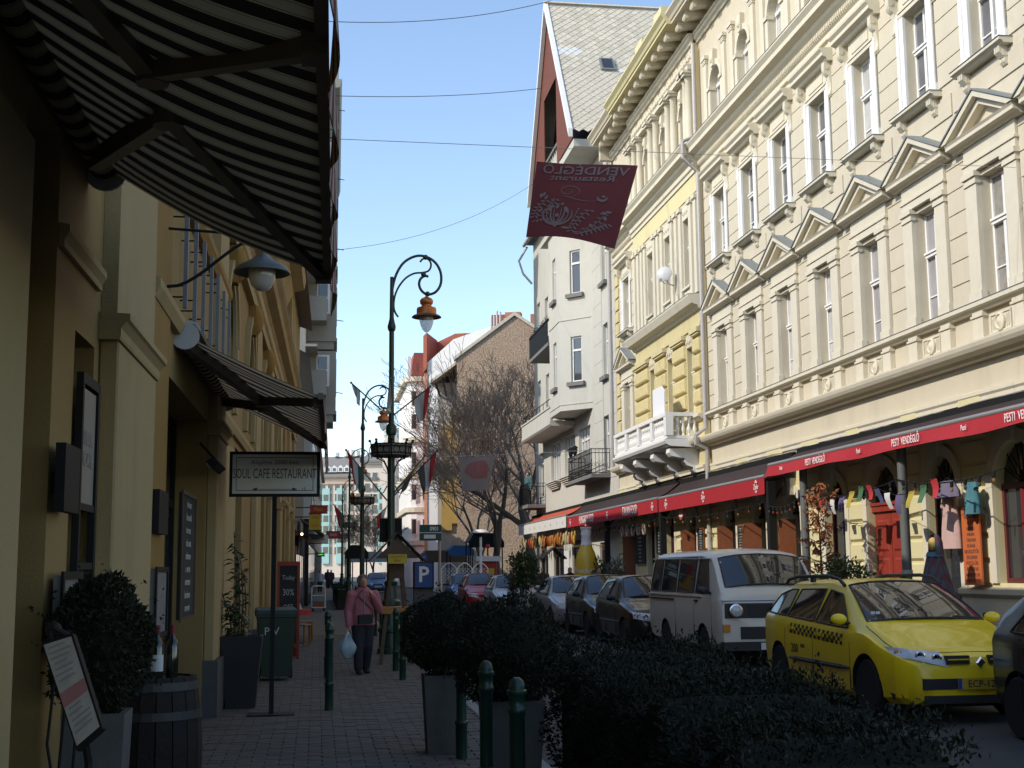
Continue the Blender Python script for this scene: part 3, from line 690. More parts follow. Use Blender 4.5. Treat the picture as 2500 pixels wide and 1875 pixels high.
def crest(parent, x, y, z, m, s=.13):
    """small white brewery mark: lettering with a crown of drops above and a shield point below"""
    q = MB()
    for k, (dy, dz, r) in enumerate(((0, .85, .16), (-.35, .7, .12), (.35, .7, .12), (0, -.75, .13), (-.3, -.62, .1), (.3, -.62, .1))):
        q.prism([(y + s * (dy + r * cos(2 * pi * i / 6)), z + s * (dz + 1.5 * r * sin(2 * pi * i / 6))) for i in range(6)], 'x', x - .002, x + .002)
    q.build('crest', m, parent)
    me = text_mesh('Zipfer', s * 1.1, mtxt(x, y, z), .002, sx=.8); me.materials.append(m); link('lettering', me, parent)
cA = canopy('red canopy lettered Hungarian food and Italian food under the balcony', 38.72, 53.35, 3.66, 3.27, texts=((49.4, 'HUNGARIAN FOOD', .42, M_lett), (42.3, 'ITALIAN FOOD', .42, M_lett)), zw=4.26)
for y in (52.6, 45.7, 39.3): crest(cA, -.845, y - 46.03, .19, M_lett, .14)
cB = canopy('red canopy with three white brewery marks, left of the big sloping canopy', 29.05, 38.6, 3.64, 3.26, zw=4.2)
for y in (37.7, 33.9, 29.6): crest(cB, -.845, y - 33.825, .19, M_lett, .16)
cC = canopy('large red canopy with tilted wavy valance lettered Pesti Vendéglő, nearest the camera', 12.0, 28.7, 3.86, 3.62, xf=-.82, wave=.03, tilt=.10, zw=4.24,
            texts=((27.6, 'Pesti', .13, M_lett), (25.6, 'PESTI  VENDÉGLŐ', .19, M_lett), (23.4, 'Pesti', .13, M_lett), (21.4, 'PESTI  VENDÉGLŐ', .19, M_lett), (19.3, 'Pesti', .13, M_lett), (17.5, 'PESTI  VENDÉGLŐ', .19, M_lett)))
M_orange = mat('orange_canopy_cloth', (.40, .07, .03), .7, var=.1); M_offw = mat('off_white_canvas', (.55, .53, .50), .8, var=.08, scale=9)
M_brick_print = mat('faded_red_print', (.45, .10, .07), .8, var=.15)
cD = canopy('orange canopy with off-white printed valance on the grey house', 53.6, 66.6, 3.76, 3.30, m=M_offw, zw=4.25, roofm=M_orange)
for k in range(9):
    me = text_mesh(('♣', 'I', 'A')[k % 3] if k % 3 else 'ö', .2, mtxt(-.84, -5.8 + k * 1.45, .22), .002); me.materials.append(M_brick_print if k % 3 == 0 else mat('grey_print', (.25, .24, .23), .8, var=.1)); link('lettering', me, cD)
# round dark posts under the big canopy
M_post = mat('grey_green_post_paint', (.11, .115, .11), .55, var=.15, scale=5)
def post(label, x, y, h, r=.085):
    t = thing('canopy_post', label, 'post', (x, y, .1), 0, 'posts under the canopies')
    MB().lathe([(r, 0), (r, h)], 14).build('shaft', M_post, t, True)
    MB().box(-.17, .17, -.17, .17, 0, .03).lathe([(r + .03, .03), (r + .03, .09)], 14).build('foot', M_post, t)
    MB().lathe([(r + .012, 1.35), (r + .012, 1.42)], 14).build('collar', M_zinc, t)
    MB().box(-.14, .14, -.14, .14, h, h + .04).build('head', M_post, t)
post('grey round post right of the red double door', 10.35, 22.2, 3.75); post('grey round post between the white van and the brown potted tree', 10.35, 27.05, 3.75)
for lb, y in (('square dark post at the far end of the canopy lettered Italian food', 46.4), ('square dark post where the two lettered red canopies meet', 38.65), ('square dark post beside the near chalkboard doors', 29.0)):
    t = thing('canopy_post', lb, 'post', (10.3, y, .1), 0, 'posts under the canopies')
    MB().box(-.09, .09, -.09, .09, .02, 3.45).build('shaft', M_black, t); MB().box(-.16, .16, -.16, .16, 0, .02).build('foot', M_black, t)
    MB().bar((0, 0, 2.9), (.35, 0, 3.4), .05, .05).build('brace', M_black, t)
# ---- hooded lamp row and festoon bulbs
def festoon(label, pts, n, seed, bulbs=(.9, .35, .08)):
    rnd = random.Random(seed); t = thing('festoon_lights', label, 'string lights', pts[0])
    P0 = [Vector(p) - Vector(pts[0]) for p in pts]
    path = []
    for i in range(len(P0) - 1):
        for k in range(9):
            u = k / 9; p = P0[i].lerp(P0[i + 1], u); p.z -= .16 * 4 * u * (1 - u) * .8; path.append(p)
    path.append(P0[-1]); MB().tube(path, .012, 5).build('cable', M_black, t)
    sm = MB().lathe([(.022, -.09), (.03, -.07), (.03, 0)], 8).mesh('socket', M_black)
    cols = [mat('bulb_amber', (.26, .12, .03), .3, var=.1), mat('bulb_red', (.20, .03, .02), .3, var=.1), mat('bulb_dark', (.05, .05, .04), .3, var=.1)]
    bm_ = [MB().ball((0, 0, -.13), .027, .027, .035, 8, 6).mesh('bulb', c, True) for c in cols]
    for k in range(n):
        u = (k + .5) / n * (len(path) - 1); i = int(u); p = path[i].lerp(path[min(i + 1, len(path) - 1)], u - i)
        h = link('bulb_holder', sm, t, T(*p)); link('bulb', rnd.choice(bm_), h)
festoon('festoon bulbs strung along under the big red canopy', [(10.15, 18.4, 3.02), (10.25, 22.2, 3.12), (10.28, 27.05, 3.1), (10.2, 29.0, 3.0)], 24, 3)
festoon('festoon bulbs under the canopies lettered with food', [(10.25, 29.2, 3.1), (10.25, 38.6, 3.1), (10.25, 46.4, 3.1), (10.25, 52.8, 3.2)], 34, 4)
# ---------------------------------------------------------------- grey rendered house with the steep tiled gable
M_grey = mat('grey_render', (.47, .455, .40), .9, var=.08, scale=2.5, dirt=(.33, .31, .27), dscale=.8, damt=.55, bump=.2, bscale=50)
M_dgrey = mat('dark_grey_stone', (.16, .155, .145), .85, var=.2, scale=6)
M_tile = mat('beige_grey_roof_tile', (.56, .51, .41), .85, var=.18, scale=2.2, dirt=(.24, .21, .17), dscale=7, damt=.6)
M_tile2 = mat('new_pale_roof_tile', (.62, .62, .60), .8, var=.06)
M_brownb = mat('red_brown_boarding', (.15, .045, .024), .7, var=.2, scale=9, dirt=(.12, .04, .025), dscale=4)
GB = thing('corner_house', 'grey corner house with bay window, long balcony and steep tiled gable', 'building', (11, 56, 0))
def yg(y): return y - 56.0
holes = [(yg(48.75), yg(49.6), 8.98, 11.05), (yg(48.75), yg(49.6), 12.7, 14.6), (yg(48.85), yg(49.75), 5.3, 7.45),
         (yg(52.3), yg(54.75), 5.62, 7.45), (yg(55.55), yg(58.0), 5.62, 7.45), (yg(59.0), yg(61.5), 5.62, 7.45), (yg(63.6), yg(65.0), 5.15, 7.3),
         (yg(61.8), yg(62.7), 9.0, 11.0), (yg(61.8), yg(62.7), 12.8, 14.8), (yg(64.2), yg(65.1), 9.0, 11.0), (yg(64.2), yg(65.1), 13.2, 15.0), (yg(58.6), yg(59.6), 8.4, 10.9),
         (yg(49.5), yg(50.9), .1, 2.6), (yg(54.2), yg(56.6), .6, 2.8), (yg(58.6), yg(61.2), .6, 2.8), (yg(63), yg(65), .6, 2.8)]
w = wall_plane((0, 0, 0), (0, 1, 0), (0, 0, 1), (yg(47.35), yg(66)), (0, 18.4), holes, .28, (-1, 0, 0))
w.add([(0, yg(66), 0), (12, yg(66), 0), (12, yg(66), 18.4), (0, yg(66), 18.4)], [(0, 1, 2, 3)])
w.build('wall', M_grey, GB)
MB().box(.3, 12, yg(47.5), yg(65.7), 0, 18).build('core', M_dark, GB)
# ashlar joints on the near strip of wall: slabs of render
for r_ in range(14):
    for c, (a, b) in enumerate(((47.38, 48.62), (49.72, 51.4))):
        z0 = 5.0 + r_ * .78
        if c == 0: b = 48.6
        key = ('as', c, r_ % 2)
        if key not in MATS: MATS[key] = MB().box(-.014, 0, -(b - a) / 2 + .006, (b - a) / 2 - .006, .006, .774).mesh('render_slab', M_grey)
        link('render_slab', MATS[key], GB, T(-.003, yg((a + b) / 2), z0))
def gwin(parent, o, eu, hw, z0, z1, ztr, m=M_pane, frm=M_white, mull=True, dep=.14):
    """window in any vertical plane: o point on plane (x,y), eu unit along wall"""
    n = node('window', parent, (o[0], o[1], 0), atan2(eu[1], eu[0]))
    f = .07; fr = MB().box(-hw, -hw + f, dep, dep + .06, z0, z1).box(hw - f, hw, dep, dep + .06, z0, z1).box(-hw + f, hw - f, dep, dep + .06, z0, z0 + f).box(-hw + f, hw - f, dep, dep + .06, z1 - f, z1).box(-hw + f, hw - f, dep - .02, dep + .05, ztr - .04, ztr + .04)
    spl = [(-hw + f, hw - f)]
    if mull: fr.box(-.035, .035, dep - .01, dep + .05, z0 + f, z1 - f); spl = [(-hw + f, -.035), (.035, hw - f)]
    fr.build('frame', frm, n)
    for a, b in spl:
        for c, d in ((z0 + f, ztr - .04), (ztr + .04, z1 - f)): MB().box(a, b, dep + .03, dep + .036, c, d).build('pane', m, n)
    return n
# windows of the plain wall (wall runs along +y; street is -x, so eu points along -y and depth is +x)
for y, hw, z0, z1 in ((49.175, .42, 8.98, 11.05), (49.175, .42, 12.7, 14.6), (49.3, .45, 5.3, 7.45), (62.25, .45, 9.0, 11.0), (62.25, .45, 12.8, 14.8), (64.65, .45, 9.0, 11.0), (64.65, .45, 13.2, 15.0), (59.1, .5, 8.4, 10.9)):
    n = gwin(GB, (0, yg(y)), (0, -1), hw, z0, z1, z0 + (z1 - z0) * .68, M_pane2)
    MB().box(-hw - .12, hw + .12, -.16, .02, z0 - .16, z0 - .005).build('sill', M_dgrey, n)
for y in (53.525, 56.775, 60.25):
    n = gwin(GB, (0, yg(y)), (0, -1), 1.22, 5.62, 7.45, 6.95, M_pane)
    MB().box(-.62, -.54, .12, .2, 5.69, 7.38).box(.54, .62, .12, .2, 5.69, 7.38).build('mullion', M_white, n)
    for k in range(5): MB().box(-1.3 + k * .07, 1.3 - k * .07, -.34 + k * .055, -.003, 5.56 - k * .075, 5.61 - k * .075).build('sill_step', M_grey, n)
gwin(GB, (0, yg(64.3)), (0, -1), .7, 5.15, 7.3, 6.8, M_pane2)
# the polygonal bay
A_, B_, C_, D_ = (0, yg(51.75)), (-1.1, yg(53.0)), (-1.1, yg(55.4)), (0, yg(56.6))
zb, zt = 8.05, 15.9
bay = MB()
def face(p, q, holes_):
    eu = Vector((q[0] - p[0], q[1] - p[1], 0)); L_ = eu.length; eu /= L_; en = Vector((-eu.y, eu.x, 0))
    wall_plane((p[0], p[1], 0), eu, (0, 0, 1), (0, L_), (zb, zt), holes_, .2, en, bay); return eu, L_
e1, L1 = face(A_, B_, [(L_ - .0, L_, 0, 0) for L_ in ()] + [(.52, 1.08, 9.2, 11.1), (.52, 1.08, 12.9, 14.75)])
e2, L2 = face(B_, C_, [(.75, 1.45, 9.15, 11.1), (.75, 1.45, 12.9, 14.75)])
e3, L3 = face(C_, D_, [])
bay.add([(A_[0], A_[1], zb), (B_[0], B_[1], zb), (C_[0], C_[1], zb), (D_[0], D_[1], zb)], [(0, 1, 2, 3)])
bay.build('bay', M_grey, GB)
for p, e, u, hw, zz in ((A_, e1, .80, .275, ((9.2, 11.1), (12.9, 14.75))), (B_, e2, 1.1, .345, ((9.15, 11.1), (12.9, 14.75)))):
    for z0, z1 in zz:
        n = gwin(GB, (p[0] + e.x * u, p[1] + e.y * u), (-e.x, -e.y), hw, z0, z1, z0 + (z1 - z0) * .70, M_pane2, mull=False, dep=.08)
        MB().box(-hw - .16, hw + .16, -.14, .02, z0 - .17, z0 - .005).build('sill', M_dgrey, n)
bnd = MB()
for p, q in ((A_, B_), (B_, C_)):
    bnd.bar((p[0], p[1], 11.83), (q[0], q[1], 11.83), .06, .03); bnd.bar((p[0], p[1], 8.3), (q[0], q[1], 8.3), .05, .03)
bnd.build('moulding', M_grey, GB)
# lead cap over the bay
cap = []
for k in range(7):
    a = k / 6 * pi / 2; s = cos(a); zz = zt + 2.6 * sin(a)
    cap.append([(p[0] * s * 1.08, yg(54.2) + (p[1] - yg(54.2)) * (.35 + .65 * s) * 1.05, zz) for p in (A_, B_, C_, D_)])
MB().loft(cap, True, False).build('lead_cap', mat('light_lead', (.42, .43, .42), .5, metal=.2, var=.12, scale=3), GB, True)
MB().box(-1.22, -.003, yg(51.6), yg(56.8), zt - .02, zt + .06).build('eaves_moulding', M_grey, GB)
# long balcony with solid parapet running on from the bay
BL = node('long_balcony', GB)
MB().prism([(-.003, 7.72), (-1.05, 7.72), (-1.12, 7.8), (-1.12, 7.95), (-.003, 7.95)], 'y', yg(55.45), yg(63.5)).build('slab', M_grey, BL)
MB().box(-1.10, -.98, yg(55.45), yg(63.45), 7.952, 8.5).box(-.98, -.003, yg(63.33), yg(63.45), 7.952, 8.5).build('parapet', M_grey, BL)
MB().box(-1.14, -.94, yg(55.45), yg(63.5), 8.502, 8.58).build('coping', M_grey, BL)
q = MB(); q.tube([(-1.04, yg(55.5), 8.92), (-1.04, yg(63.4), 8.92), (-.05, yg(63.4), 8.92)], .018, 6)
for k in range(9): q.tube([(-1.04, yg(55.6 + k * .97), 8.58), (-1.04, yg(55.6 + k * .97), 8.92)], .014, 6)
q.build('railing', M_black, BL)
# black sheet-metal balcony above it
BK = node('black_balcony', GB)
MB().box(-1.15, -.003, yg(55.6), yg(60.6), 11.25, 11.4).build('slab', M_dgrey, BK)
q = MB()
for k in range(34):
    y = yg(55.68 + k * .147); q.box(-1.14, -1.11, y, y + .12, 11.42, 12.35)
for k in range(7):
    x = -1.1 + k * .15; q.box(x, x + .12, yg(60.5), yg(60.53), 11.42, 12.35)
q.build('railing_sheets', M_black, BK)
MB().box(-1.17, -1.07, yg(55.6), yg(60.6), 12.36, 12.44).build('rail', M_black, BK)
q = MB(); rnd = random.Random(5)
for k in range(160):
    c = Vector((-1.1 + rnd.uniform(-.1, .12), yg(rnd.uniform(55.7, 60.5)), 12.46 + rnd.uniform(0, .16))); a = rnd.uniform(0, 6.3)
    d = Vector((cos(a), sin(a), rnd.uniform(-.4, .6))) * .09; e = d.cross(Vector((0, 0, 1))).normalized() * .03
    q.add([c - e, c + e, c + d], [(0, 1, 2)])
q.build('flower_box_plants', mat('dry_plants', (.10, .075, .035), .9, var=.3), BK)
# wrought iron balcony low down near the cream house
WB = node('iron_balcony', GB, (0, yg(51.3), 0))
MB().box(-.75, -.003, -2.6, 2.2, 5.02, 5.16).build('slab', M_dgrey, WB)
def railing_panel(pts, z0, z1, step=.13, deco=True):
    q = MB(); 
    for i in range(len(pts) - 1):
        a, b = Vector((*pts[i], 0)), Vector((*pts[i + 1], 0)); L_ = (b - a).length; n = max(1, int(L_ / step))
        for z in (z0 + .05, z1 - .16, z1): q.bar(a + Vector((0, 0, z)), b + Vector((0, 0, z)), .03, .025)
        for k in range(n + 1):
            p = a.lerp(b, k / n); q.bar(p + Vector((0, 0, z0)), p + Vector((0, 0, z1)), .016, .016)
            if deco and k < n:
                c = a.lerp(b, (k + .5) / n); e = (b - a).normalized()
                q.tube([c + e * .05 * cos(t * pi / 4) + Vector((0, 0, z0 + .35 + .07 * sin(t * pi / 4))) for t in range(9)], .007, 4)
    return q
railing_panel([(-.003, -2.55), (-.72, -2.55), (-.72, 2.15), (-.003, 2.15)], 5.16, 6.12).build('railing', M_black, WB)
for y in (1.6, .7):
    t = thing('lantern_basket', 'red lantern in a black basket on the iron balcony, %s' % ('farther of the pair' if y > 1 else 'nearer of the pair'), 'lantern', (11 - .72, 51.3 + y, 6.13), 0, 'lanterns on the iron balcony')
    MB().lathe([(.05, 0), (.09, .1), (.11, .28)], 8).build('basket', M_black, t); MB().lathe([(.06, .1), (.08, .26), (.07, .33)], 8).build('glass', mat('lantern_red', (.4, .06, .02), .4, var=.2), t)
    MB().lathe([(.13, .30), (.13, .33), (.05, .40)], 8).build('lid', M_black, t)
# far low balcony where somebody stands
FB = node('end_balcony', GB, (0, yg(64.6), 0))
MB().box(-.9, -.003, -1.5, 1.3, 4.55, 4.72).build('slab', M_dgrey, FB)
railing_panel([(-.003, -1.45), (-.86, -1.45), (-.86, 1.25), (-.003, 1.25)], 4.72, 5.75, .14, False).build('railing', M_black, FB)
# ground floor fronts
for y, hw, z0, z1 in ((50.2, .7, .1, 2.6), (55.4, 1.2, .6, 2.8), (59.9, 1.3, .6, 2.8), (64, 1.0, .6, 2.8)):
    n = node('shop_front', GB, (.1, yg(y), 0)); MB().box(.05, .06, -hw, hw, z0, z1).build('pane', M_pane2, n)
    MB().box(-.02, .045, -hw, -hw + .08, z0, z1).box(-.02, .045, hw - .08, hw, z0, z1).box(-.02, .045, -hw + .08, hw - .08, z1 - .3, z1).build('frame', M_wood_dk, n)
# gable roof: ridge runs away from the street
RY, RZ, EZ, HW = yg(53.75), 26.1, 18.7, 5.05
MB().add([(-1.35, RY, RZ), (9, RY, RZ), (9, RY - HW, EZ), (-1.35, RY - HW, EZ)], [(0, 1, 2, 3)]).build('roof', M_tile, GB)
MB().add([(-1.35, RY, RZ), (9, RY, RZ), (9, RY + HW, EZ), (-1.35, RY + HW, EZ)], [(0, 3, 2, 1)]).build('roof', M_tile, GB)
# diamond tiles on the slope that faces down the street
sl = Vector((0, -HW, EZ - RZ)); SL = sl.length; sl /= SL; nrm = Vector((0, -(RZ - EZ), HW)).normalized(); ex = Vector((1, 0, 0))
tw = .36; rows = int(SL / (tw / 2)) ; cols = 18; rnd = random.Random(11)
Mt = Matrix((ex, -sl, nrm)).transposed().to_4x4()
_t = MB().loft([[(-tw / 2 + .008, 0, .0), (0, -tw / 2 + .008, .0), (tw / 2 - .008, 0, .0), (0, tw / 2 - .008, .0)], [(-tw / 2 + .012, 0, .012), (0, -tw / 2 + .012, .03), (tw / 2 - .012, 0, .012), (0, tw / 2 - .012, .006)]])
tmeshes = [_t.mesh('roof_tile', mat('beige_grey_roof_tile_%d' % k, c, .85, var=.15, scale=5)) for k, c in enumerate(((.56, .51, .41), (.51, .47, .38), (.60, .54, .43), (.48, .44, .35)))]; tw_ = _t.mesh('roof_tile', M_tile2)
roofp = node('tiled_slope', GB)
rest = MB(); cnt = 0
for r_ in range(rows + 1):
    for c in range(cols):
        x = -1.2 + c * tw + (tw / 2 if r_ % 2 else 0); s_ = r_ * tw / 2
        if s_ > SL - .1 or x > 5.2: continue
        p = Vector((-.0 + x, RY, RZ)) + sl * (s_ + .12) + nrm * .004
        u = s_ / SL
        white = (.60 < u < .78 and -.95 < x < .9 - (u - .6) * 1.5 and rnd.random() < .8) or (.36 < u < .41 and x < -.2) or (u > .8 and -.4 < x < .9 and rnd.random() < .5) or (.52 < u < .56 and 1.2 < x < 1.9)
        if cnt < 300 and (x < 2.6):
            link('roof_tile', tw_ if white else rnd.choice(tmeshes), roofp, Matrix.Translation(p) @ Mt @ Matrix.Rotation(rnd.uniform(-.02, .02), 4, 'Z')); cnt += 1
        else:
            o = len(rest.v); rest.add(_t.v, _t.f); rest.xf(Matrix.Translation(p) @ Mt, o)
rt = rest.build('roof_tiles', M_tile, GB); rt['kind'] = 'stuff'
# pale verge boards
q = MB()
for s in (-1, 1): q.loft([[(-1.45, RY, RZ + .12), (-1.28, RY, RZ + .12), (-1.28, RY, RZ - .22), (-1.45, RY, RZ - .22)], [(-1.45, RY + s * (HW + .1), EZ + .0), (-1.28, RY + s * (HW + .1), EZ + .0), (-1.28, RY + s * (HW + .1), EZ - .34), (-1.45, RY + s * (HW + .1), EZ - .34)]])
q.build('verge', M_white, GB)
MB().loft([[(-1.46, RY - .12, RZ + .06), (9, RY - .12, RZ + .06), (9, RY, RZ + .16), (-1.46, RY, RZ + .16)], [(-1.46, RY + .12, RZ + .06), (9, RY + .12, RZ + .06), (9, RY, RZ + .17), (-1.46, RY, RZ + .17)]]).build('ridge_cap', M_tile, GB)
# gable front boarding with the hooded opening
for k in range(26):
    y0 = RY - HW + .2 + k * (2 * HW - .4) / 26; y1 = y0 + (2 * HW - .4) / 26 - .02
    top = lambda y: RZ - abs(y - RY) / HW * (RZ - EZ) - .1
    z0 = EZ - .3 
    if abs((y0 + y1) / 2 - RY) < 1.6: z0 = 22.2
    MB().prism([(y0, z0), (y1, z0), (y1, top(y1)), (y0, top(y0))], 'x', -1.24, -1.2).build('board', M_brownb, GB)
MB().prism([(RY - HW + .2, EZ - .4), (RY + HW - .2, EZ - .4), (RY, RZ - .3)], 'x', -.5, -.45).build('gable_wall', M_dark, GB)
MB().box(-1.2, -.003, RY - HW + .1, RY + HW - .1, 18.05, 18.35).build('gable_cornice', M_grey, GB)
q = MB()
for k in range(8): q.lathe([(.09, 18.36), (.05, 18.5), (.10, 18.8), (.06, 19.2), (.09, 19.3)], 8, (-1.05, RY - 1.4 + k * .4, 0))
q.build('gable_balusters', M_grey, GB, True)
MB().box(-1.2, -.9, RY - 1.7, RY + 1.7, 19.3, 19.42).build('gable_rail', M_dgrey, GB)
sk = node('skylight', GB); p = Vector((.75, RY, RZ)) + sl * SL * .5
q = MB().box(-.3, .3, -.4, .4, .02, .12).xf(Matrix.Translation(p) @ Mt); q.build('frame', M_lead, sk); q = MB().box(-.22, .22, -.32, .32, .125, .13).xf(Matrix.Translation(p) @ Mt); q.build('pane', M_pane2, sk)
# main roof behind, eaves gutter
MB().add([(-.4, yg(47.4), 18.4), (-.4, yg(66.2), 18.4), (6, yg(66.2), 23.5), (6, yg(47.4), 23.5)], [(0, 3, 2, 1)]).build('roof', M_slate, GB)
MB().add([(-.4, yg(66.2), 18.4), (6, yg(66.2), 23.5), (12, yg(66.2), 18.4)], [(0, 2, 1)]).build('roof_end', M_slate, GB)
q = MB(); q.tube([(-.45, yg(47.4), 18.4), (-.45, yg(66.3), 18.4)], .09, 8); q.tube([(-.3, yg(66.1), 18.3), (-.7, yg(66.4), 17.6), (-.5, yg(66.3), 16.9), (-.12, yg(65.9), 16.3)], .06, 8); q.build('gutter', M_zinc, GB, True)
MB().tube([(-.1, yg(47.9), 5.2), (-.1, yg(47.9), 17.8)], .055, 8).build('drain_pipe', M_zinc, GB, True)
# ---------------------------------------------------------------- buildings beyond the square
def brickmat():
    m = bpy.data.materials.new('old_brown_brick'); m.use_nodes = True; N = m.node_tree.nodes; Lk = m.node_tree.links; b = N['Principled BSDF']; b.inputs['Roughness'].default_value = .95
    tc = N.new('ShaderNodeTexCoord'); mp = N.new('ShaderNodeMapping'); mp.inputs['Rotation'].default_value = (R(90), 0, 0); Lk.new(tc.outputs['Object'], mp.inputs['Vector'])
    br = N.new('ShaderNodeTexBrick'); br.inputs['Scale'].default_value = 4.4; br.inputs['Color1'].default_value = (.38, .21, .12, 1); br.inputs['Color2'].default_value = (.50, .33, .20, 1); br.inputs['Mortar'].default_value = (.50, .44, .36, 1); br.inputs['Mortar Size'].default_value = .03; br.inputs['Bias'].default_value = -.1
    Lk.new(mp.outputs[0], br.inputs['Vector'])
    nz = N.new('ShaderNodeTexNoise'); nz.inputs['Scale'].default_value = .7; nz.inputs['Detail'].default_value = 10; nz.inputs['Roughness'].default_value = .75; Lk.new(tc.outputs['Object'], nz.inputs['Vector'])
    rp = N.new('ShaderNodeValToRGB'); rp.color_ramp.elements[0].position = .42; rp.color_ramp.elements[1].position = .66; Lk.new(nz.outputs['Fac'], rp.inputs[0])
    mx = N.new('ShaderNodeMix'); mx.data_type = 'RGBA'; mx.inputs[7].default_value = (.48, .37, .26, 1); Lk.new(rp.outputs[0], mx.inputs[0]); Lk.new(br.outputs[0], mx.inputs[6])
    n2 = N.new('ShaderNodeTexNoise'); n2.inputs['Scale'].default_value = 9; n2.inputs['Detail'].default_value = 6; Lk.new(tc.outputs['Object'], n2.inputs['Vector'])
    m2 = N.new('ShaderNodeMix'); m2.data_type = 'RGBA'; m2.blend_type = 'MULTIPLY'; m2.inputs[0].default_value = .8; Lk.new(mx.outputs[2], m2.inputs[6])
    r2 = N.new('ShaderNodeValToRGB'); r2.color_ramp.elements[0].color = (.35, .35, .35, 1); r2.color_ramp.elements[0].position = .35; r2.color_ramp.elements[1].position = .6; Lk.new(n2.outputs['Fac'], r2.inputs[0]); Lk.new(r2.outputs[0], m2.inputs[7])
    Lk.new(m2.outputs[2], b.inputs['Base Color']); return m
M_brick = brickmat()
M_redroof = mat('red_tin_roof', (.36, .10, .06), .7, var=.08, scale=3)
M_dredroof = mat('dark_red_roof', (.27, .07, .05), .7, var=.12, scale=3)
M_wplas = mat('white_plaster', (.74, .72, .69), .85, var=.04, scale=1)
M_far = mat('peach_cream_facade', (.66, .56, .47), .85, var=.05, scale=.4)
M_gplas = mat('stained_grey_plaster', (.40, .36, .31), .9, var=.15, scale=1.5, dirt=(.24, .2, .17), dscale=.8)
M_oldyel = mat('old_ochre_plaster', (.40, .27, .08), .9, var=.15, scale=1.2, dirt=(.28, .2, .09), dscale=1)
BH = thing('brick_house', 'old house with a bare brown brick gable above the bare trees', 'building', (14.4, 95, 0), R(-14))
def bh(x): return x - 14.4
MB().prism([(bh(10.0), 0), (bh(19.2), 0), (bh(19.2), 16.9), (bh(14.37), 20.3), (bh(10.0), 17.2)], 'y', 0, 14).build('gable_wall', M_brick, BH)
MB().prism([(bh(9.8), 17.05), (bh(14.37), 20.32), (bh(19.4), 16.8), (bh(19.4), 17.05), (bh(14.37), 20.6), (bh(9.8), 17.3)], 'y', -.15, 14.2).build('roof', M_tile, BH)
MB().box(bh(8.3), bh(9.995), 1.6, 14, 0, 15.6).build('side_wing', M_gplas, BH)
MB().prism([(1.4, 4.5), (1.595, 4.5), (1.595, 11.8), (1.4, 12.4)], 'x', bh(8.6), bh(9.4)).build('sunlit_ochre_strip', M_oldyel, BH)  # ochre plaster shaped as the sunlit patch of the wall
MB().box(bh(9.4), bh(9.99), 1.2, 1.595, 5, 13.4).build('ochre_pier', M_oldyel, BH)
MB().prism([(bh(7.9), 15.4), (bh(10.0), 16.9), (bh(10.0), 17.1), (bh(7.9), 15.62)], 'y', .4, 14).build('lean_to_roof', M_tile, BH)
for k in range(4): MB().bar((bh(8.3 + k * .5), .5, 15.5 + k * .35), (bh(8.5 + k * .5), 1.6, 14.6), .12, .12).build('rafter', M_wood_dk, BH)
MB().box(bh(15.3), bh(16.1), 3, 3.8, 18.5, 21.0).build('chimney', mat('orange_brick', (.42, .16, .08), .9, var=.2, scale=8), BH)
WH = thing('white_house', 'tall house with a blank white fire wall and red tin roof', 'building', (14, 114, 0), R(-18))
def wh(x): return x - 14.0
MB().prism([(wh(9.3), 0), (wh(22), 0), (wh(22), 22.6), (wh(18), 22.85), (wh(15.1), 23.0), (wh(11.7), 21.95), (wh(9.3), 19.9)], 'y', 0, .5).build('fire_wall', M_wplas, WH)
MB().box(wh(9.35), wh(22), .5, 15, 0, 19.8).build('wall', mat('salmon_plaster', (.55, .26, .17), .9, var=.1), WH)
MB().prism([(wh(9.0), 19.6), (wh(9.0), 20.0), (wh(9.15), 22.4), (wh(11.0), 23.2), (wh(22), 23.2), (wh(22), 19.6)], 'y', 4.0, 15).build('roof', M_redroof, WH)
for k in range(9): MB().box(wh(9.2 + k * .2) , wh(9.22 + k * .2), 3.97, 4.0, 20.2, 22.4).build('roof_seam', M_redroof, WH)
n = node('roof_window', WH); MB().box(wh(9.75), wh(10.35), 3.9, 4.0, 20.75, 21.6).build('frame', M_lead, n); MB().box(wh(9.83), wh(10.27), 3.885, 3.9, 20.83, 21.52).build('pane', M_pane, n)
MB().prism([(wh(9.0), 19.0), (wh(9.32), 19.4), (wh(9.32), 22.6), (wh(9.0), 22.3)], 'y', -.3, 4).build('roof_edge', M_redroof, WH)
MB().box(wh(9.05), wh(9.32), -.1, .45, 0, 19.0).build('corner_pier', mat('salmon_plaster', (0, 0, 0)), WH)
for k, (x, h) in enumerate(((15.2, 23.7), (15.45, 23.9), (15.7, 24.3), (16.0, 24.2), (16.4, 23.6), (17.2, 23.4))): MB().tube([(wh(x), -.25, 20.8), (wh(x), -.25, h)], .09, 8).build('flue_pipe', M_zinc, WH, True)
MB().box(wh(14.6), wh(17.2), 3, 6, 23.0, 24.6).build('roof_box', M_dredroof, WH); MB().box(wh(16.2), wh(17.6), 1, 2, 22.6, 24.4).build('chimney', mat('orange_brick', (0, 0, 0)), WH)
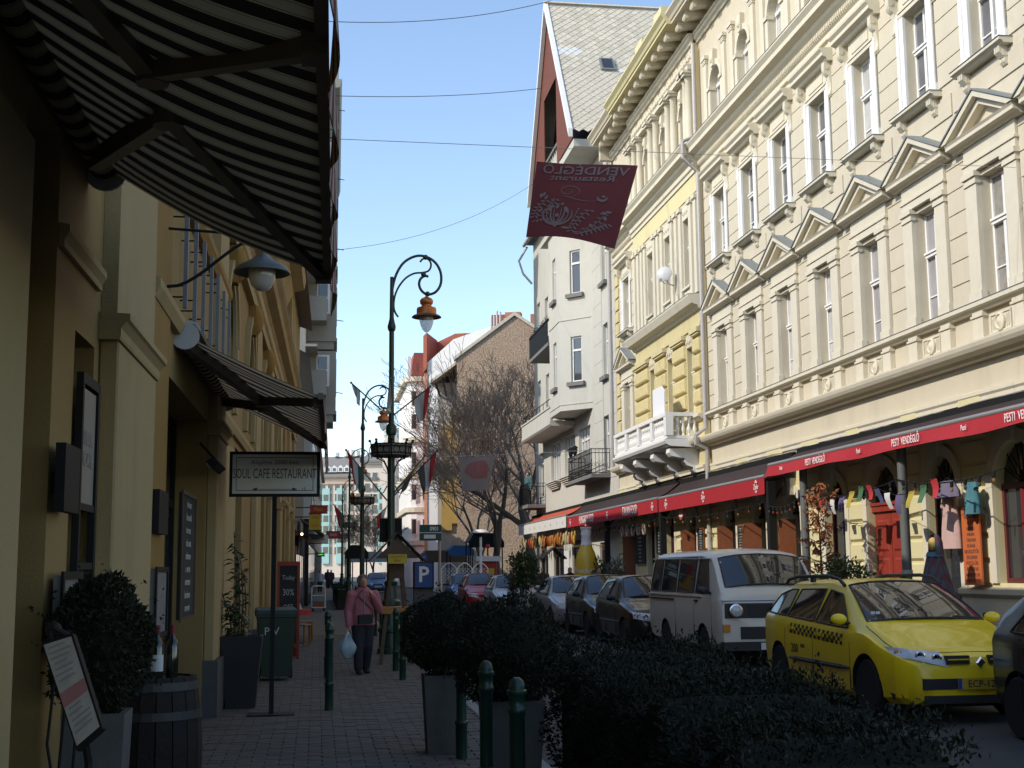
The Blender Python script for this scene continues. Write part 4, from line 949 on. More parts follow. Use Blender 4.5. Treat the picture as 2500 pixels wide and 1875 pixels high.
# white corner house with curved cornices
RH = thing('curved_house', 'white corner house with curved cornices beyond the street lamps', 'building', (10.5, 126, 0))
prof = [(-2.1, -1.0), (-2.05, -1.5), (-1.8, -1.9), (-1.3, -2.2), (-.7, -2.3), (2.5, -2.3), (2.5, 12), (-2.1, 12)]
MB().prism(prof, 'z', 0, 19.4).build('wall', M_wplas, RH)
for z, s in ((19.4, 1.16), (13.6, 1.13), (10.2, 1.06), (7.0, 1.06), (3.9, 1.1)): MB().prism([(p[0] * s - .12, p[1] * s) for p in prof], 'z', z, z + .45).build('cornice', M_trim, RH)
MB().box(-2.1, -1.75, -1.2, -.6, 19.8, 22.0).build('corner_post', M_wplas, RH)
MB().prism([(-1.7, 19.86), (2.5, 19.86), (2.3, 22.3), (-1.5, 22.3)], 'y', -1.6, 6).build('roof', M_dredroof, RH)
n = node('dormer', RH); MB().box(-.55, .05, -1.95, -1.6, 20.5, 21.2).prism([(-.6, 21.2), (.1, 21.2), (-.25, 21.6)], 'y', -1.97, -1.6).build('frame', M_wplas, n); MB().box(-.42, -.08, -1.97, -1.95, 20.6, 21.1).build('pane', M_pane2, n)
for z in (4.9, 8.1, 11.2, 14.8, 17.0):
    for x in (-1.55, -.5, .8, 2.0):
        n = node('window', RH, (0, 0, 0)); MB().box(x - .28, x + .28, -2.36, -2.3, z, z + 1.5).build('frame', M_white, n); MB().box(x - .2, x + .2, -2.375, -2.36, z + .08, z + 1.42).build('pane', M_pane2, n)
# hotel at the end of the street
HX, HY = 12.0, 322.0
HT = thing('hotel', 'large cream hotel with mansard roof closing the far end of the street', 'building', (HX, HY, 0), R(-16))
M_mans = mat('brown_grey_mansard', (.20, .185, .175), .8, var=.08, scale=.5)
sc = HY / 190.0
def hz(z): return 1.6 + (z - 1.6) * sc
def hx(x): return x * sc - HX
MB().box(hx(-6), hx(6.9), 0, 30, 0, hz(15.0)).build('wall', M_far, HT)
MB().box(hx(6.9), hx(12.9), -4, 30, 0, hz(16.9)).build('wall', M_far, HT)
MB().prism([(-.8, hz(14.9)), (-.8, hz(15.1)), (6.5, hz(18.3)), (26, hz(18.3)), (30, hz(15))], 'x', hx(-6.2), hx(7.2)).build('roof', M_mans, HT)
MB().prism([(-5, hz(16.8)), (-5, hz(17.1)), (3.5, hz(18.7)), (26, hz(18.7)), (30, hz(17))], 'x', hx(6.7), hx(13.2)).build('roof', M_mans, HT)
MB().box(hx(-6.1), hx(6.89), -.3, 0, hz(14.0), hz(14.35)).build('cornice', mat('peach_band', (.56, .38, .27), .85, var=.05), HT); MB().box(hx(-6.1), hx(6.89), -.5, -.003, hz(14.8), hz(15.0)).build('cornice', M_trim, HT); MB().box(hx(6.8), hx(13), -4.6, -4.003, hz(16.55), hz(16.95)).build('cornice', M_trim, HT)
wf = MB().box(-.75, .75, -.06, 0, 0, 1.95).mesh('window', mat('pale_window_surround', (.62, .57, .48), .8, var=.03)); wp = MB().box(-.6, .6, -.09, -.06, .12, 1.85).mesh('pane', M_pane2); wr = MB().box(-.75, .75, -.3, -.1, 0, .75).mesh('balcony_rail', M_dgrey)
for r_ in range(7):
    z = hz(13.05 - r_ * 1.53)
    for x in (-.6, .45, 1.55, 2.6, 3.6, 4.75, 5.7, 6.5):
        o = link('window', wf, HT, T(hx(x), -.003, z)); link('pane', wp, o)
    for x in (7.62, 8.72, 10.9, 11.95):
        o = link('window', wf, HT, T(hx(x), -4.003, hz(14.3 - r_ * 1.53))); link('pane', wp, o); link('balcony_rail', wr, o)
M_teal = mat('pale_teal_panel', (.35, .55, .52), .5, var=.05)
for x in (1.0, 3.1, 9.8, -1.6): 
    MB().box(hx(x) - .9, hx(x) + .9, -.5 - (4 if x > 7 else 0), -.02 - (4 if x > 7 else 0), hz(2.6), hz(13.4)).build('teal_bay', M_teal, HT)
    for r_ in range(6): MB().box(hx(x) - .6, hx(x) + .6, -.56 - (4 if x > 7 else 0), -.5 - (4 if x > 7 else 0), hz(11.6 - r_ * 1.5), hz(12.5 - r_ * 1.5)).build('bay_pane', M_pane2, HT)
dm_ = MB().prism([(-.7, 0), (.7, 0), (.7, 1.0), (0, 1.7), (-.7, 1.0)], 'y', -1.2, .6).mesh('dormer', M_white); dp_ = MB().box(-.4, .4, -1.24, -1.2, .2, 1.0).mesh('pane', M_pane2)
for k in range(9): o = link('dormer', dm_, HT, T(hx(-.6 + k * .92), .9, hz(15.75))); link('pane', dp_, o)
for x, h in ((1.5, 1.0), (3.0, 1.6), (3.8, 1.6), (4.6, 1.4)):
    MB().lathe([(.7, 0), (.75, h)], 8, (hx(x), 6, hz(18.3))).build('roof_plant', M_white, HT)
DH = thing('domed_house', 'grey domed roof with a glass crown behind the street lamp ring', 'building', (9.93 * 1.6, 170 * 1.6, 0))
k_ = 1.6
MB().lathe([(2.75, 0), (2.75, 1.6 + 16.2 * k_), (2.6, 1.6 + 16.6 * k_), (2.2, 1.6 + 17.0 * k_), (1.4, 1.6 + 17.3 * k_)], 20).build('drum', M_gplas, DH, True)
MB().lathe([(2.6, 1.6 + 16.3 * k_), (2.3, 1.6 + 16.9 * k_), (1.8, 1.6 + 17.2 * k_), (.3, 1.6 + 17.35 * k_)], 20).build('dome', mat('dome_lead', (.26, .25, .24), .6, var=.1), DH, True)
q = MB()
for a in range(16):
    for s in (2.4,): q.tube([(s * cos(a * pi / 8), s * sin(a * pi / 8), 1.6 + 17.0 * k_), (s * 1.08 * cos(a * pi / 8), s * 1.08 * sin(a * pi / 8), 1.6 + 18.5 * k_)], .09, 5)
for z in (17.4, 17.9, 18.4): q.tube([(2.5 * cos(a * pi / 12), 2.5 * sin(a * pi / 12), 1.6 + z * k_) for a in range(25)], .09, 5)
q.build('crown_frame', M_white, DH); MB().lathe([(2.2, 1.6 + 17.0 * k_), (2.3, 1.6 + 18.2 * k_)], 16).build('crown_glass', M_teal, DH)
# low houses that close the view on the left far end
LH = thing('far_left_house', 'plain pale house far down the shady side of the street', 'building', (-12, 150, 0))
MB().box(-8, 12.2, 0, 60, 0, 13).build('wall', M_gplas, LH); MB().prism([(-8.3, 13), (12.5, 13), (2, 17)], 'y', -.3, 60).build('roof', M_slate, LH)
# ---------------------------------------------------------------- shady side: ochre restaurant house
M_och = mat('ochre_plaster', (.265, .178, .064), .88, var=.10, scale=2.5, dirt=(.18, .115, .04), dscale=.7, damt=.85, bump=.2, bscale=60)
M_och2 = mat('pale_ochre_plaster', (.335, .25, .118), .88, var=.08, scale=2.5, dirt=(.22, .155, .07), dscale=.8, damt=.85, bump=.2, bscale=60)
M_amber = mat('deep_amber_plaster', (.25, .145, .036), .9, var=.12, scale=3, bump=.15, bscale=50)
M_plinth = mat('grey_granite_plinth', (.075, .075, .072), .8, var=.25, scale=14, bump=.2, bscale=60)
LROT = -.0128
LA = thing('restaurant_house', 'ochre restaurant house with pilasters on the shady left side', 'building', (-1.45, 0, 0), LROT)
def lw(px, py, off=0.0):
    """local (y,z) on the shady facade (off metres in front of it) for a sight line"""
    p = at(px, py, L=-.17 + off); return p.y, p.z
# wall as strips between recesses (local x: 0 facade, + street)
recess = [(6.2, 6.95, .35, 0.0, 3.9), (7.5, 8.1, .45, 0.0, 2.95), (11.3, 15.2, .55, 0.0, 3.3), (19.4, 21.0, .3, .0, 3.4), (26.0, 27.6, .3, .0, 3.4), (31, 32.8, .3, .0, 3.4), (37, 39, .3, .0, 3.4)]
arches = [(13.9, .62, 3.9, 4.75), (17.85, .78, 3.9, 4.75), (22.0, .8, 3.9, 4.75), (26.5, .8, 3.9, 4.75), (31, .8, 3.9, 4.75), (35.5, .8, 3.9, 4.75)]
holes = [(a, b, z0, z1) for a, b, d, z0, z1 in recess] + [(c - h, c + h, z0, zs + h) for c, h, z0, zs in arches[1:]]
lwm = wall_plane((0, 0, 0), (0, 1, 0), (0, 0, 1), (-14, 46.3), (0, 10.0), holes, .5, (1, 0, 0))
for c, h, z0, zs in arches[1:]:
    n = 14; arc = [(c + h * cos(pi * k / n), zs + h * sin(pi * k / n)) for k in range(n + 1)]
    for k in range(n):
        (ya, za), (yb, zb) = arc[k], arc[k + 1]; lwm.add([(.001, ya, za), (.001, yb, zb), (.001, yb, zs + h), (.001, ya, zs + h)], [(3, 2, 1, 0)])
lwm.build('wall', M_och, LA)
MB().box(-11, -.52, -14, 46.2, 0, 9.5).build('core', M_dark, LA)
for c, h, z0, zs in arches[1:]:
    m = MB(); rings = []
    for r0, r1, x1 in ((h + .002, h + .12, .05), (h + .12, h + .26, .085)):
        arch_ring(c, zs, r0, r1, .002, x1, 16, m=m)
    for s in (-1, 1):
        a, b = sorted((c + s * (h + .002), c + s * (h + .26))); m.box(.002, .07, a, b, z0 - .1, zs)
    m.build('arch_moulding', M_och2, LA)
    MB().box(-.3, -.29, c - h, c + h, z0, zs + h).build('pane', M_pane2, LA)
    q = MB().ball((.10, c, zs + h + .22), .14, .17, .26, 10, 8); q.prism([(c - .12, zs + h - .05), (c + .12, zs + h - .05), (c + .2, zs + h + .45), (c - .2, zs + h + .45)], 'x', .002, .12)
    q.build('carved_keystone', M_amber, LA, True, 50)
# pilasters and their capitals
def pilaster(y0, y1, z1, d=.10, cap=True, m=M_och2):
    n = node('pilaster', LA, (0, (y0 + y1) / 2, 0)); h = (y1 - y0) / 2
    MB().cbox(.002, d, -h, h, .62, z1, .012).build('shaft', m, n); MB().box(.002, d + .05, -h - .05, h + .05, 0, .62).build('base', M_plinth, n)
    if cap:
        MB().prism([(.002, z1), (d + .012, z1), (d + .018, z1 + .02), (d + .018, z1 + .07), (d + .05, z1 + .11), (d + .07, z1 + .12), (d + .07, z1 + .16), (.002, z1 + .17)], 'y', -h - .06, h + .06).build('capital', m, n)
        MB().box(.002, d - .02, -h + .02, h - .02, z1 + .17, 6.0).build('upper_shaft', m, n)
    return n
pilaster(8.25, 9.95, 3.02, .12)
pilaster(15.3, 16.5, 3.15, .12); pilaster(23.2, 24.6, 3.15, .10); pilaster(28.6, 29.8, 3.15, .10); pilaster(33.6, 34.8, 3.15, .10); pilaster(40.2, 41.4, 3.15, .10); pilaster(44.6, 45.8, 3.15, .1)
pilaster(5.0, 6.12, 3.6, .06, False)
MB().box(.002, .05, 10.15, 11.26, .62, 6.0).build('amber_strip', M_amber, LA); MB().box(.002, .03, 16.55, 19.3, .62, 3.3).build('panel', M_och2, LA)
for a, b in ((-14, 4.9), (6.98, 7.48), (10.0, 11.28), (16.6, 19.35), (21.05, 23.1), (24.7, 25.95), (27.65, 28.5), (29.9, 30.9), (32.9, 33.5), (34.9, 36.9), (39.1, 40.1), (41.5, 44.5)):
    MB().box(.002, .06, a, b, 0, .58).build('plinth', M_plinth, LA)
# string mouldings and the storey cornice
def lrun(name, prof, a, b, m): return MB().prism(prof, 'y', a, b).build(name, m, LA)
lrun('moulding', [(.002, 3.30), (.03, 3.30), (.03, 3.34), (.055, 3.38), (.055, 3.42), (.002, 3.43)], 6.98, 8.12, M_och2)
lrun('moulding', [(.002, 3.5), (.05, 3.5), (.08, 3.58), (.08, 3.64), (.002, 3.66)], 16.6, 46.2, M_och2)
lrun('moulding', [(.002, 3.72), (.06, 3.72), (.10, 3.8), (.10, 3.86), (.002, 3.88)], 10.2, 16.5, M_och2)
lrun('moulding', [(.002, 5.0), (.07, 5.0), (.12, 5.08), (.12, 5.16), (.002, 5.2)], 10.2, 16.9, M_amber)
lrun('architrave', [(.002, 6.0), (.10, 6.0), (.10, 6.2), (.14, 6.24), (.14, 6.45), (.002, 6.47)], -14, 46.2, M_och2)
lrun('storey_cornice', [(.002, 6.6), (.10, 6.62), (.14, 6.7), (.30, 6.76), (.34, 6.88), (.42, 6.96), (.42, 7.02), (.002, 7.08)], -14, 46.2, M_och2)
lrun('cornice_flashing', [(.002, 7.082), (.43, 7.025), (.43, 7.04), (.002, 7.1)], -14, 46.2, M_lead)
lrun('eaves_cornice', [(.002, 9.2), (.15, 9.52), (.2, 9.65), (.5, 9.72), (.55, 9.98), (.002, 10.05)], -14, 38, M_och2)  # unseen eaves, height set to throw the street into shade
MB().add([(.6, -14, 10.02), (.6, 46.3, 10.02), (-6, 46.3, 12.3), (-6, -14, 12.3)], [(0, 1, 2, 3)]).build('roof', M_slate, LA)
# upper storey of the far part with fluted strips and gilded-looking capitals
MB().box(-6, .04, 38, 46.25, 9.6, 11.6).build('upper_wall', M_och, LA)
for k in range(6):
    y = 38.4 + k * 1.5
    MB().cbox(.042, .16, y, y + .6, 7.1, 10.4, .02).build('strip', M_och2, LA)
    q = MB().box(.042, .2, y - .06, y + .66, 10.4, 10.5)
    for i in range(4): q.ball((.16, y + .06 + i * .16, 10.62 + .07 * (i % 2)), .09, .09, .12, 7, 5)
    q.box(.042, .28, y - .1, y + .7, 10.8, 10.9); q.build('capital', M_amber, LA, True, 50)
lrun('upper_cornice', [(.042, 11.2), (.15, 11.22), (.2, 11.32), (.42, 11.4), (.45, 11.55), (.042, 11.62)], 38, 46.25, M_och2)
# doors in the recesses
for (a, b, d, z0, z1) in recess:
    n = node('door', LA, (-.36, (a + b) / 2, 0)); h = (b - a) / 2
    MB().box(-.08, -.03, -h, h, .02, z1 - .02).build('leaf', M_wood_dk, n)
    q = MB().box(-.03, .02, -h, -h + .09, .02, z1 - .02).box(-.03, .02, h - .09, h, .02, z1 - .02).box(-.03, .02, -h + .09, h - .09, z1 - .12, z1 - .02).box(-.03, .02, -h + .09, h - .09, 2.3, 2.4).box(-.03, .02, -.05, .05, .02, 2.3)
    q.build('frame', M_black, n); MB().box(-.028, -.02, -h + .09, -.06, .9, 2.2).build('pane', M_pane2, n); MB().box(-.028, -.02, .06, h - .09, .9, 2.2).build('pane', M_pane2, n)
# open black iron door frame beside the pilaster
gt = node('iron_gate', LA, (.03, 7.82, 0))
q = MB(); q.box(-.02, .02, -.28, -.24, .3, 2.72).box(-.02, .02, .2, .26, .3, 2.72).box(-.02, .02, -.24, .2, 2.66, 2.72)
for z in (1.2, 1.62, 1.95): q.box(-.015, .015, -.24, .2, z, z + .04)
q.build('frame', M_black, gt); MB().box(-.008, .008, -.22, .18, 1.99, 2.64).build('panel', mat('smoked_panel', (.17, .17, .16), .4, var=.2), gt)
me = text_mesh('SOUL\nCAFE', .12, Matrix.Translation((.012, -.02, 2.3)) @ Matrix.Rotation(R(90), 4, 'Z') @ Matrix.Rotation(R(90), 4, 'X'), .001); me.materials.append(mat('dim_lettering', (.3, .29, .26), .6, var=.1)); link('lettering', me, gt)

# ---- vertical letter sign: thin blue-grey metal letters standing off the wall, seen edge-on
M_bluemetal = mat('blue_grey_metal', (.15, .155, .17), .6, metal=.0, var=.25, scale=9)
LS = thing('letter_sign', 'row of tall blue-grey metal letters standing off the ochre wall', 'sign', (-1.45, 0, 3.9), LROT)
for k in range(7):
    y = 11.55 + k * .78; z0, z1 = -.02 + .03 * (k % 2), 1.0 - .02 * (k % 3)
    n = node('letter', LS, (0, y, 0))
    q = MB().box(.12, .155, -.06, .0, z0, z1); q.build('face', M_bluemetal, n)
    q = MB()
    for z in (z0 + .1, z0 + .2, z1 - .2, z1 - .1): q.tube([(.0, -.02, z), (.15, -.02, z)], .008, 5)
    q.build('pins', M_black, n)

# ---------------------------------------------------------------- striped awnings
def stripemat(name, c1, c2, n, tl=.16):
    m = bpy.data.materials.new(name); m.use_nodes = True; N = m.node_tree.nodes; Lk = m.node_tree.links; b = N['Principled BSDF']; b.inputs['Roughness'].default_value = .9
    tc = N.new('ShaderNodeTexCoord'); sp = N.new('ShaderNodeSeparateXYZ'); Lk.new(tc.outputs['Object'], sp.inputs[0])
    mu = N.new('ShaderNodeMath'); mu.operation = 'MULTIPLY'; mu.inputs[1].default_value = n; Lk.new(sp.outputs['Y'], mu.inputs[0])
    fr = N.new('ShaderNodeMath'); fr.operation = 'FRACT'; Lk.new(mu.outputs[0], fr.inputs[0])
    rp = N.new('ShaderNodeValToRGB'); rp.color_ramp.interpolation = 'CONSTANT'; e = rp.color_ramp.elements
    e[0].color = (*c1, 1); e[1].position = .47; e[1].color = (*c2, 1)
    for pos, c in ((.54, c1), (.56, c2), (.91, c1), (.93, c2)): x = e.new(pos); x.color = (*c, 1)
    Lk.new(fr.outputs[0], rp.inputs[0]); 
    nz = N.new('ShaderNodeTexNoise'); nz.inputs['Scale'].default_value = 4; Lk.new(tc.outputs['Object'], nz.inputs['Vector'])
    mx = N.new('ShaderNodeMix'); mx.data_type = 'RGBA'; mx.blend_type = 'MULTIPLY'; mx.inputs[0].default_value = .35; Lk.new(rp.outputs[0], mx.inputs[6]); Lk.new(nz.outputs['Fac'], mx.inputs[7])
    Lk.new(mx.outputs[2], b.inputs['Base Color']); 
    tr = N.new('ShaderNodeBsdfTranslucent'); Lk.new(mx.outputs[2], tr.inputs[0]); ms = N.new('ShaderNodeMixShader'); ms.inputs[0].default_value = tl; Lk.new(b.outputs[0], ms.inputs[1]); Lk.new(tr.outputs[0], ms.inputs[2]); Lk.new(ms.outputs[0], N['Material Output'].inputs[0])
    return m
M_stripe = stripemat('dark_and_cream_striped_canvas', (.014, .010, .009), (.38, .31, .195), 4.6)
M_stripeb = stripemat('brightened_striped_canvas', (.05, .032, .022), (.70, .56, .37), 4.2, .38)  # same striped canvas, colours brightened to make up for weak light
M_stripe2 = stripemat('red_and_cream_striped_valance', (.16, .015, .015), (.42, .36, .30), 7.2)
M_arm = mat('brown_grey_awning_arm', (.10, .085, .07), .5, var=.15, scale=6)
def awning(label, y0, y1, zw, zf, pr, drop, arms, cap=True, sag=.07, M_stripe=M_stripe):
    t = thing('striped_awning', label, 'awning', (-1.45 + .0128 * (y0 + y1) / 2, (y0 + y1) / 2, 2.0), LROT, 'striped awnings of the restaurant')
    h = (y1 - y0) / 2; a, b = zw - 2, zf - 2
    MB().grid(lambda u, v: (.12 + (pr - .12) * v, -h + 2 * h * u, a + (b - a) * v - sag * sin(pi * v) - .015 * sin(pi * v) * sin(u * h * 9)), 60, 12).build('canvas', M_stripe, t, True)
    q = MB(); q.tube([(.10, -h, a + .01), (.10, h, a + .01)], .085, 14); q.build('canvas_roll', M_stripe, t, True)
    MB().prism([(.002, a + .16), (.20, a + .13), (.24, a + .06), (.22, a + .05), (.18, a + .11), (.002, a + .13)], 'y', -h, h).build('hood', mat('cassette_white', (.38, .38, .37), .5, var=.1), t)
    if cap:
        for s in (-h - .02, h): 
            q = MB().lathe([(.125, 0), (.125, .02)], 20); q.xf(Matrix.Translation((.10, s, a)) @ Matrix.Rotation(R(-90), 4, 'X')); q.build('end_cap', mat('cassette_white', (0, 0, 0)), t)
    MB().box(pr - .005, pr + .04, -h - .02, h + .02, b - .03, b + .03).build('front_bar', M_arm, t)
    def val(u, v): return (pr + .055 + .018 * sin(u * h * 14) * (1 - v), -h + 2 * h * u, b + .02 - (1 - v) * (drop + .05 * abs(sin(u * h * 8))))
    MB().sheet(val, int(h * 34), 6, .004, (1, 0, 0)).build('valance', M_stripe2, t, True)
    for ya, ye, yf in arms:
        n = node('folding_arm', t); c = (y0 + y1) / 2
        pa, pe, pf = Vector((.1, ya - c, a - .06)), Vector((pr * .52, ye - c, (a + b) / 2 - .06)), Vector((pr - .01, yf - c, b - .02))
        MB().bar(pa, pe, .075, .10).build('upper_arm', M_arm, n); MB().bar(pe, pf, .065, .085).build('fore_arm', M_arm, n)
        MB().lathe([(.065, -.06), (.065, .06)], 12, pe).build('elbow', M_arm, n); MB().box(pf.x - .04, pf.x + .05, pf.y - .06, pf.y + .06, pf.z - .05, pf.z + .05).build('shoe', M_arm, n)
    return t
p1 = at(215, 422, L=-.17); p1f = at(784, 672, Y=p1.y)
awning('big striped awning overhead, seen from below at upper left', 2.6, p1.y, p1.z + .02, p1f.z, p1f.x + 1.45 - .0128 * p1.y + .02, .22, [(3.3, 5.15, 4.2), (p1.y - .35, 5.65, p1.y - .12)])
p2 = at(425, 820, L=-.17); p2f = at(778, 968, Y=p2.y)
awning('smaller striped awning with a white end cap beyond the wall lamp', p2.y, p2.y + 4.6, p2.z, p2f.z, p2f.x + 1.45 - .0128 * p2.y, .34, [(p2.y + .15, p2.y + 2.0, p2.y + .3), (p2.y + 4.2, p2.y + 2.5, p2.y + 4.4)], sag=.015, M_stripe=M_stripeb)

# ---- gooseneck wall lamp
M_lampg = mat('grey_green_enamel', (.085, .095, .085), .4, var=.12, scale=8)
ya, za = lw(393, 700); 
WL = thing('wall_lamp', 'gooseneck wall lamp with enamel shade and glass globe on the ochre wall', 'wall lamp', (-1.45 + .0128 * ya, ya, za), LROT)
hd = at(640, 665, Y=ya); hx_ = hd.x + 1.45 - .0128 * ya; hz_ = hd.z - za
q = MB(); q.tube([(.03, 0, -.15), (.03, 0, .62), (.05, 0, .72), (.12, 0, .78), (.2, 0, .76), (.21, 0, .70)], .012, 7); q.tube([(.03, 0, .5), (hx_ - .06, 0, .46)], .012, 7); q.build('bracket', M_black, WL, True)
arm = [(.03, 0, 0)] + [(.06 + (hx_ - .06) * u, 0, (hz_ + .30) * (u * u * (3 - 2 * u))) for u in [i / 10 for i in range(1, 10)]] + [(hx_, 0, hz_ + .28), (hx_, 0, hz_ + .18)]
MB().tube(arm, .014, 8).build('arm', M_black, WL, True)
MB().lathe([(.03, .16), (.05, .14), (.10, .10), (.20, .045), (.235, .005), (.235, -.01), (.20, .03), (.10, .08), (.04, .11)], 26, (hx_, 0, hz_)).build('shade', M_lampg, WL, True, 60)
MB().lathe([(.10, .06), (.115, 0), (.11, -.06), (.085, -.12), (.045, -.155), (.005, -.165)], 18, (hx_, 0, hz_)).build('globe', mat('milky_glass', (.42, .38, .34), .15, var=.05, spec=.6), WL, True, 60)
# infrared heater under the awning
ht = at(560, 1030, Y=15); HT2 = thing('patio_heater', 'black slatted heater strip hanging under the smaller striped awning', 'heater', (-1.1, 14.6, 2.75), LROT)
q = MB().box(-.05, .05, -.45, .45, -.05, .05); q.xf(Matrix.Rotation(R(50), 4, 'Y')); q.build('housing', M_black, HT2)
for k in range(4): q = MB().box(-.04 + k * .022, -.03 + k * .022, -.43, .43, -.062, -.051); q.xf(Matrix.Rotation(R(50), 4, 'Y')); q.build('slat', M_alu, HT2)
MB().tube([(0, 0, .05), (-.18, 0, .25)], .015, 6).build('mount', M_black, HT2)
# black box lanterns, menu boards, chalkboard on the wall
def wallbox(name, label, cat, pts, d, m, off=.13, frame=None, text=None, face=None):
    (xa, ya_), (xb, yb_) = pts; y0, z1 = lw(xa, ya_, off); y1, z0 = lw(xb, yb_, off)
    t = thing(name, label, cat, (-1.45 + .0128 * (y0 + y1) / 2, (y0 + y1) / 2, z0), LROT); h = (y1 - y0) / 2; H = z1 - z0
    MB().box(off, off + d, -h, h, 0, H).build('case', m, t)
    if frame:
        x = off + d
        MB().box(x, x + .015, -h - .02, -h + .02, -.02, H + .02).box(x, x + .015, h - .02, h + .02, -.02, H + .02).box(x, x + .015, -h + .02, h - .02, H - .02, H + .02).box(x, x + .015, -h + .02, h - .02, -.02, .02).build('frame', frame, t)
    MB().box(0.0, off, -.04, .04, H * .3, H * .6).build('bracket', M_black, t)
    if text:
        for i, (s, sz) in enumerate(text):
            me = text_mesh(s, sz, Matrix.Translation((off + d + .004, 0, H * (1 - (i + .8) / (len(text) + .6)))) @ Matrix.Rotation(R(90), 4, 'Z') @ Matrix.Rotation(R(90), 4, 'X'), .001); me.materials.append(face); link('lettering', me, t)
    return t
M_chalk = mat('chalkboard', (.022, .024, .023), .8, var=.3, scale=5)
M_chalkw = mat('chalk', (.42, .42, .40), .9, var=.2)
M_paper = mat('menu_paper', (.16, .16, .16), .6, var=.18, scale=9)
wallbox('wall_lantern', 'flat black box lantern on the wall above the menu case, nearest the camera', 'wall lamp', ((137, 1080), (168, 1255)), .05, M_black, .05)
wallbox('wall_lantern', 'flat black box lantern between the pilaster and the tall chalkboard', 'wall lamp', ((374, 1194), (394, 1306)), .05, M_black, .06)
wallbox('menu_case', 'glazed menu case on the wall left of the round box bush', 'menu board', ((131, 1405), (171, 1560)), .04, M_paper, .03, M_black)
wallbox('menu_case', 'narrow menu case on the wall right of the round box bush', 'menu board', ((367, 1390), (391, 1545)), .04, M_paper, .05, M_black)
rn = random.Random(3)
wallbox('chalkboard', 'tall chalkboard with rows of chalk writing on the ochre wall', 'chalkboard', ((437, 1200), (463, 1504)), .03, M_chalk, .06, M_wood_dk, [(''.join(rn.choice('abcdeimnorstu ') for _ in range(9)), .10) for _ in range(9)], M_chalkw)
# ---------------------------------------------------------------- plants
def leafmat(name, c, rough=.5):
    return mat(name, c, rough, var=.35, scale=9, spec=.35)
def leaves(q, pts, size, rnd, up=.2, asp=.45):
    """leaf-sized faces; pts is a list of (position, outward normal)"""
    for p, nr in pts:
        d = Vector((rnd.gauss(0, 1), rnd.gauss(0, 1), rnd.gauss(0, 1) + up)); d = (d * .75 + nr).normalized()
        w = d.cross(Vector((rnd.gauss(0, 1), rnd.gauss(0, 1), rnd.gauss(0, 1)))); 
        if w.length < 1e-4: continue
        w.normalize(); s = size * rnd.uniform(.5, 1.45); n2 = d.cross(w)
        q.add([p, p + d * s * .45 + w * s * asp * .5 + n2 * s * .08, p + d * s, p + d * s * .45 - w * s * asp * .5 + n2 * s * .08], [(0, 1, 2), (0, 2, 3)])
def sphere_pts(c, r, n, rnd, jit=.12, lump=.08):
    out = []; ph = [rnd.uniform(0, 6.3) for _ in range(6)]
    for _ in range(n):
        v = Vector((rnd.gauss(0, 1), rnd.gauss(0, 1), rnd.gauss(0, 1))).normalized()
        l = 1 + lump * (sin(v.x * 7 + ph[0]) + sin(v.y * 6 + ph[1]) + sin(v.z * 8 + ph[2])) / 2
        out.append((Vector(c) + Vector((v.x * r[0], v.y * r[1], v.z * r[2])) * l * (1 - abs(rnd.gauss(0, jit))), v))
    return out
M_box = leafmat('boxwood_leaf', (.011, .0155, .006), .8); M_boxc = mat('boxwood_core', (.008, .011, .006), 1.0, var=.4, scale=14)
M_conc = mat('grey_concrete_pot', (.085, .085, .08), .85, var=.2, scale=6, dirt=(.035, .035, .032), dscale=3, bump=.2, bscale=60)
def ball_bush(label, x, y, potw, poth, r, zc, seed, n=5200, square=True):
    rnd = random.Random(seed); t = thing('box_bush', label, 'potted shrub', (x, y, 0), 0, 'round box bushes in grey pots')
    a, b = potw * .40, potw * .5
    MB().loft([[(-a, -a, .0), (a, -a, .0), (a, a, .0), (-a, a, .0)], [(-b, -b, poth), (b, -b, poth), (b, b, poth), (-b, b, poth)], [(-b + .03, -b + .03, poth), (b - .03, -b + .03, poth), (b - .03, b - .03, poth), (-b + .03, b - .03, poth)], [(-b + .03, -b + .03, poth - .08), (b - .03, -b + .03, poth - .08), (b - .03, b - .03, poth - .08), (-b + .03, b - .03, poth - .08)]]).build('pot', M_conc, t)
    MB().tube([(0, 0, poth - .1), (.01, .01, zc)], [.03, .02], 7).build('trunk', M_wood_dk, t)
    MB().ball((0, 0, zc), r[0] * .86, r[1] * .86, r[2] * .86, 20, 14).build('dark_core', M_boxc, t, True)  # added solid dark core, stops sight through the leaves
    q = MB(); sp = sphere_pts((0, 0, zc), r, n, rnd, .07, .11)
    for b0, nv in sphere_pts((0, 0, zc), r, 70, rnd, .02, .1): sp += [(b0 + nv * .022 * k + Vector((rnd.gauss(0, .006), rnd.gauss(0, .006), .006 * k)), Vector((rnd.gauss(0, 1), rnd.gauss(0, 1), rnd.gauss(0, 1)))) for k in range(1, 5)]
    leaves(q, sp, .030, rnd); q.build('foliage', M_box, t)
ball_bush('round box bush in a tapered grey pot beside the green bollards, left of the pair', 1.12, 11.9, .36, .68, (.36, .36, .37), 1.03, 21, 9000)
ball_bush('round box bush in a grey pot just behind the nearest bollards, right of the pair', 1.42, 9.75, .44, .66, (.42, .42, .385), .99, 22, 10000)
ball_bush('big round box bush by the wall behind the tilted menu stand', -1.07, 6.9, .30, .92, (.245, .25, .33), 1.24, 23, 9000)
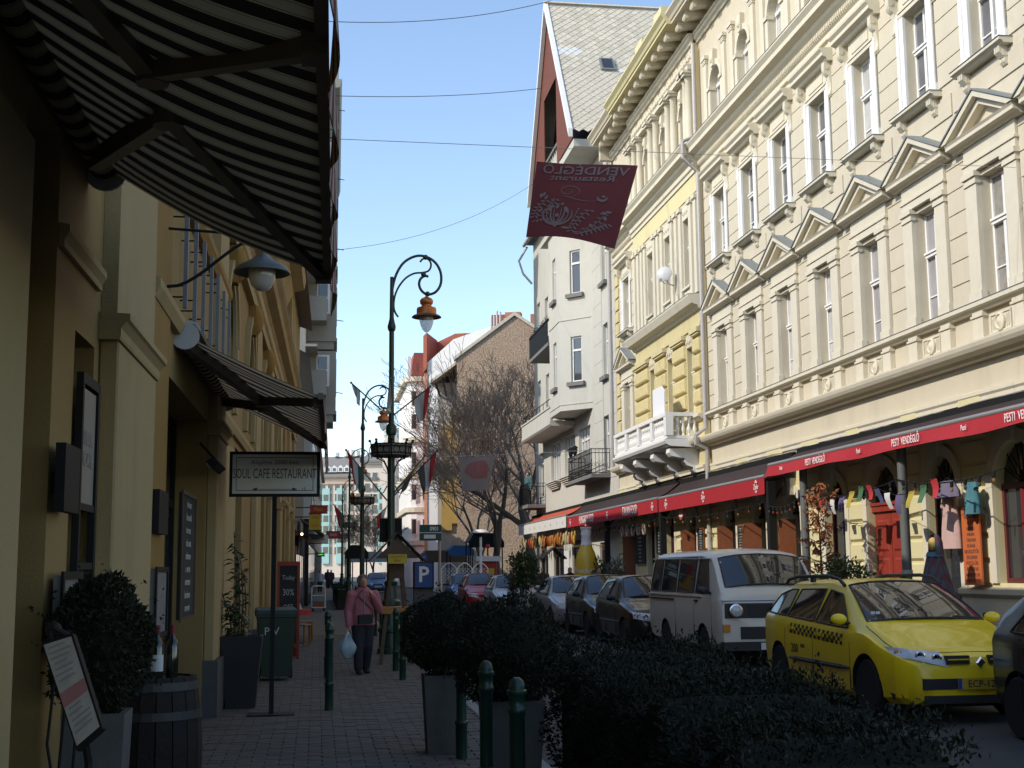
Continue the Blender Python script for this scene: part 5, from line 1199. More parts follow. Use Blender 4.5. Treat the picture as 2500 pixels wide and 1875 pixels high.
# long clipped hedge in troughs, at the right front
HG = thing('box_hedge', 'long dark clipped box hedge in the right foreground', 'hedge', (2.06, 6.2, -.03))
rnd = random.Random(31)
def hedge_top(y): return .97 + .10 * max(0, min(1, (y - .2) / 1.6)) - .22 * max(0, min(1, (y - 2.15) / .6)) ** 2 + .055 * sin(y * 3.1 + .4) + .05 * sin(y * 6.3 + 1) + .03 * sin(y * 11.7)
MB().box(-.36, .36, -1.25, 2.7, 0, .30).build('trough', mat('dark_trough_wood', (.03, .025, .02), .8, var=.2), HG)
MB().grid(lambda u, v: ((-.42 if v < .34 else (.42 if v > .66 else -.42 + .84 * (v - .34) / .32)), -1.25 + 3.95 * u, (.25 + (hedge_top(-1.25 + 3.95 * u) - .33) * (v / .34) if v < .34 else (.25 + (hedge_top(-1.25 + 3.95 * u) - .33) * ((1 - v) / .34) if v > .66 else hedge_top(-1.25 + 3.95 * u) - .08))), 60, 12).build('dark_core', M_boxc, HG)  # added solid dark filling so the hedge is not see-through
MB().box(-.40, .40, 2.5, 2.68, .25, .80).build('dark_end_core', M_boxc, HG); MB().box(-.40, .40, -1.24, -1.1, .25, .85).build('dark_end_core', M_boxc, HG)  # dark blocks added to close both ends of the filling
pts = []
for _ in range(30000):
    y = rnd.uniform(-1.3, 2.75); f = rnd.random(); zt_ = hedge_top(y)
    if f < .45: p = Vector((rnd.uniform(-.5, .5), y, zt_ + rnd.gauss(0, .035) - .02)); nv = Vector((0, 0, 1))
    elif f < .85: zz_ = rnd.uniform(.2, zt_); p = Vector((-.46 + rnd.gauss(0, .02) + .045 * sin(y * 7 + zz_ * 9) + .03 * sin(y * 15 - zz_ * 6), y, zz_)); nv = Vector((-1, 0, .2))
    elif f < .92: p = Vector((.47 + rnd.gauss(0, .025), y, rnd.uniform(.25, zt_))); nv = Vector((1, 0, .2))
    else: ye = rnd.choice((2.75, -1.3)); zt_ = hedge_top(ye); p = Vector((rnd.uniform(-.47, .47), ye + rnd.gauss(0, .03), rnd.uniform(.2, zt_))); nv = Vector((0, 1 if ye > 0 else -1, .2))
    pts.append((p, nv))
for _ in range(260):   # stray shoots
    y = rnd.uniform(-1.25, 2.75); x = rnd.uniform(-.45, .45); hgt = rnd.uniform(.04, .13); b0 = Vector((x, y, hedge_top(y) - .02)); lean = Vector((rnd.gauss(0, .25), rnd.gauss(0, .25), 1))
    for k in range(6): pts.append((b0 + lean * hgt * k / 5, Vector((rnd.gauss(0, 1), rnd.gauss(0, 1), .6))))
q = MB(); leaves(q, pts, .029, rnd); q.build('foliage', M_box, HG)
# ---------------------------------------------------------------- green bollards
M_green = mat('dark_green_paint', (.010, .035, .022), .35, var=.25, scale=8, spec=.5, dirt=(.05, .06, .05), dscale=12, damt=.4)
_bp = [(.05, 0), (.05, .28), (.056, .285), (.060, .30), (.056, .315), (.044, .32), (.044, .80), (.05, .805), (.053, .82), (.05, .835), (.046, .84), (.046, .90), (.052, .905), (.058, .915), (.056, .93), (.048, .935), (.047, .955), (.036, .985), (.016, 1.0), (.001, 1.002)]
_bm = MB().lathe(_bp[:17], 18).mesh('shaft', M_green, True, 50); _bc = MB().lathe(_bp[16:], 18).mesh('cap', M_green, True, 50); _by = MB().lathe([(.0455, .60), (.0455, .74)], 18).mesh('band', mat('yellow_tape', (.55, .42, .02), .6, var=.2))
def bollard(label, px, py=None, X=None, Y=None, band=False, rz=0):
    loc = (X, Y, 0) if X is not None else tuple(at(px, py, Z=0))
    t = thing('bollard', label, 'bollard', loc, rz, 'green cast-iron bollards'); link('shaft', _bm, t); link('cap', _bc, t)
    if band: link('band', _by, t)
    return t
bollard('green bollard standing alone in the pavement left of the woman, nearer one', 803, 1734); bollard('green bollard with a yellow band behind the lone one left of the woman', 799, 1656, band=True)
bollard('green bollard at the bottom edge, with peeled paint, left of the two nearest', 0, X=1.115, Y=8.8); bollard('green bollard at the bottom edge, right of the two nearest', 0, X=1.11, Y=7.4)
bollard('dark green bollard against the left grey pot', 1127, 1852); bollard('green bollard left of the grey pots, right of the woman', 983, 1660); bollard('green bollard just behind the woman near the wooden stand', 966, 1638)
for k, y in enumerate((26, 29.5, 33, 36.5, 40, 44, 48, 52)): bollard('green bollard in the row along the kerb, number %s beyond the wooden stand' % ('first', 'second', 'third', 'fourth', 'fifth', 'sixth', 'seventh', 'eighth')[k], 0, X=1.3 + .004 * y, Y=y)
# ---------------------------------------------------------------- pavement on the shady side, stone by stone near the camera
M_pav = [mat('paving_stone_%d' % k, c, .92, var=.3, scale=5, bump=.3, bscale=70, dirt=(.075, .066, .055), dscale=1.3, damt=.7, streak=1) for k, c in enumerate(((.108, .097, .084), (.100, .091, .080), (.118, .105, .09)))]
sheet_obj('pavement_base', -1.5, 1.78, -12, 150, -.05, mat('joint_sand', (.06, .052, .045), .95, var=.2, scale=6))
PV = bpy.data.objects.new('pavement_left', None); COL.objects.link(PV); PV['kind'] = 'structure'
pw, pl = .24, .12; _pm = [MB().cbox(-pw / 2 + .004, pw / 2 - .004, -pl / 2 + .004, pl / 2 - .004, -.045, 0, .006).mesh('paving_stone', m) for m in M_pav]
rest = [MB(), MB(), MB()]; rnd = random.Random(8); cnt = 0
y = 10.3; row = 0
while y < 34:
    x = -1.38 + (pw / 2 if row % 2 else 0)
    while x < 1.76:
        dz = rnd.uniform(-.004, .003); k = rnd.randrange(3)
        if cnt < 300 and x > -.95: link('paving_stone', _pm[k], PV, Matrix.Translation((x, y, dz)) @ Matrix.Rotation(rnd.uniform(-.008, .008), 4, 'Z') @ Matrix.Rotation(rnd.uniform(-.01, .01), 4, 'X')); cnt += 1
        else: rest[k].box(x - pw / 2 + .004, x + pw / 2 - .004, y - pl / 2 + .004, y + pl / 2 - .004, -.045, dz)
        x += pw
    y += pl; row += 1
for k in range(3): o = rest[k].build('paving_stones', M_pav[k], PV); o['kind'] = 'stuff'
sheet_obj('pavement_far', -1.5, 1.78, 34.06, 150, -.002, mat('far_paving', (.12, .102, .083), .92, var=.25, scale=4, bump=.2, bscale=8)); sheet_obj('pavement_near', -1.5, 1.78, -12, 10.22, -.002, mat('far_paving', (0, 0, 0)))
# ---------------------------------------------------------------- vehicles (front towards -y, y=0 at the front bumper)
M_tyre = mat('tyre_rubber', (.015, .015, .016), .85, var=.2, scale=20); M_rim = mat('alloy_rim', (.42, .42, .43), .35, metal=.8, var=.1)
M_cglass = mat('car_glass', (.016, .019, .024), .03, var=.2, scale=2, spec=1.0); M_plast = mat('black_plastic', (.025, .025, .026), .55, var=.15, scale=15)
M_lens = mat('headlamp_lens', (.50, .51, .52), .08, var=.25, scale=14, spec=.8); M_amberl = mat('amber_lens', (.55, .18, .02), .2, var=.1); M_chrome = mat('chrome', (.6, .6, .62), .15, metal=1.0, var=.05)
M_under = mat('under_body', (.01, .01, .01), .95, var=.2)
def carpaint(name, c, metal=.0, rough=.35): return mat(name, c, rough, metal=metal, var=.05, scale=2, spec=.45, coat=.45, dirt=tuple(v * .75 + .02 for v in c), dscale=2.5, damt=.35)
def lerpt(tab, y):
    if y <= tab[0][0]: return tab[0][1]
    for (a, va), (b, vb) in zip(tab, tab[1:]):
        if y <= b:
            u = (y - a) / (b - a); u = u * u * (3 - 2 * u) * .35 + u * .65; return va + (vb - va) * u
    return tab[-1][1]
def bool_cut(me, cutters):
    ob = bpy.data.objects.new('tmp', me); TMPC.objects.link(ob); tmp = []
    for c in cutters:
        co = bpy.data.objects.new('tmpc', c); TMPC.objects.link(co); tmp.append(co); md = ob.modifiers.new('b', 'BOOLEAN'); md.object = co; md.operation = 'DIFFERENCE'; md.solver = 'EXACT'
    out = bpy.data.meshes.new_from_object(ob.evaluated_get(tmp_dg()))
    for o in tmp + [ob]: bpy.data.objects.remove(o)
    return out
def make_car(name, label, loc, S, paint, rz=0.0, group='cars parked along the sunny side'):
    t = thing(name, label, S.get('cat', 'car'), loc, rz, group)
    W, L, H = S['W'] / 2, S['L'], S['H']; top, wid, bot = S['top'], S['wid'], S['bot']; zb = S['belt']; wr = S['wr']
    def belt(y): return lerpt(zb, y)
    def sect(y):
        zt = lerpt(top, y); w = W * lerpt(wid, y); z0 = lerpt(bot, y); ze = min(belt(y), zt - .06); g = max(0, min(1, (zt - belt(y)) / (H - belt(y) - .02)))
        r = w * .93 * (1 - g) + min(wr * W, w) * g
        zs = z0 + (ze - z0) * .45
        zr = zt - .05 - .03 * g
        return [(0, z0), (w * .88, z0), (w * .975, z0 + .07), (w, zs), (w * .995, ze - .10 * (ze - z0)), (w * .965, ze), ((w * .965) * .66 + r * .34, ze * .66 + zr * .34), ((w * .965) * .33 + r * .67, ze * .33 + zr * .67), (r, zr), (r * .95, zr + (zt - zr) * .55), (r * .86, zt - .008), (r * .5, zt + S.get('crown', .02) * .7), (0, zt + S.get('crown', .02))]
    ys = sorted(set([0, .03, .08, .15, .25] + [i * L / 34 for i in range(1, 34)] + [L - .2, L - .1, L - .03, L] + [p[0] for p in top]))
    rings = []
    for y in ys:
        s = sect(y); rings.append([(x, y, z) for x, z in s] + [(-x, y, z) for x, z in reversed(s[1:-1])])
    me = MB().loft(rings).mesh('body', [paint, M_plast])
    bm = bmesh.new(); bm.from_mesh(me); bmesh.ops.recalc_face_normals(bm, faces=bm.faces); bm.to_mesh(me); bm.free()
    cut = []
    for ya in S['axles']:
        q = MB().lathe([(S['rw'] + .055, -W - .1), (S['rw'] + .055, W + .1)], 28); q.xf(Matrix.Translation((0, ya, S['rw'])) @ Matrix.Rotation(R(90), 4, 'Y'))
        c = q.mesh('cut', [paint, M_plast]); bmc = bmesh.new(); bmc.from_mesh(c); bmesh.ops.recalc_face_normals(bmc, faces=bmc.faces)
        for f in bmc.faces: f.material_index = 1
        bmc.to_mesh(c); bmc.free(); cut.append(c)
    me = bool_cut(me, cut); me.shade_smooth(); me.set_sharp_from_angle(angle=R(28)); body = link('body', me, t)
    MB().box(-W * .62, W * .62, .25, L - .25, .16, .5).build('underside', M_under, t)
    # wheels
    rw = S['rw']
    ty = MB().lathe([(rw * .66, -.095), (rw * .93, -.10), (rw, -.075), (rw, .075), (rw * .93, .10), (rw * .66, .095)], 24).mesh('tyre', M_tyre, True, 40)
    rm = MB().lathe([(rw * .66, .06), (rw * .62, .09), (rw * .6, .05), (rw * .2, .035), (rw * .17, .06), (.01, .062)], 24)
    for k in range(S.get('spokes', 7)):
        a = 2 * pi * k / S.get('spokes', 7); q = MB().box(-.02, .02, rw * .12, rw * .62, .04, .075); q.xf(Matrix.Rotation(a, 4, 'Z')); rm.add(q.v, q.f)
    rim = rm.mesh('rim', S.get('rim', M_rim), True, 35)
    for ya in S['axles']:
        for s in (-1, 1):
            n = node('wheel', t, (s * (W - .12), ya, rw)); M_ = Matrix.Rotation(R(90) * s, 4, 'Y'); link('tyre', ty, n, M_); link('rim', rim, n, M_)
    # glass follows the body surface
    def sidex(y, z):
        s = sect(y); 
        for (xa, za), (xb, zb_) in zip(s[3:], s[4:]):
            if z <= zb_: return xa + (xb - xa) * (z - za) / max(1e-6, zb_ - za)
        return s[-4][0]
    def ztop_edge(y): return sect(y)[8][1]
    for (ya, yb, sa, sb) in S['side_win']:     # sa, sb: how far the top edge is pulled in at front and rear
        for s in (-1, 1):
            def fn(u, v):
                zl = belt(ya + (yb - ya) * u) + .035; y = ya + sa * v + (yb - sb * v - ya - sa * v) * u; zh = ztop_edge(min(max(y, ya + sa), yb - sb)) - .025
                z = zl + (zh - zl) * v; return (s * (sidex(y, z) + .006), y, z)
            q = MB().grid(fn, 10, 6); 
            if s < 0: q.f = [tuple(reversed(f)) for f in q.f]
            q.build('side_window', S.get('glass', M_cglass), t, True)
            ed_ = [fn(i / 8, 0) for i in range(9)] + [fn(1, i / 5) for i in range(1, 6)] + [fn(1 - i / 8, 1) for i in range(1, 9)] + [fn(0, 1 - i / 5) for i in range(1, 6)]
            MB().tube(ed_, .011, 5, cap=False).build('window_seal', M_plast, t)
    y0, y1 = S['screen']
    def topz(y, x):
        s = sect(y)[8:]; x = abs(x)
        for (xa, za), (xb, zb_) in zip(s, s[1:]):
            if xb <= x <= xa: return za + (zb_ - za) * (xa - x) / max(1e-6, xa - xb)
        return s[0][1]
    def wfn(u, v):
        k_ = 2 * u - 1; w0, w1 = sect(y0)[10][0] * 1.03, sect(y1)[10][0] * 1.03; a = Vector((k_ * w0, y0 + .05 * k_ * k_, topz(y0, k_ * w0))); b = Vector((k_ * w1, y1 + .02 * k_ * k_, topz(y1, k_ * w1)))
        nn = Vector((0, -(b.z - a.z), b.y - a.y)).normalized(); return a.lerp(b, v) + nn * (S.get('goff', .012) + .022 * 4 * v * (1 - v) + .012 * (1 - k_ * k_))
    MB().grid(wfn, 14, 10).build('windscreen', S.get('glass', M_cglass), t, True)
    ed_ = [wfn(i / 14, 0) for i in range(15)] + [wfn(1, i / 6) for i in range(1, 7)] + [wfn(1 - i / 14, 1) for i in range(1, 15)] + [wfn(0, 1 - i / 6) for i in range(1, 7)]
    MB().tube(ed_, .013, 5, cap=False).build('screen_seal', M_plast, t)
    if y0 > .6:
        for s in (-1, 1): MB().tube([(s * sect(y)[9][0], y, sect(y)[9][1] - .002) for y in [.26 + (y0 - .30) * i / 8 for i in range(9)]], .006, 4).build('bonnet_seam', M_plast, t)
        MB().tube([(x, .17, topz(.17, x) - .002) for x in [-sect(.17)[9][0] + 2 * sect(.17)[9][0] * i / 12 for i in range(13)]], .006, 4).build('bonnet_seam', M_plast, t)
    if 'rear' in S:
        r0, r1 = S['rear']; MB().grid(lambda u, v: ((2 * u - 1) * sect(r0 + (r1 - r0) * v)[10][0], r0 + (r1 - r0) * v + .008, topz(r0 + (r1 - r0) * v, (2 * u - 1) * sect(r0 + (r1 - r0) * v)[10][0]) + .008), 10, 8).build('rear_window', S.get('glass', M_cglass), t, True)
    # door seams, handles, mirrors, sills
    for s in (-1, 1):
        for y in S['seams']:
            q = MB(); zz = [lerpt(bot, y) + .1 + (belt(y) - lerpt(bot, y) - .12) * k / 6 for k in range(7)]
            q.tube([(s * (sidex(y, z) - .004), y, z) for z in zz], .0075, 4); q.build('door_seam', M_plast, t)
        for y in S['handles']: z = belt(y) - .10; MB().box(s * (sidex(y, z) - .01), s * (sidex(y, z) + .025), y - .10, y + .08, z - .015, z + .02).build('handle', S.get('hm', paint), t)
        y, z = S['mirror']; x = s * (sidex(y, z) + .0)
        n = node('mirror', t, (x, y, z)); q = MB().ball((s * .14, 0, .03), .10, .06, .065, 10, 8); q.build('shell', S.get('mm', paint), n, True); MB().tube([(-s * .03, .02, -.03), (s * .09, .0, .0)], .025, 6).build('stalk', M_plast, n)
        MB().box(s * .06, s * .22, .045, .058, -.02, .08).build('glass', M_cglass, n)
        if S.get('strip'):
            ya, yb, z = S['strip']; q = MB(); q.tube([(s * (sidex(ya + (yb - ya) * k / 8, z) + .004), ya + (yb - ya) * k / 8, z) for k in range(9)], [.01] + [.028] * 7 + [.01], 6); q.build('side_strip', M_plast, t)
    for x in (-.3, .32): q = MB(); q.tube([(x + .35, y0 + .04, topz(y0 + .04, x + .35) + .02), (x, y0 + .03, topz(y0 + .03, x) + .03), (x - .05, y0 - .03, topz(y0 - .01, x) + .02)], .009, 5); q.build('wiper', M_plast, t)
    # front: lamps, grilles, number plate
    for s in (-1, 1):
        if 'lampgrid' in S:
            a = S['lampgrid']; n = node('headlight', t)
            def pr(u, v):
                x = a['x0'] + (a['x1'] - a['x0']) * u; z = (a['zi'] + (a['zo'] - a['zi']) * u) + (a['h0'] + (a['h1'] - a['h0']) * u) * (v - .5); 
                return x, z
            def frontz(x, z):
                """front surface depth at lateral x and height z: march back until inside the body"""
                yy = 0.0
                while yy < 1.2:
                    sc_ = sect(yy); zt_ = lerpt(top, yy)
                    if z < zt_ + .01 and x < sidex(yy, min(z, zt_ - .03)): return yy
                    yy += .01
                return yy
            q = MB().grid(lambda u, v: (s * pr(u, v)[0], frontz(*pr(u, v)) - .012, pr(u, v)[1]), 8, 5)
            if s < 0: q.f = [tuple(reversed(f)) for f in q.f]
            q.build('lens', M_lens, n, True, 60)
            for ux in a.get('bulbs', (.3, .62)):
                x, z = pr(ux, .5); yy = frontz(x, z); q = MB().lathe([(a['h0'] * .36, -.004), (a['h0'] * .36, .012), (a['h0'] * .28, .018), (a['h0'] * .2, .006), (.004, .002)], 14); q.xf(Matrix.Translation((s * x, yy - .014, z)) @ Matrix.Rotation(R(90), 4, 'X')); q.build('reflector', M_chrome, n, True)
            x, z = pr(.9, .5); MB().ball((s * x, frontz(x, z) - .005, z), .035, .015, .03, 8, 6).build('indicator', M_amberl, n, True)
    for b in S.get('front_boxes', ()):
        MB().box(*b[:6]).build(b[6], b[7], t)
    px, py_, pz, txt, pm, pt = S['plate']
    n = node('number_plate', t, (px, py_, pz)); MB().box(-.26, .26, -.012, 0, -.055, .055).build('plate', pm, n); MB().box(-.26, -.22, -.014, -.012, -.055, .055).build('band', S.get('band', mat('eu_blue', (.02, .06, .3), .5, var=.05)), n)
    me = text_mesh(txt, .105, Matrix.Translation((.02, -.0145, -.002)) @ Matrix.Rotation(R(90), 4, 'X'), .001, sx=.95); me.materials.append(pt); link('lettering', me, n)
    return t, dict(sidex=sidex, belt=belt, sect=sect, topz=topz, W=W)
M_plw = mat('plate_white', (.6, .6, .58), .5, var=.05); M_plt = mat('plate_black', (.02, .02, .02), .6, var=0); M_ply = mat('plate_yellow', (.50, .34, .03), .5, var=.06)
HATCH = dict(L=3.9, W=1.66, H=1.46, top=[(0, .60), (.05, .68), (.25, .78), (.95, .94), (1.15, 1.0), (1.85, 1.42), (2.3, 1.46), (3.2, 1.41), (3.65, 1.2), (3.82, .9), (3.9, .62)], wid=[(0, .62), (.06, .80), (.25, .93), (.7, .99), (1.5, 1), (3.2, .98), (3.7, .9), (3.9, .72)], bot=[(0, .30), (.15, .2), (.6, .18), (3.4, .18), (3.9, .32)],
    belt=[(0, .7), (1.0, .88), (3.6, .96)], wr=.70, axles=(.72, 3.15), rw=.29, side_win=[(1.42, 2.25, .42, .05), (2.32, 3.3, .02, .28)], screen=(1.18, 1.84), rear=(3.3, 3.62), seams=(1.3, 2.28, 3.1), handles=(2.1, 3.0), mirror=(1.45, .98),
    lampgrid=dict(x0=.38, x1=.72, zi=.63, zo=.68, h0=.15, h1=.14, bulbs=(.35, .68)), front_boxes=[(-.34, .34, -.012, .05, .60, .66, 'grille', M_plast), (-.42, .42, -.012, .04, .30, .40, 'lower_grille', M_plast)], plate=(0, -.018, .47, 'HSK-518', M_plw, M_plt), mm=M_plast, strip=(.95, 2.95, .52))
SEDAN = dict(L=4.3, W=1.69, H=1.42, top=[(0, .58), (.06, .66), (.3, .74), (1.1, .90), (1.25, .94), (2.0, 1.37), (2.45, 1.42), (3.1, 1.38), (3.6, 1.05), (4.2, .98), (4.3, .72)], wid=[(0, .60), (.06, .78), (.25, .92), (.7, .99), (1.5, 1), (3.4, .98), (4.1, .9), (4.3, .75)], bot=[(0, .30), (.15, .2), (.6, .18), (3.7, .18), (4.3, .34)],
    belt=[(0, .68), (1.1, .86), (3.8, .93)], wr=.68, axles=(.80, 3.35), rw=.29, side_win=[(1.5, 2.38, .46, .05), (2.45, 3.35, .02, .32)], screen=(1.28, 1.98), rear=(3.15, 3.56), seams=(1.36, 2.42, 3.2), handles=(2.25, 3.1), mirror=(1.52, .95),
    lampgrid=dict(x0=.36, x1=.76, zi=.60, zo=.63, h0=.13, h1=.11, bulbs=(.4,)), front_boxes=[(-.30, .30, -.012, .05, .57, .63, 'grille', M_plast), (-.6, .6, -.012, .05, .40, .44, 'bumper_strip', M_plast)], plate=(0, -.018, .36, 'GKR-204', M_plw, M_plt))
# --- yellow taxi estate
M_taxi = carpaint('taxi_yellow_paint', (.84, .58, .006), rough=.38)
WAGON = dict(L=4.5, W=1.78, H=1.46, top=[(0, .56), (.05, .66), (.3, .76), (.95, .95), (1.10, 1.0), (1.95, 1.41), (2.4, 1.46), (3.6, 1.44), (4.15, 1.33), (4.38, 1.0), (4.5, .68)], wid=[(0, .60), (.06, .78), (.25, .92), (.6, .99), (1.4, 1), (3.7, .985), (4.3, .9), (4.5, .75)], bot=[(0, .28), (.15, .2), (.6, .18), (3.9, .18), (4.5, .34)],
    belt=[(0, .70), (1.0, .89), (4.2, 1.0)], wr=.70, axles=(.86, 3.62), rw=.315, side_win=[(1.38, 2.36, .52, .06), (2.42, 3.32, .02, .05), (3.38, 4.2, .02, .22)], screen=(1.12, 1.94), rear=(4.16, 4.36), seams=(1.26, 2.39, 3.35), handles=(2.18, 3.12), mirror=(1.42, 1.0), spokes=5,
    lampgrid=dict(x0=.34, x1=.80, zi=.66, zo=.73, h0=.15, h1=.09, bulbs=(.22, .55)), front_boxes=[(-.36, -.11, -.010, .06, .615, .70, 'grille', M_plast), (.11, .36, -.010, .06, .615, .70, 'grille', M_plast), (-.35, -.12, -.02, .0, .655, .668, 'grille_bar', M_taxi), (.12, .35, -.02, .0, .655, .668, 'grille_bar', M_taxi), (-.62, .62, -.008, .05, .36, .47, 'bumper_strip', M_plast), (-.6, .6, -.004, .05, .22, .30, 'air_intake', M_plast)],
    plate=(0, -.022, .415, 'ECP-127', M_ply, M_plt), strip=(1.25, 3.2, .50))
tx, K = make_car('taxi', 'yellow estate taxi with chequered band and roof rails', (6.80, 13.0, -.03), WAGON, M_taxi)
for s in (-1, 1):
    q = MB(); q.tube([(s * .60, 2.0, 1.40), (s * .60, 2.15, 1.475), (s * .60, 2.5, 1.51), (s * .60, 3.5, 1.50), (s * .60, 3.85, 1.46), (s * .60, 3.95, 1.40)], .022, 8); q.box(s * .60 - .02, s * .60 + .02, 2.95, 3.05, 1.43, 1.5); q.build('roof_rail', M_plast, tx, True)
# chequers along the belt, each a printed square
for s in (-1, 1):
    q = MB()
    for r_ in range(3):
        for k in range(26):
            if (k + r_) % 2: continue
            y = 1.45 + k * .068; z = K['belt'](y) - .035 - r_ * .042; x0 = K['sidex'](y, z) + .004; x1 = K['sidex'](y + .068, z) + .004; x2 = K['sidex'](y + .068, z - .042) + .004; x3 = K['sidex'](y, z - .042) + .004
            q.add([(s * x0, y, z), (s * x1, y + .068, z), (s * x2, y + .068, z - .042), (s * x3, y, z - .042)], [(0, 1, 2, 3) if s > 0 else (3, 2, 1, 0)])
    q.build('chequer_band', M_plt, tx)
def sidetext(parent, K_, txt, y, z, size, m, s=-1):
    me = text_mesh(txt, size, Matrix.Translation((s * (K_['sidex'](y, z) + .006), y, z)) @ Matrix.Rotation(R(-90 if s < 0 else 90), 4, 'Z') @ Matrix.Rotation(R(90), 4, 'X'), .001); me.materials.append(m); link('lettering', me, parent)
sidetext(tx, K, '200', 3.0, .62, .16, M_plt); sidetext(tx, K, 'TELETAXI', 1.85, .78, .07, M_plt); sidetext(tx, K, '0000', 2.72, .66, .07, M_plt)
q = MB().loft([[(0, -.03, .565), (.055, -.028, .625), (0, -.028, .69), (-.055, -.028, .625)], [(0, -.045, .585), (.038, -.043, .625), (0, -.043, .67), (-.038, -.043, .625)]]); q.build('badge', M_chrome, tx)
for x in (-.62, -.56): MB().box(x, x + .05, 1.24, 1.245, 1.09, 1.12).build('sticker', M_plw, tx)
# --- white camper van
M_vanp = carpaint('old_white_paint', (.62, .57, .48), rough=.42)
VAN = dict(goff=.03, L=4.8, W=1.85, H=1.95, crown=.045, cat='van', top=[(0, 1.10), (.03, 1.16), (.12, 1.26), (.62, 1.76), (.85, 1.86), (1.4, 1.91), (4.3, 1.90), (4.7, 1.78), (4.8, 1.5)], wid=[(0, .93), (.05, .965), (.15, .985), (.5, 1), (4.5, .99), (4.8, .93)], bot=[(0, .36), (.1, .33), (.6, .26), (4.2, .26), (4.8, .40)],
    belt=[(0, 1.1), (.2, 1.14), (.6, 1.16), (4.8, 1.16)], wr=.84, axles=(.95, 3.40), rw=.32, side_win=[(.60, 1.42, .30, .05), (1.52, 2.62, .03, .03), (2.72, 3.72, .03, .03), (3.80, 4.60, .03, .15)], screen=(.15, .66), seams=(.42, 1.46, 2.67), handles=(1.3,), mirror=(.52, 1.22), mm=M_plast, hm=M_plast,
    rim=mat('steel_wheel', (.35, .35, .34), .5, metal=.4, var=.1), spokes=10,
    front_boxes=[(-.82, .82, -.012, .03, .80, 1.04, 'grille_panel', M_plast), (-.56, .56, -.012, .03, .46, .66, 'lower_grille', M_plast), (-.88, .88, -.10, .06, .28, .42, 'bumper', M_plast), (-.86, .86, -.010, .02, 1.075, 1.085, 'trim_line', mat('blue_trim', (.05, .07, .25), .5, var=.05))] + [(-.42, .42, -.022, -.012, .825 + k * .03, .838 + k * .03, 'grille_slat', M_plast) for k in range(7)] + [(-.54, .54, -.02, -.012, .48 + k * .028, .49 + k * .028, 'grille_slat', M_plast) for k in range(6)] + [(s * .80 - .06, s * .80 + .06, -.03, .02, .58, .70, 'indicator', M_amberl) for s in (-1, 1)],
    plate=(0, -.112, .35, 'GYH-614', M_plw, M_plt), band=M_plw)
vn, KV = make_car('camper_van', 'old white camper van with black grille behind the yellow taxi', (7.42, 21.0, -.03), VAN, M_vanp, group='cars parked along the sunny side')
for s in (-1, 1):
    n = node('headlight', vn, (s * .64, -.03, .92)); q = MB().lathe([(.115, 0), (.115, .03), (.10, .035)], 22); q.xf(Matrix.Rotation(R(90), 4, 'X')); q.build('ring', M_chrome, n, True); q = MB().lathe([(.10, .0), (.09, .05), (.05, .065), (.002, .068)], 20); q.xf(Matrix.Rotation(R(90), 4, 'X')); q.build('lens', M_lens, n, True)
q = MB().lathe([(.085, 0), (.085, .012), (.075, .012), (.075, 0)], 22); q.xf(Matrix.Translation((0, -.02, .92)) @ Matrix.Rotation(R(90), 4, 'X')); q.bar((-.05, -.028, .98), (0, -.028, .86), .012, .012).bar((0, -.028, .86), (.05, -.028, .98), .012, .012).build('badge', M_plast, vn)
q = MB().box(-KV['W'] - .006, KV['W'] + .006, 1.0, 4.6, 1.125, 1.145); q.build('belt_ridge', M_vanp, vn); MB().box(-KV['W'] - .012, -KV['W'] + .02, 2.75, 4.5, 1.045, 1.07).build('sliding_rail', M_plast, vn)
q = MB()
for s in (-1, 1): q.tube([(s * .80, .7, 1.775), (s * .80, 4.6, 1.80)], .014, 5)
q.build('rain_gutter', M_vanp, vn)
# driver's seats glimpsed through the glass are left dark; the rest of the row
for nm, lb, S_, col, x, y, pl in (
    ('parked_car', 'black hatchback parked right behind the white van', HATCH, (.012, .013, .014), 7.08, 26.2, 'JXN-410'),
    ('parked_car', 'dark green hatchback with round headlight, third behind the taxi', HATCH, (.016, .022, .022), 7.16, 30.4, 'KDT-883'),
    ('parked_car', 'silver-grey saloon, last car before the tub with the bushy plant', SEDAN, (.30, .30, .30), 7.15, 35.0, 'HGA-279'),
    ('parked_car', 'pale silver saloon beyond the tub with the bushy plant', SEDAN, (.38, .38, .38), 6.98, 45.6, 'GLE-665'),
    ('parked_car', 'red hatchback half hidden behind the pale silver saloon', HATCH, (.36, .015, .015), 6.5, 50.6, 'FZV-031'),
    ('parked_car', 'blue hatchback parked farthest back beside the parking sign', HATCH, (.02, .06, .22), 6.45, 55.4, 'HTB-147')):
    S2 = dict(S_); S2['plate'] = S_['plate'][:3] + (pl,) + S_['plate'][4:]
    make_car(nm, lb, (x, y, -.03), S2, carpaint('paint_%s' % pl, col, metal=.3 if max(col) < .1 or min(col) > .25 else 0))
S2 = dict(HATCH); S2['plate'] = HATCH['plate'][:3] + ('IMC-550',) + HATCH['plate'][4:]
make_car('oncoming_car', 'blue car coming up the street behind the woman', (4.35, 96, -.03), S2, carpaint('paint_blue_far', (.03, .09, .25)), group=None)
S2 = dict(HATCH); S2['L'] = 3.9; S2['plate'] = HATCH['plate'][:3] + ('JEK-902',) + HATCH['plate'][4:]
make_car('parked_car', 'dark blue car cut by the right edge, ahead of the yellow taxi', (7.35, 8.65, -.03), S2, carpaint('paint_dark_blue', (.012, .016, .026), metal=.3))
make_car('parked_car', 'red car far down the street beyond the blue oncoming car', (5.6, 112, -.03), dict(HATCH, plate=HATCH['plate'][:3] + ('LAB-218',) + HATCH['plate'][4:]), carpaint('paint_red_far', (.30, .02, .02)), group=None)
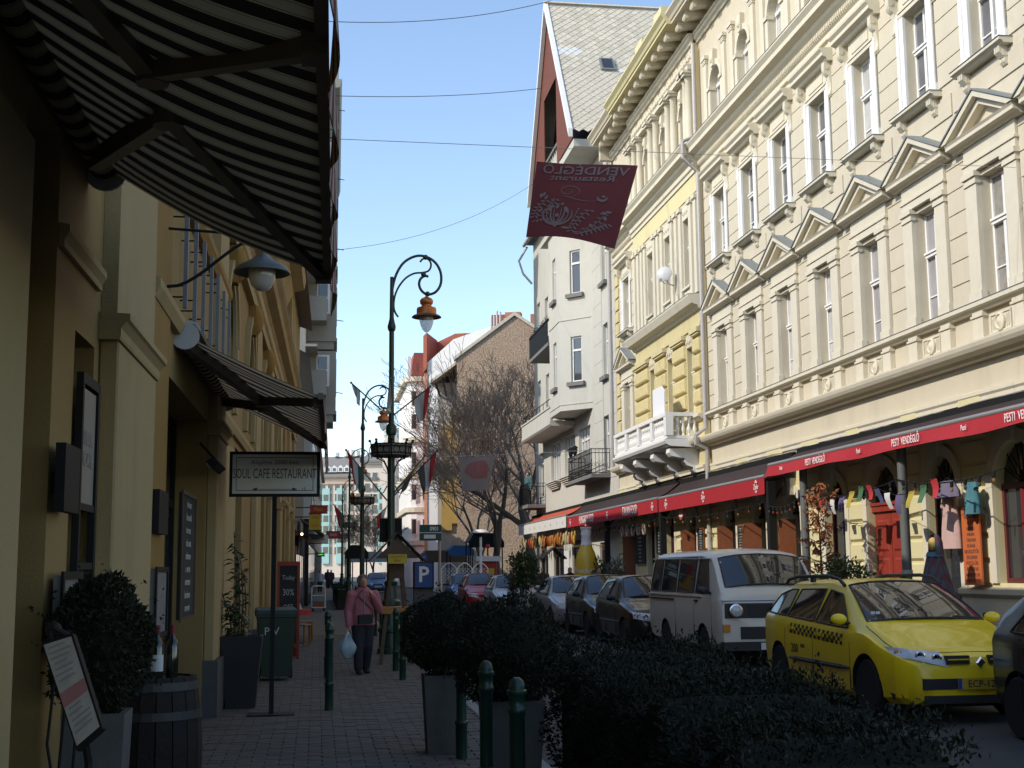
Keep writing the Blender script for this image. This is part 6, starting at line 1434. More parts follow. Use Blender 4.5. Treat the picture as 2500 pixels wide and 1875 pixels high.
# ---------------------------------------------------------------- farther houses on the shady side
M_shop_red = mat('dark_red_shopfront', (.17, .02, .018), .6, var=.2, scale=5); M_bgrey = mat('grey_green_render', (.30, .29, .25), .9, var=.1, scale=1.5, dirt=(.2, .19, .16), dscale=1)
RS = thing('red_shop_house', 'low house with red and timber shop fronts past the ochre house', 'building', (-.86, 46.4, 0), LROT)
MB().box(-8, 0, 0, 15.1, 0, 9.2).build('wall', mat('dark_timbered_plaster', (.16, .13, .10), .9, var=.2, scale=2), RS)
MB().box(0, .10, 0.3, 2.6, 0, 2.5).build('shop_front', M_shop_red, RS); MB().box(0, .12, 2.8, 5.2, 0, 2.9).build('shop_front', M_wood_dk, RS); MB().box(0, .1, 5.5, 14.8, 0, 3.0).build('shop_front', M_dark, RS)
for y in (.5, 3.0, 5.8, 8.3): MB().box(.12, .13, y, y + 1.6, .5, 2.2).build('shop_pane', M_pane2, RS)
q = MB().loft([[(.002, .2, 3.1), (.55, .2, 2.55), (.55, 5.0, 2.55), (.002, 5.0, 3.1)], [(.002, .2, 3.13), (.57, .2, 2.57), (.57, 5.0, 2.57), (.002, 5.0, 3.13)]]); q.build('red_awning', mat('dusty_red_canvas', (.25, .02, .022), .85, var=.15), RS)
MB().prism([(.1, 3.6), (1.0, 3.0), (1.03, 3.06), (.1, 3.68)], 'y', 6, 10.4).build('shingle_canopy', mat('brown_shingle', (.14, .10, .065), .9, var=.25, scale=6), RS)
MB().add([(.5, 0, 9.2), (.5, 15.1, 9.2), (-5, 15.1, 12), (-5, 0, 12)], [(0, 1, 2, 3)]).build('roof', M_slate, RS)
BB = thing('bay_window_house', 'tall grey house with stacked box bay windows on the shady side', 'building', (-.66, 61.6, 0), LROT)
MB().box(-10, 0, 0, 19, 0, 25.2).build('wall', M_bgrey, BB)
for k in range(5):
    z = 8.75 + k * 3.6
    n = node('bay', BB, (.02, 2.3, z))
    MB().box(.002, 1.42, 0, 3.2, .55, 3.5).build('box', M_bgrey, n); MB().box(.002, 1.46, -.04, 3.24, .38, .548).box(.002, 1.30, .1, 3.1, .0, .378).build('corbel', M_bgrey, n)
    MB().box(.002, .95, -1.2, -.003, 1.2, 2.4).build('planter_box', M_bgrey, n)
    MB().box(.46, 1.10, -.03, -.003, 1.75, 3.3).build('window_frame', M_white, n); MB().box(.53, .98, -.045, -.031, 1.83, 2.5).build('pane', M_pane2, n); MB().box(.53, .98, -.045, -.031, 2.6, 3.22).build('pane', M_pane2, n)
    MB().box(1.422, 1.44, .6, 2.6, 1.6, 3.2).build('front_pane', M_pane2, n)
    MB().tube([(1.42, .3, 1.5), (1.75, .3, 1.45)], .02, 5).build('rod', M_black, n)
for z in (12.0, 15.6, 19.2):
    MB().box(.002, .55, -.5, 2.4, z, z + .12).build('ledge', M_bgrey, BB)
MB().prism([(.002, 24.2), (.5, 24.3), (.6, 24.6), (1.5, 24.8), (1.6, 25.2), (.002, 25.3)], 'y', -.2, 19).build('cornice', M_bgrey, BB)
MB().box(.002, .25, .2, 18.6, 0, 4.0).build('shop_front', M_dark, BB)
for k in range(5): MB().box(.252, .262, .8 + k * 3.6, 3.4 + k * 3.6, .5, 2.8).build('shop_pane', M_pane2, BB)
FH = thing('shady_row_house', 'dark row of houses far down the shady side', 'building', (-.42, 80.7, 0), LROT)
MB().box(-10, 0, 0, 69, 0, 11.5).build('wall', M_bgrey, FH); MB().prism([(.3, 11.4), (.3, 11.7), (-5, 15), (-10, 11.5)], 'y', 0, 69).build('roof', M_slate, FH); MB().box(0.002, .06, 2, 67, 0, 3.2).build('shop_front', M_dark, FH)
for k in range(11):
    for z in (4.6, 8.0): MB().box(.002, .05, 2 + k * 6, 3.4 + k * 6, z, z + 2.0).build('window', M_pane2, FH)
# projecting shop signs down the shady side
def hangsign(label, px, py, Y, w, h, m, texts, mt, d=.06, rot=0, xoff=0):
    p = at(px, py, Y=Y); t = thing('shop_sign', label, 'sign', p, 0, 'shop signs down the shady side')
    MB().box(-w / 2, w / 2, -d / 2, d / 2, -h / 2, h / 2).build('panel', m, t); MB().box(-w / 2 - .02, w / 2 + .02, -d / 2 - .004, d / 2 + .004, h / 2, h / 2 + .03).box(-w / 2 - .02, w / 2 + .02, -d / 2 - .004, d / 2 + .004, -h / 2 - .03, -h / 2).build('frame', M_black, t)
    MB().tube([(-w / 2, 0, h * .3), (-w / 2 - .5, 0, h * .3)], .02, 5).build('bracket', M_black, t)
    for i, (s, sz) in enumerate(texts):
        me = text_mesh(s, sz, Matrix.Translation((0, -d / 2 - .004, h * (.5 - (i + .5) / len(texts)))) @ Matrix.Rotation(R(90), 4, 'X'), .002); me.materials.append(mt); link('lettering', me, t)
    return t
M_signy = mat('yellow_sign', (.48, .36, .03), .6, var=.08); M_signw = mat('white_sign', (.60, .60, .58), .5, var=.04); M_signd = mat('dark_sign_ink', (.05, .05, .055), .6, var=0); M_signr = mat('red_sign', (.38, .03, .03), .6, var=.08)
hangsign('yellow hanging sign under an oval red sign on the shady side', 769, 1274, 48, .42, .58, M_signy, [('SÖR', .12), ('BOR', .12)], M_signr)
t = hangsign('oval red and orange sign above the yellow hanging sign', 778, 1244, 48, .62, .24, M_signr, [('Pizza', .16)], M_signy, .12)
hangsign('white shop sign with dark frame above a dark doorway', 778, 1316, 56, .80, .34, M_signw, [('Alte Wiener', .12)], M_signd, .1)
hangsign('small green neon sign below the white shop sign', 783, 1354, 57, .32, .10, mat('green_sign', (.05, .16, .02), .5, var=.05), [('OPEN', .08)], mat('green_glow', (.1, .5, .05), .5, var=0, emit=((.2, .9, .1), .7)))
hangsign('red and white sign far along the shady side', 814, 1306, 84, .9, .42, M_signr, [('BAR', .25)], M_signw)
hangsign('far red lettering board over the shops at the street end', 840, 1306, 110, 1.3, .25, M_signr, [('ÉTTEREM', .2)], M_signw)
t = thing('globe_lamp', 'small lit globe lamp by the red shop front', 'wall lamp', at(737, 1304, Y=48)); MB().ball((0, 0, 0), .045, n=10, m=8).build('globe', mat('lit_globe', (.9, .7, .4), .4, var=0, emit=((1, .75, .4), 3.0)), t, True); MB().tube([(0, 0, .04), (-.12, .0, .1)], .012, 5).build('bracket', M_black, t)
# ---------------------------------------------------------------- cast-iron street lamps with flag holders
M_copper = mat('copper_shade', (.48, .16, .045), .35, metal=.55, var=.18, scale=9); M_clear = mat('lamp_glass', (.55, .55, .57), .08, var=.15, spec=.8, alpha=.55)
def lamp_parts():
    P_ = []
    P_.append(('base', MB().lathe([(.26, 0), (.26, .10), (.23, .12), (.22, .40), (.25, .42), (.25, .48), (.19, .55), (.16, .9), (.19, .93), (.19, 1.0), (.14, 1.05), (.11, 1.3), (.13, 1.33), (.13, 1.38), (.085, 1.42)], 16).mesh('base', M_green, True, 35)))
    P_.append(('post', MB().lathe([(.08, 1.4), (.07, 4.25), (.10, 4.28), (.11, 4.36), (.10, 4.44), (.055, 4.5), (.05, 6.35), (.075, 6.38), (.085, 6.45), (.06, 6.55), (.045, 6.62), (.035, 8.0)], 14).mesh('post', M_green, True, 35)))
    q = MB(); 
    crook = [(0, 7.2), (0, 7.6), (.03, 7.85), (.10, 8.08), (.22, 8.28), (.38, 8.40), (.55, 8.45), (.72, 8.42), (.87, 8.32), (.97, 8.16), (1.0, 7.98), (.97, 7.82), (.88, 7.70), (.76, 7.65), (.68, 7.66), (.59, 7.74), (.55, 7.86), (.58, 7.97), (.66, 8.03), (.74, 8.02)]
    def cr(P, m=5):
        P = [P[0]] + P + [P[-1]]; o = []
        for i in range(1, len(P) - 2):
            for j in range(m):
                t = j / m; o.append(tuple(.5 * (2 * P[i][c] + (P[i + 1][c] - P[i - 1][c]) * t + (2 * P[i - 1][c] - 5 * P[i][c] + 4 * P[i + 1][c] - P[i + 2][c]) * t * t + (3 * P[i][c] - P[i - 1][c] - 3 * P[i + 1][c] + P[i + 2][c]) * t ** 3) for c in (0, 1)))
        return o + [P[-1]]
    q.tube([(x, 0, z) for x, z in cr(crook)], .027, 8)
    q.tube([(x, 0, z) for x, z in cr([(.13, 7.18), (.07, 7.27), (.04, 7.4), (.06, 7.6), (.14, 7.8), (.28, 7.98), (.45, 8.08), (.62, 8.10), (.74, 8.14), (.79, 8.24), (.77, 8.34), (.69, 8.40), (.62, 8.38), (.57, 8.32)])], .020, 8)
    for x, z in ((.72, 7.66), (.68, 8.42), (.64, 8.06)): q.ball((x, 0, z), .055, .055, .055, 8, 6)
    P_.append(('crook', q.mesh('crook', M_green, True, 60)))
    n = [('lamp_cap', MB().lathe([(.02, 7.64), (.03, 7.6), (.11, 7.56), (.135, 7.52), (.13, 7.46), (.10, 7.43), (.105, 7.40), (.19, 7.37), (.20, 7.33), (.20, 7.25), (.215, 7.23)], 22, (.70, 0, 0)).mesh('lamp_cap', M_copper, True, 40)),
         ('lamp_brim', MB().lathe([(.20, 7.235), (.26, 7.215), (.295, 7.19), (.30, 7.175), (.22, 7.19), (.15, 7.20)], 24, (.70, 0, 0)).mesh('lamp_brim', mat('dark_copper', (.16, .07, .03), .5, metal=.4, var=.2), True, 60)),
         ('lamp_glass', MB().lathe([(.14, 7.2), (.145, 7.12), (.125, 7.02), (.085, 6.93), (.04, 6.88), (.004, 6.865)], 18, (.70, 0, 0)).mesh('lamp_glass', M_clear, True, 60))]
    P_ += n
    return P_
LP = lamp_parts()
for _, me in LP:
    for v in me.vertices:
        if v.co.z > 6.7: v.co.z -= .53
def ring_parts():
    q = MB(); N_ = 8; r0, r1 = .385, .405; z0, z1 = 3.84, 4.07
    for k in range(N_):
        a0, a1 = 2 * pi * k / N_, 2 * pi * (k + 1) / N_
        p = lambda r, a, z: (r * cos(a), r * sin(a), z)
        for z, r in ((z0, r0 + .0), (z1, r1), (z0 + .05, r0), (z1 - .05, r1)): q.bar(p(r, a0, z), p(r, a1, z), .02, .02)
        q.bar(p(r0, a0, z0 - .04), p(r1, a0, z1 + .05), .02, .02); q.ball(p(r1 + .02, a0, z1 + .07), .03, .03, .03, 6, 5)
        for u in (.3, .7):
            c = Vector(p(r0 + .03, a0 + (a1 - a0) * u, (z0 + z1) / 2)); e = (Vector(p(1, a1, 0)) - Vector(p(1, a0, 0))).normalized()
            q.tube([c + e * .065 * cos(t * pi / 5) + Vector((0, 0, .075 * sin(t * pi / 5))) for t in range(11)], .008, 4)
        (q.tube([p(.08, a0, 3.5), p(.12, a0, 3.62), p(.2, a0, 3.74), p(r0, a0, 3.83)], .012, 5) if k % 2 else None)
    pan = MB()
    for k in range(N_):
        a0, a1 = 2 * pi * k / N_, 2 * pi * (k + 1) / N_; pan.add([(r0 * .985 * cos(a0), r0 * .985 * sin(a0), z0), (r0 * .97 * cos(a1), r0 * .97 * sin(a1), z0), (r1 * .97 * cos(a1), r1 * .97 * sin(a1), z1), (r1 * .97 * cos(a0), r1 * .97 * sin(a0), z1)], [(0, 1, 2, 3), (3, 2, 1, 0)])
    pan.add([(r0 * cos(2 * pi * k / 8), r0 * sin(2 * pi * k / 8), z0 + .01) for k in range(8)], [tuple(range(8))])
    return [('basket_ring', q.mesh('basket_ring', M_black)), ('basket_panels', pan.mesh('basket_panels', mat('dull_grey_panel', (.24, .225, .19), .8, var=.2)))]
RP = ring_parts()
def street_lamp(label, X, Y):
    t = thing('street_lamp', label, 'street lamp', (X, Y, 0), R(-2), 'crook-armed street lamps along the kerb')
    for nm, me in LP: link(nm, me, t)
    for nm, me in RP: link(nm, me, t)
    q = MB()
    for s in (-1, 1): q.tube([(s * .08, 0, 3.25), (s * .15, 0, 3.12), (s * .20, 0, 3.10), (s * .23, 0, 3.16), (s * .20, 0, 3.21)], .012, 5)
    q.build('hooks', M_green, t); return t
l1 = street_lamp('tall green street lamp with copper shade, nearest of the row', 1.43, 26.0); l2 = street_lamp('second green street lamp with copper shade, left behind the nearest', 1.50, 45.0)
l3 = street_lamp('third green street lamp down the row, before the hotel', 1.63, 69); l4 = street_lamp('fourth and smallest green street lamp in the row', 1.72, 93)
MB().box(-.22, .22, .10, .14, 2.15, 2.62).build('sign_back', M_black, l1)
# flags: pole held out from the lamp, cloth hanging from it
M_fw = mat('flag_white', (.55, .54, .52), .85, var=.12, scale=7); M_fr = mat('flag_red', (.40, .03, .035), .85, var=.12, scale=7); M_fg = mat('flag_green', (.06, .13, .09), .85, var=.12, scale=7); M_fy = mat('flag_yellow', (.42, .36, .16), .85, var=.12, scale=7); M_fk = mat('flag_dark', (.09, .085, .08), .85, var=.2, scale=7); M_polew = mat('flag_pole_wood', (.10, .075, .05), .6, var=.2)
def flag(label, base, tip, bands, h=.8, seed=0, lean=.0, frac=.42):
    rnd = random.Random(seed); b, tp = Vector(base), Vector(tip); t = thing('flag', label, 'flag', b, 0, 'flags on the street lamps'); d = tp - b
    MB().tube([(0, 0, 0), d * .5, d], [.016, .014, .012], 6).build('pole', M_polew, t); MB().ball(d * 1.01, .025, n=6, m=5).build('knob', M_polew, t)
    a0 = d * (1 - frac); a1 = d; nb = len(bands); side = Vector((-d.y, d.x, 0)); side = side.normalized() if side.length > 1e-6 else Vector((0, 1, 0)); ph = rnd.uniform(0, 6)
    for i, m in enumerate(bands):
        def fn(u, v, i=i):
            uu = (i + u) / nb; e = a1.lerp(a0, uu); drop = h * v * (1 - .25 * uu * v)
            return e + Vector((-d.x * .25 * v * (1 - uu) + lean * v, -d.y * .2 * v, -drop)) + side * (.05 * sin(uu * 9 + v * 3 + ph) * v)
        MB().sheet(fn, 5, 10, .004, side).build('cloth', m, t, True)
    return t
def fat(px, py, Y): return at(px, py, Y=Y)
F1_, F2_ = fat(945, 1012, 26), fat(948, 1025, 26)
flag('red and white crested flag held out right of the nearest lamp', fat(955, 1018, 26), fat(1050, 944, 25.7), [M_fr, M_fw, M_fw], .62, 1, .1)
flag('white flag with faint red crest hanging beside the nearest lamp post', fat(944, 1015, 26), fat(952, 925, 25.4), [M_fw, M_fw], .55, 2)
flag('pale flag held out left of the nearest lamp above the second lamp', fat(930, 1000, 26), fat(858, 935, 26.4), [M_fw, M_fw], .42, 3, -.02, .3)
flag('red white and green flag right of the nearest lamp, low', fat(957, 1215, 26), fat(1066, 1102, 25.6), [M_fr, M_fw, M_fk], .62, 4, .12)
flag('red white and green flag left of the nearest lamp, low', fat(945, 1222, 26), fat(846, 1100, 26.3), [M_fr, M_fw, M_fg], .62, 5, -.05)
flag('yellow and dark flag hanging under the basket of the nearest lamp', fat(958, 1208, 26), fat(1036, 1114, 26.5), [M_fy, M_fk], .55, 6, -.15, .6)
flag('red flag on the second lamp, far left', fat(876, 1300, 45), fat(815, 1232, 45), [M_fr, M_fk], .7, 7, -.05); flag('small white and red flag on the second lamp, right', fat(884, 1296, 45), fat(945, 1236, 45), [M_fw, M_fr], .6, 8, .05)
# ---------------------------------------------------------------- wires and banners over the street
M_wire = mat('overhead_wire', (.05, .05, .055), .6, var=.1)
def wire(label, a, b, sag=.25, r=.011, m=None):
    a, b = Vector(a), Vector(b); t = thing('overhead_wire', label, 'wire', a, 0, 'wires across the street')
    MB().tube([(b - a) * (k / 16) - Vector((0, 0, sag * 4 * (k / 16) * (1 - k / 16))) for k in range(17)], r, 5).build('strand', m or M_wire, t); return t
def ends(px0, py0, px1, py1, Ya, Yb): return fat(px0, py0, Ya), fat(px1, py1, Yb)
wire('topmost wire across the sky between the houses', *ends(760, 50, 1345, 2, 33, 40), .3); wire('second wire across the sky', *ends(760, 232, 1320, 216, 36, 44), .15)
wr = wire('wire that carries the red restaurant banner across the street', fat(790, 338, 17), fat(2480, 409, 18.6), .0, .0045, M_alu); wire('faint low wire sagging across the sky behind the big lamp', *ends(800, 612, 1300, 450, 44, 58), .6, .008)
M_ban = mat('wine_red_banner', (.205, .045, .045), .85, var=.12, scale=3); M_bprint = mat('grey_banner_print', (.27, .20, .18), .85, var=.12, scale=7)
BC = [fat(1311, 394, 15.9), fat(1556, 406, 15.4), fat(1285, 578, 16.0), fat(1502, 606, 15.45)]
BN_ = thing('street_banner', 'wine-red restaurant banner hung over the street, seen from behind', 'banner', BC[0])
def bsurf(u, v, off=0.0):
    """u 0..1 left to right as seen, v 0..1 top to bottom"""
    p = BC[0].lerp(BC[1], u).lerp(BC[2].lerp(BC[3], u), v) - BC[0]
    p = p + Vector((-.12 * sin(pi * u) * v * .2, .035 * sin(u * 5 + v * 2.5) - off, .065 * sin(pi * u) * v * v * .8 - .04 * sin(pi * u) * (1 - v) * 0))
    return p
MB().sheet(lambda u, v: bsurf(u, v), 28, 24, .004, (0, 1, 0)).build('cloth', M_ban, BN_, True)
def bprint(me, name='print'):
    """wrap a flat print (x 0..1, y 0..1 downwards) on to the banner's near face"""
    bm = bmesh.new(); bm.from_mesh(me); bmesh.ops.triangulate(bm, faces=bm.faces[:]); 
    for v in bm.verts: v.co = bsurf(min(max(v.co.x, 0), 1), min(max(v.co.y, 0), 1), .012)
    bm.to_mesh(me); bm.free(); me.materials.clear(); me.materials.append(M_bprint); return link(name, me, BN_)
def btext(s, size, cx, cy, wscale, slant=.0):
    me = text_mesh(s, size, Matrix.Identity(4), 0.0, sx=wscale, bold=size * .012)
    for v in me.vertices: v.co = Vector((cx - v.co.x, cy - v.co.y + slant * v.co.x * -1, 0))     # mirrored: seen through from the back
    return bprint(me, 'lettering')
btext('VENDÉGLŐ', .15, .50, .095, 1.12); btext('Restaurant', .105, .49, .19, 1.42)
def blobs(lst):
    q = MB()
    for kind, *a in lst:
        if kind == 'e':
            cx, cy, rx, ry, rot = a; n = 14; q.add([(cx + rx * cos(t) * cos(rot) - ry * sin(t) * sin(rot), cy + rx * cos(t) * sin(rot) + ry * sin(t) * cos(rot), 0) for t in [2 * pi * k / n for k in range(n)]], [tuple(range(n))])
        elif kind == 'l':
            pts, w = a; m = len(pts); L_, R_ = [], []
            for i, p in enumerate(pts):
                d = Vector(pts[min(i + 1, m - 1)]) - Vector(pts[max(i - 1, 0)]); d.normalize(); ww = w * (1 - abs(2 * i / (m - 1) - 1) ** 2 * .75) if m > 2 else w
                L_.append((p[0] - d.y * ww, p[1] + d.x * ww, 0)); R_.append((p[0] + d.y * ww, p[1] - d.x * ww, 0))
            q.add(L_ + R_, [(i, i + 1, m + i + 1, m + i) for i in range(m - 1)])
    return bprint(q.mesh('print'))
rnd = random.Random(12); lst = []
for k in range(4):     # tulip heart
    s = (1, .74, .46, .24)[k]; n = 12; lst.append(('l', [(.31 + .16 * s * cos(pi * (1.12 - 1.24 * i / n)), .68 + .155 * sin(pi * (1.12 - 1.24 * i / n)) - .012 * k) for i in range(n + 1)], .013 if k % 2 == 0 else .008))
lst += [('e', .31, .70, .022, .028, 0), ('e', .23, .60, .018, .05, .4), ('e', .40, .62, .02, .05, -.5), ('e', .30, .575, .016, .035, .1), ('e', .345, .545, .018, .018, 0), ('e', .31, .85, .02, .02, 0), ('e', .20, .78, .03, .014, .7), ('e', .43, .87, .045, .016, .1)]
def sprig(x0, y0, x1, y1, n, s, bend):
    for i in range(n):
        u = i / (n - 1); x = x0 + (x1 - x0) * u + bend * sin(pi * u); y = y0 + (y1 - y0) * u
        for sg in (-1, 1): lst.append(('e', x + sg * .028 * s, y + .012, .026 * s, .009 * s, sg * (.6 - .5 * u) + .3))
    lst.append(('l', [(x0 + (x1 - x0) * i / 8 + bend * sin(pi * i / 8), y0 + (y1 - y0) * i / 8) for i in range(9)], .004))
sprig(.06, .72, .16, .50, 6, 1.0, -.03); sprig(.14, .70, .26, .48, 6, .9, .02); sprig(.50, .90, .64, .60, 7, 1.0, -.03); sprig(.60, .92, .86, .74, 8, 1.0, .02); sprig(.58, .90, .80, .62, 6, .9, .05); sprig(.08, .78, .20, .74, 4, .8, 0)
for k in range(9): lst.append(('e', .155 + k * .011, .70 - k * .028, .009, .009, 0)); lst.append(('e', .475 + k * .006, .84 - k * .03, .010, .010, 0))
for x, y in ((.10, .44), (.13, .42), (.16, .46), (.80, .62), (.84, .60), (.82, .68), (.70, .80), (.12, .64)): lst.append(('e', x, y, .030, .016, rnd.uniform(0, 3)))
lst += [('l', [(.735 + .05 * cos(pi * i / 8 + .0), .42 + .05 * sin(pi * i / 8)) for i in range(9)], .016), ('e', .745, .415, .02, .014, 0)]
blobs(lst)
sw = [(.38 + (.13 - .10 * k / 22) * cos(-k * .42 + 2.0) * 1.05, .36 + (.085 - .06 * k / 22) * sin(-k * .42 + 2.0)) for k in range(23)]; blobs([('l', [(.30 + .4 * k / 14, .40 + .09 * sin(k / 14 * 2.2)) for k in range(15)], .004), ('l', sw, .004)])
B2 = thing('small_banner', 'faded white banner with a red print hung before the bare trees', 'banner', fat(1118, 1116, 47)); c2 = [fat(1118, 1116, 47), fat(1209, 1114, 46.6), fat(1132, 1200, 47), fat(1192, 1196, 46.6)]
def b2(u, v): return c2[0].lerp(c2[1], u).lerp(c2[2].lerp(c2[3], u), v) - c2[0] + Vector((0, .06 * sin(u * 6 + v * 3), 0))
MB().sheet(b2, 14, 12, .004, (0, 1, 0)).build('cloth', mat('shaded_faded_cloth', (.27, .22, .20), .85, var=.15, scale=6), B2, True)  # white cloth greyed in colour for shade as well as fading
me = MB().add([(.52 + (.36 + .05 * sin(3 * t)) * cos(t), .34 + (.24 + .05 * cos(2 * t + 1)) * sin(t), 0) for t in [2 * pi * k / 20 for k in range(20)]], [tuple(range(20))]).add([(.2, .5, 0), (.86, .34, 0), (.88, .62, 0), (.40, .66, 0)], [(0, 1, 2, 3)]).mesh('print', mat('washed_red_print', (.30, .12, .11), .85, var=.2, scale=8))
bm = bmesh.new(); bm.from_mesh(me); bmesh.ops.triangulate(bm, faces=bm.faces[:]); bmesh.ops.subdivide_edges(bm, edges=bm.edges[:], cuts=2)
for v in bm.verts: v.co = b2(v.co.x, v.co.y) + Vector((0, -.012, 0))
bm.to_mesh(me); bm.free(); link('print', me, B2)
wire('wire that carries the faded white banner', fat(960, 1118, 47.5), fat(1500, 1095, 45.5), .05, .01, M_alu)
# ---------------------------------------------------------------- things on the shady pavement
M_cask = mat('old_cask_wood', (.014, .010, .007), .8, var=.3, scale=8, bump=.4, bscale=30); M_hoop = mat('cask_iron', (.05, .048, .045), .6, metal=.4, var=.2)
bz = at(403, 1650, Y=8.6).z; BR = thing('wine_barrel', 'dark oak barrel by the wall with bottles on top', 'barrel', (-1.0, 8.6, 0)); H_ = bz
def brad(z): u = z / H_; return .26 + .045 * sin(pi * u)
for k in range(18):
    a0, a1 = 2 * pi * k / 18 + .012, 2 * pi * (k + 1) / 18 - .012
    MB().loft([[(r * cos(a), r * sin(a), z) for r, a in ((brad(z) - .03, a0), (brad(z), a0), (brad(z), a1), (brad(z) - .03, a1))] for z in [H_ * i / 7 for i in range(8)]]).build('stave', M_cask, BR)
for z in (.04, .22, .74, .92): MB().lathe([(brad(z * H_) + .002, z * H_), (brad(z * H_) + .008, z * H_), (brad(z * H_ + .05) + .008, z * H_ + .05), (brad(z * H_ + .05) + .002, z * H_ + .05)], 30).build('hoop', M_hoop, BR)
MB().lathe([(.22, H_ - .03), (.22, H_ - .012)], 24).build('lid', M_cask, BR)
bot = MB().lathe([(.036, 0), (.038, .01), (.038, .19), (.03, .225), (.014, .25), (.0135, .31), (.016, .312), (.016, .325), (.012, .326)], 16).mesh('glass', mat('dark_bottle_glass', (.012, .016, .010), .08, var=.1, spec=.8), True, 50); lab = MB().lathe([(.0388, .05), (.0388, .15)], 16).mesh('wine_label', mat('bottle_label', (.5, .5, .5), .7, var=.1)); capm = MB().lathe([(.0165, .27), (.0165, .327), (.001, .329)], 12).mesh('capsule', M_shop_red)
for k, (dx, dy, l, lb) in enumerate(((-.14, -.06, 1, 'with a white label, leftmost'), (-.085, -.12, 1, 'with a white label and red capsule, second from left'), (-.02, .02, 0, 'unlabelled, in the middle'), (.03, -.13, 1, 'with a small label, front right'), (.11, -.02, 0, 'unlabelled, rightmost'), (-.05, .1, 0, 'unlabelled, at the back'))):
    t = thing('wine_bottle', 'dark wine bottle %s on the barrel' % lb, 'bottle', (-1.0 + dx, 8.6 + dy, H_ - .011), 0, 'bottles on the barrel'); link('glass', bot, t); link('capsule', capm, t)
    if l: link('wine_label', lab, t)
# tilted lit-paper menu stand
MS = thing('menu_stand', 'tilted framed menu stand at the lower left edge', 'menu board', (-1.02, 5.75, 0), R(6)); c = [at(103, 1570, Y=5.75), at(180, 1547, Y=5.70), at(253, 1779, Y=5.50), at(190, 1834, Y=5.52)]
o_ = Vector((-1.02, 5.75, 0)); rot = Matrix.Rotation(R(-6), 4, 'Z'); c = [rot @ (p - o_) for p in c]; nr = (c[1] - c[0]).cross(c[3] - c[0]).normalized()
if nr.y > 0: nr = -nr
def mq(u, v, d=0): return c[0].lerp(c[1], u).lerp(c[3].lerp(c[2], u), v) + nr * d
MB().loft([[mq(u, v, -.02) for u, v in ((0, 0), (1, 0), (1, 1), (0, 1))], [mq(u, v, .008) for u, v in ((0, 0), (1, 0), (1, 1), (0, 1))]]).build('case', M_black, MS)
MB().add([mq(u, v, .011) for u, v in ((.06, .03), (.94, .03), (.94, .97), (.06, .97))], [(0, 1, 2, 3)]).build('menu_sheet', mat('menu_sheet_paper', (.40, .37, .34), .45, var=.35, scale=16, dirt=(.2, .18, .2), dscale=20), MS)
MB().add([mq(u, v, .013) for u, v in ((.06, .50), (.94, .47), (.94, .60), (.06, .63))], [(0, 1, 2, 3)]).build('menu_picture', mat('faded_pink_print', (.36, .16, .16), .5, var=.2, scale=12), MS)
rn = random.Random(9)
for k in range(16):
    v = .07 + k * .053
    if .44 < v < .64: continue
    u0 = .12 + .1 * rn.random(); u1 = .6 + .28 * rn.random(); MB().add([mq(u, w, .0135) for u, w in ((u0, v), (u1, v - .01), (u1, v + .006), (u0, v + .016))], [(0, 1, 2, 3)]).build('menu_line', mat('grey_print', (.25, .24, .23), .8, var=.1), MS)
pc = mq(.5, .5, -.02); MB().tube([pc, pc + Vector((.05, .1, -.3)), (pc.x + .05, pc.y + .12, .02)], .018, 6).build('post', M_black, MS); MB().lathe([(.16, 0), (.16, .02), (.03, .03)], 16, (pc.x + .05, pc.y + .12, 0)).build('foot', M_black, MS)
q = MB()
for k in range(3): q.tube([(c[0].x + .06 + .05 * k, c[0].y + .02, c[0].z - .05), (c[0].x + .03 + .05 * k, c[0].y + .05, .9 - .1 * k), (c[0].x + .1, c[0].y + .1, .5), (c[0].x + .05 + .03 * k, c[0].y + .1, .02)], .006, 4)
q.build('cables', M_black, MS); MB().tube([mq(.25, 0, -.01), mq(.4, -.1, .02), mq(.6, -.08, .03), mq(.8, 0, -.01)], .012, 6).ball(mq(.35, -.12, -.03), .035, n=8, m=6).build('lamp_clamp', M_black, MS)
# pole sign of the restaurant
SG = thing('pole_sign', 'white framed restaurant sign on a black pole with foot plate', 'sign', at(662, 1745, Z=0)); s0 = SG.location
pz = lambda py: at(665, py, Y=s0.y).z
z0, z1 = pz(1213), pz(1103); hw = .515; 
MB().box(-hw, hw, -.025, .025, z0, z1).build('frame', M_black, SG); MB().box(-hw + .035, hw - .035, -.031, -.026, z0 + .035, z1 - .035).build('panel', mat('cream_sign_panel', (.62, .60, .53), .5, var=.08, scale=4), SG)
q = MB(); a = hw - .075
for x0, x1, za, zb_ in ((-a, a, z1 - .075, z1 - .068), (-a, a, z0 + .068, z0 + .075), (-a, -a + .007, z0 + .075, z1 - .075), (a - .007, a, z0 + .075, z1 - .075)): q.box(x0, x1, -.0335, -.0315, za, zb_)
q.build('border_line', M_signd, SG)
for s_, sz, dz, sx in (('Alapítva 2000-ben', .075, .135, 1.0), ('SOUL CAFE RESTAURANT', .165, .0, .50), ('15', .055, -.175, 1.0)):
    me = text_mesh(s_, sz, Matrix.Translation((.33 if s_ == '15' else 0, -.033, (z0 + z1) / 2 + dz)) @ Matrix.Rotation(R(90), 4, 'X') @ Matrix.Diagonal((sx, 1, 1, 1)), .001); me.materials.append(M_signd); link('lettering', me, SG)
zz = (z0 + z1) / 2 - .175; MB().box(-.2, .2, -.0345, -.032, zz - .003, zz + .003).prism([(.2, zz - .02), (.26, zz), (.2, zz + .02)], 'y', -.0345, -.032).prism([(-.2, zz + .02), (-.26, zz), (-.2, zz - .02)], 'y', -.0345, -.032).build('arrow', M_signd, SG)
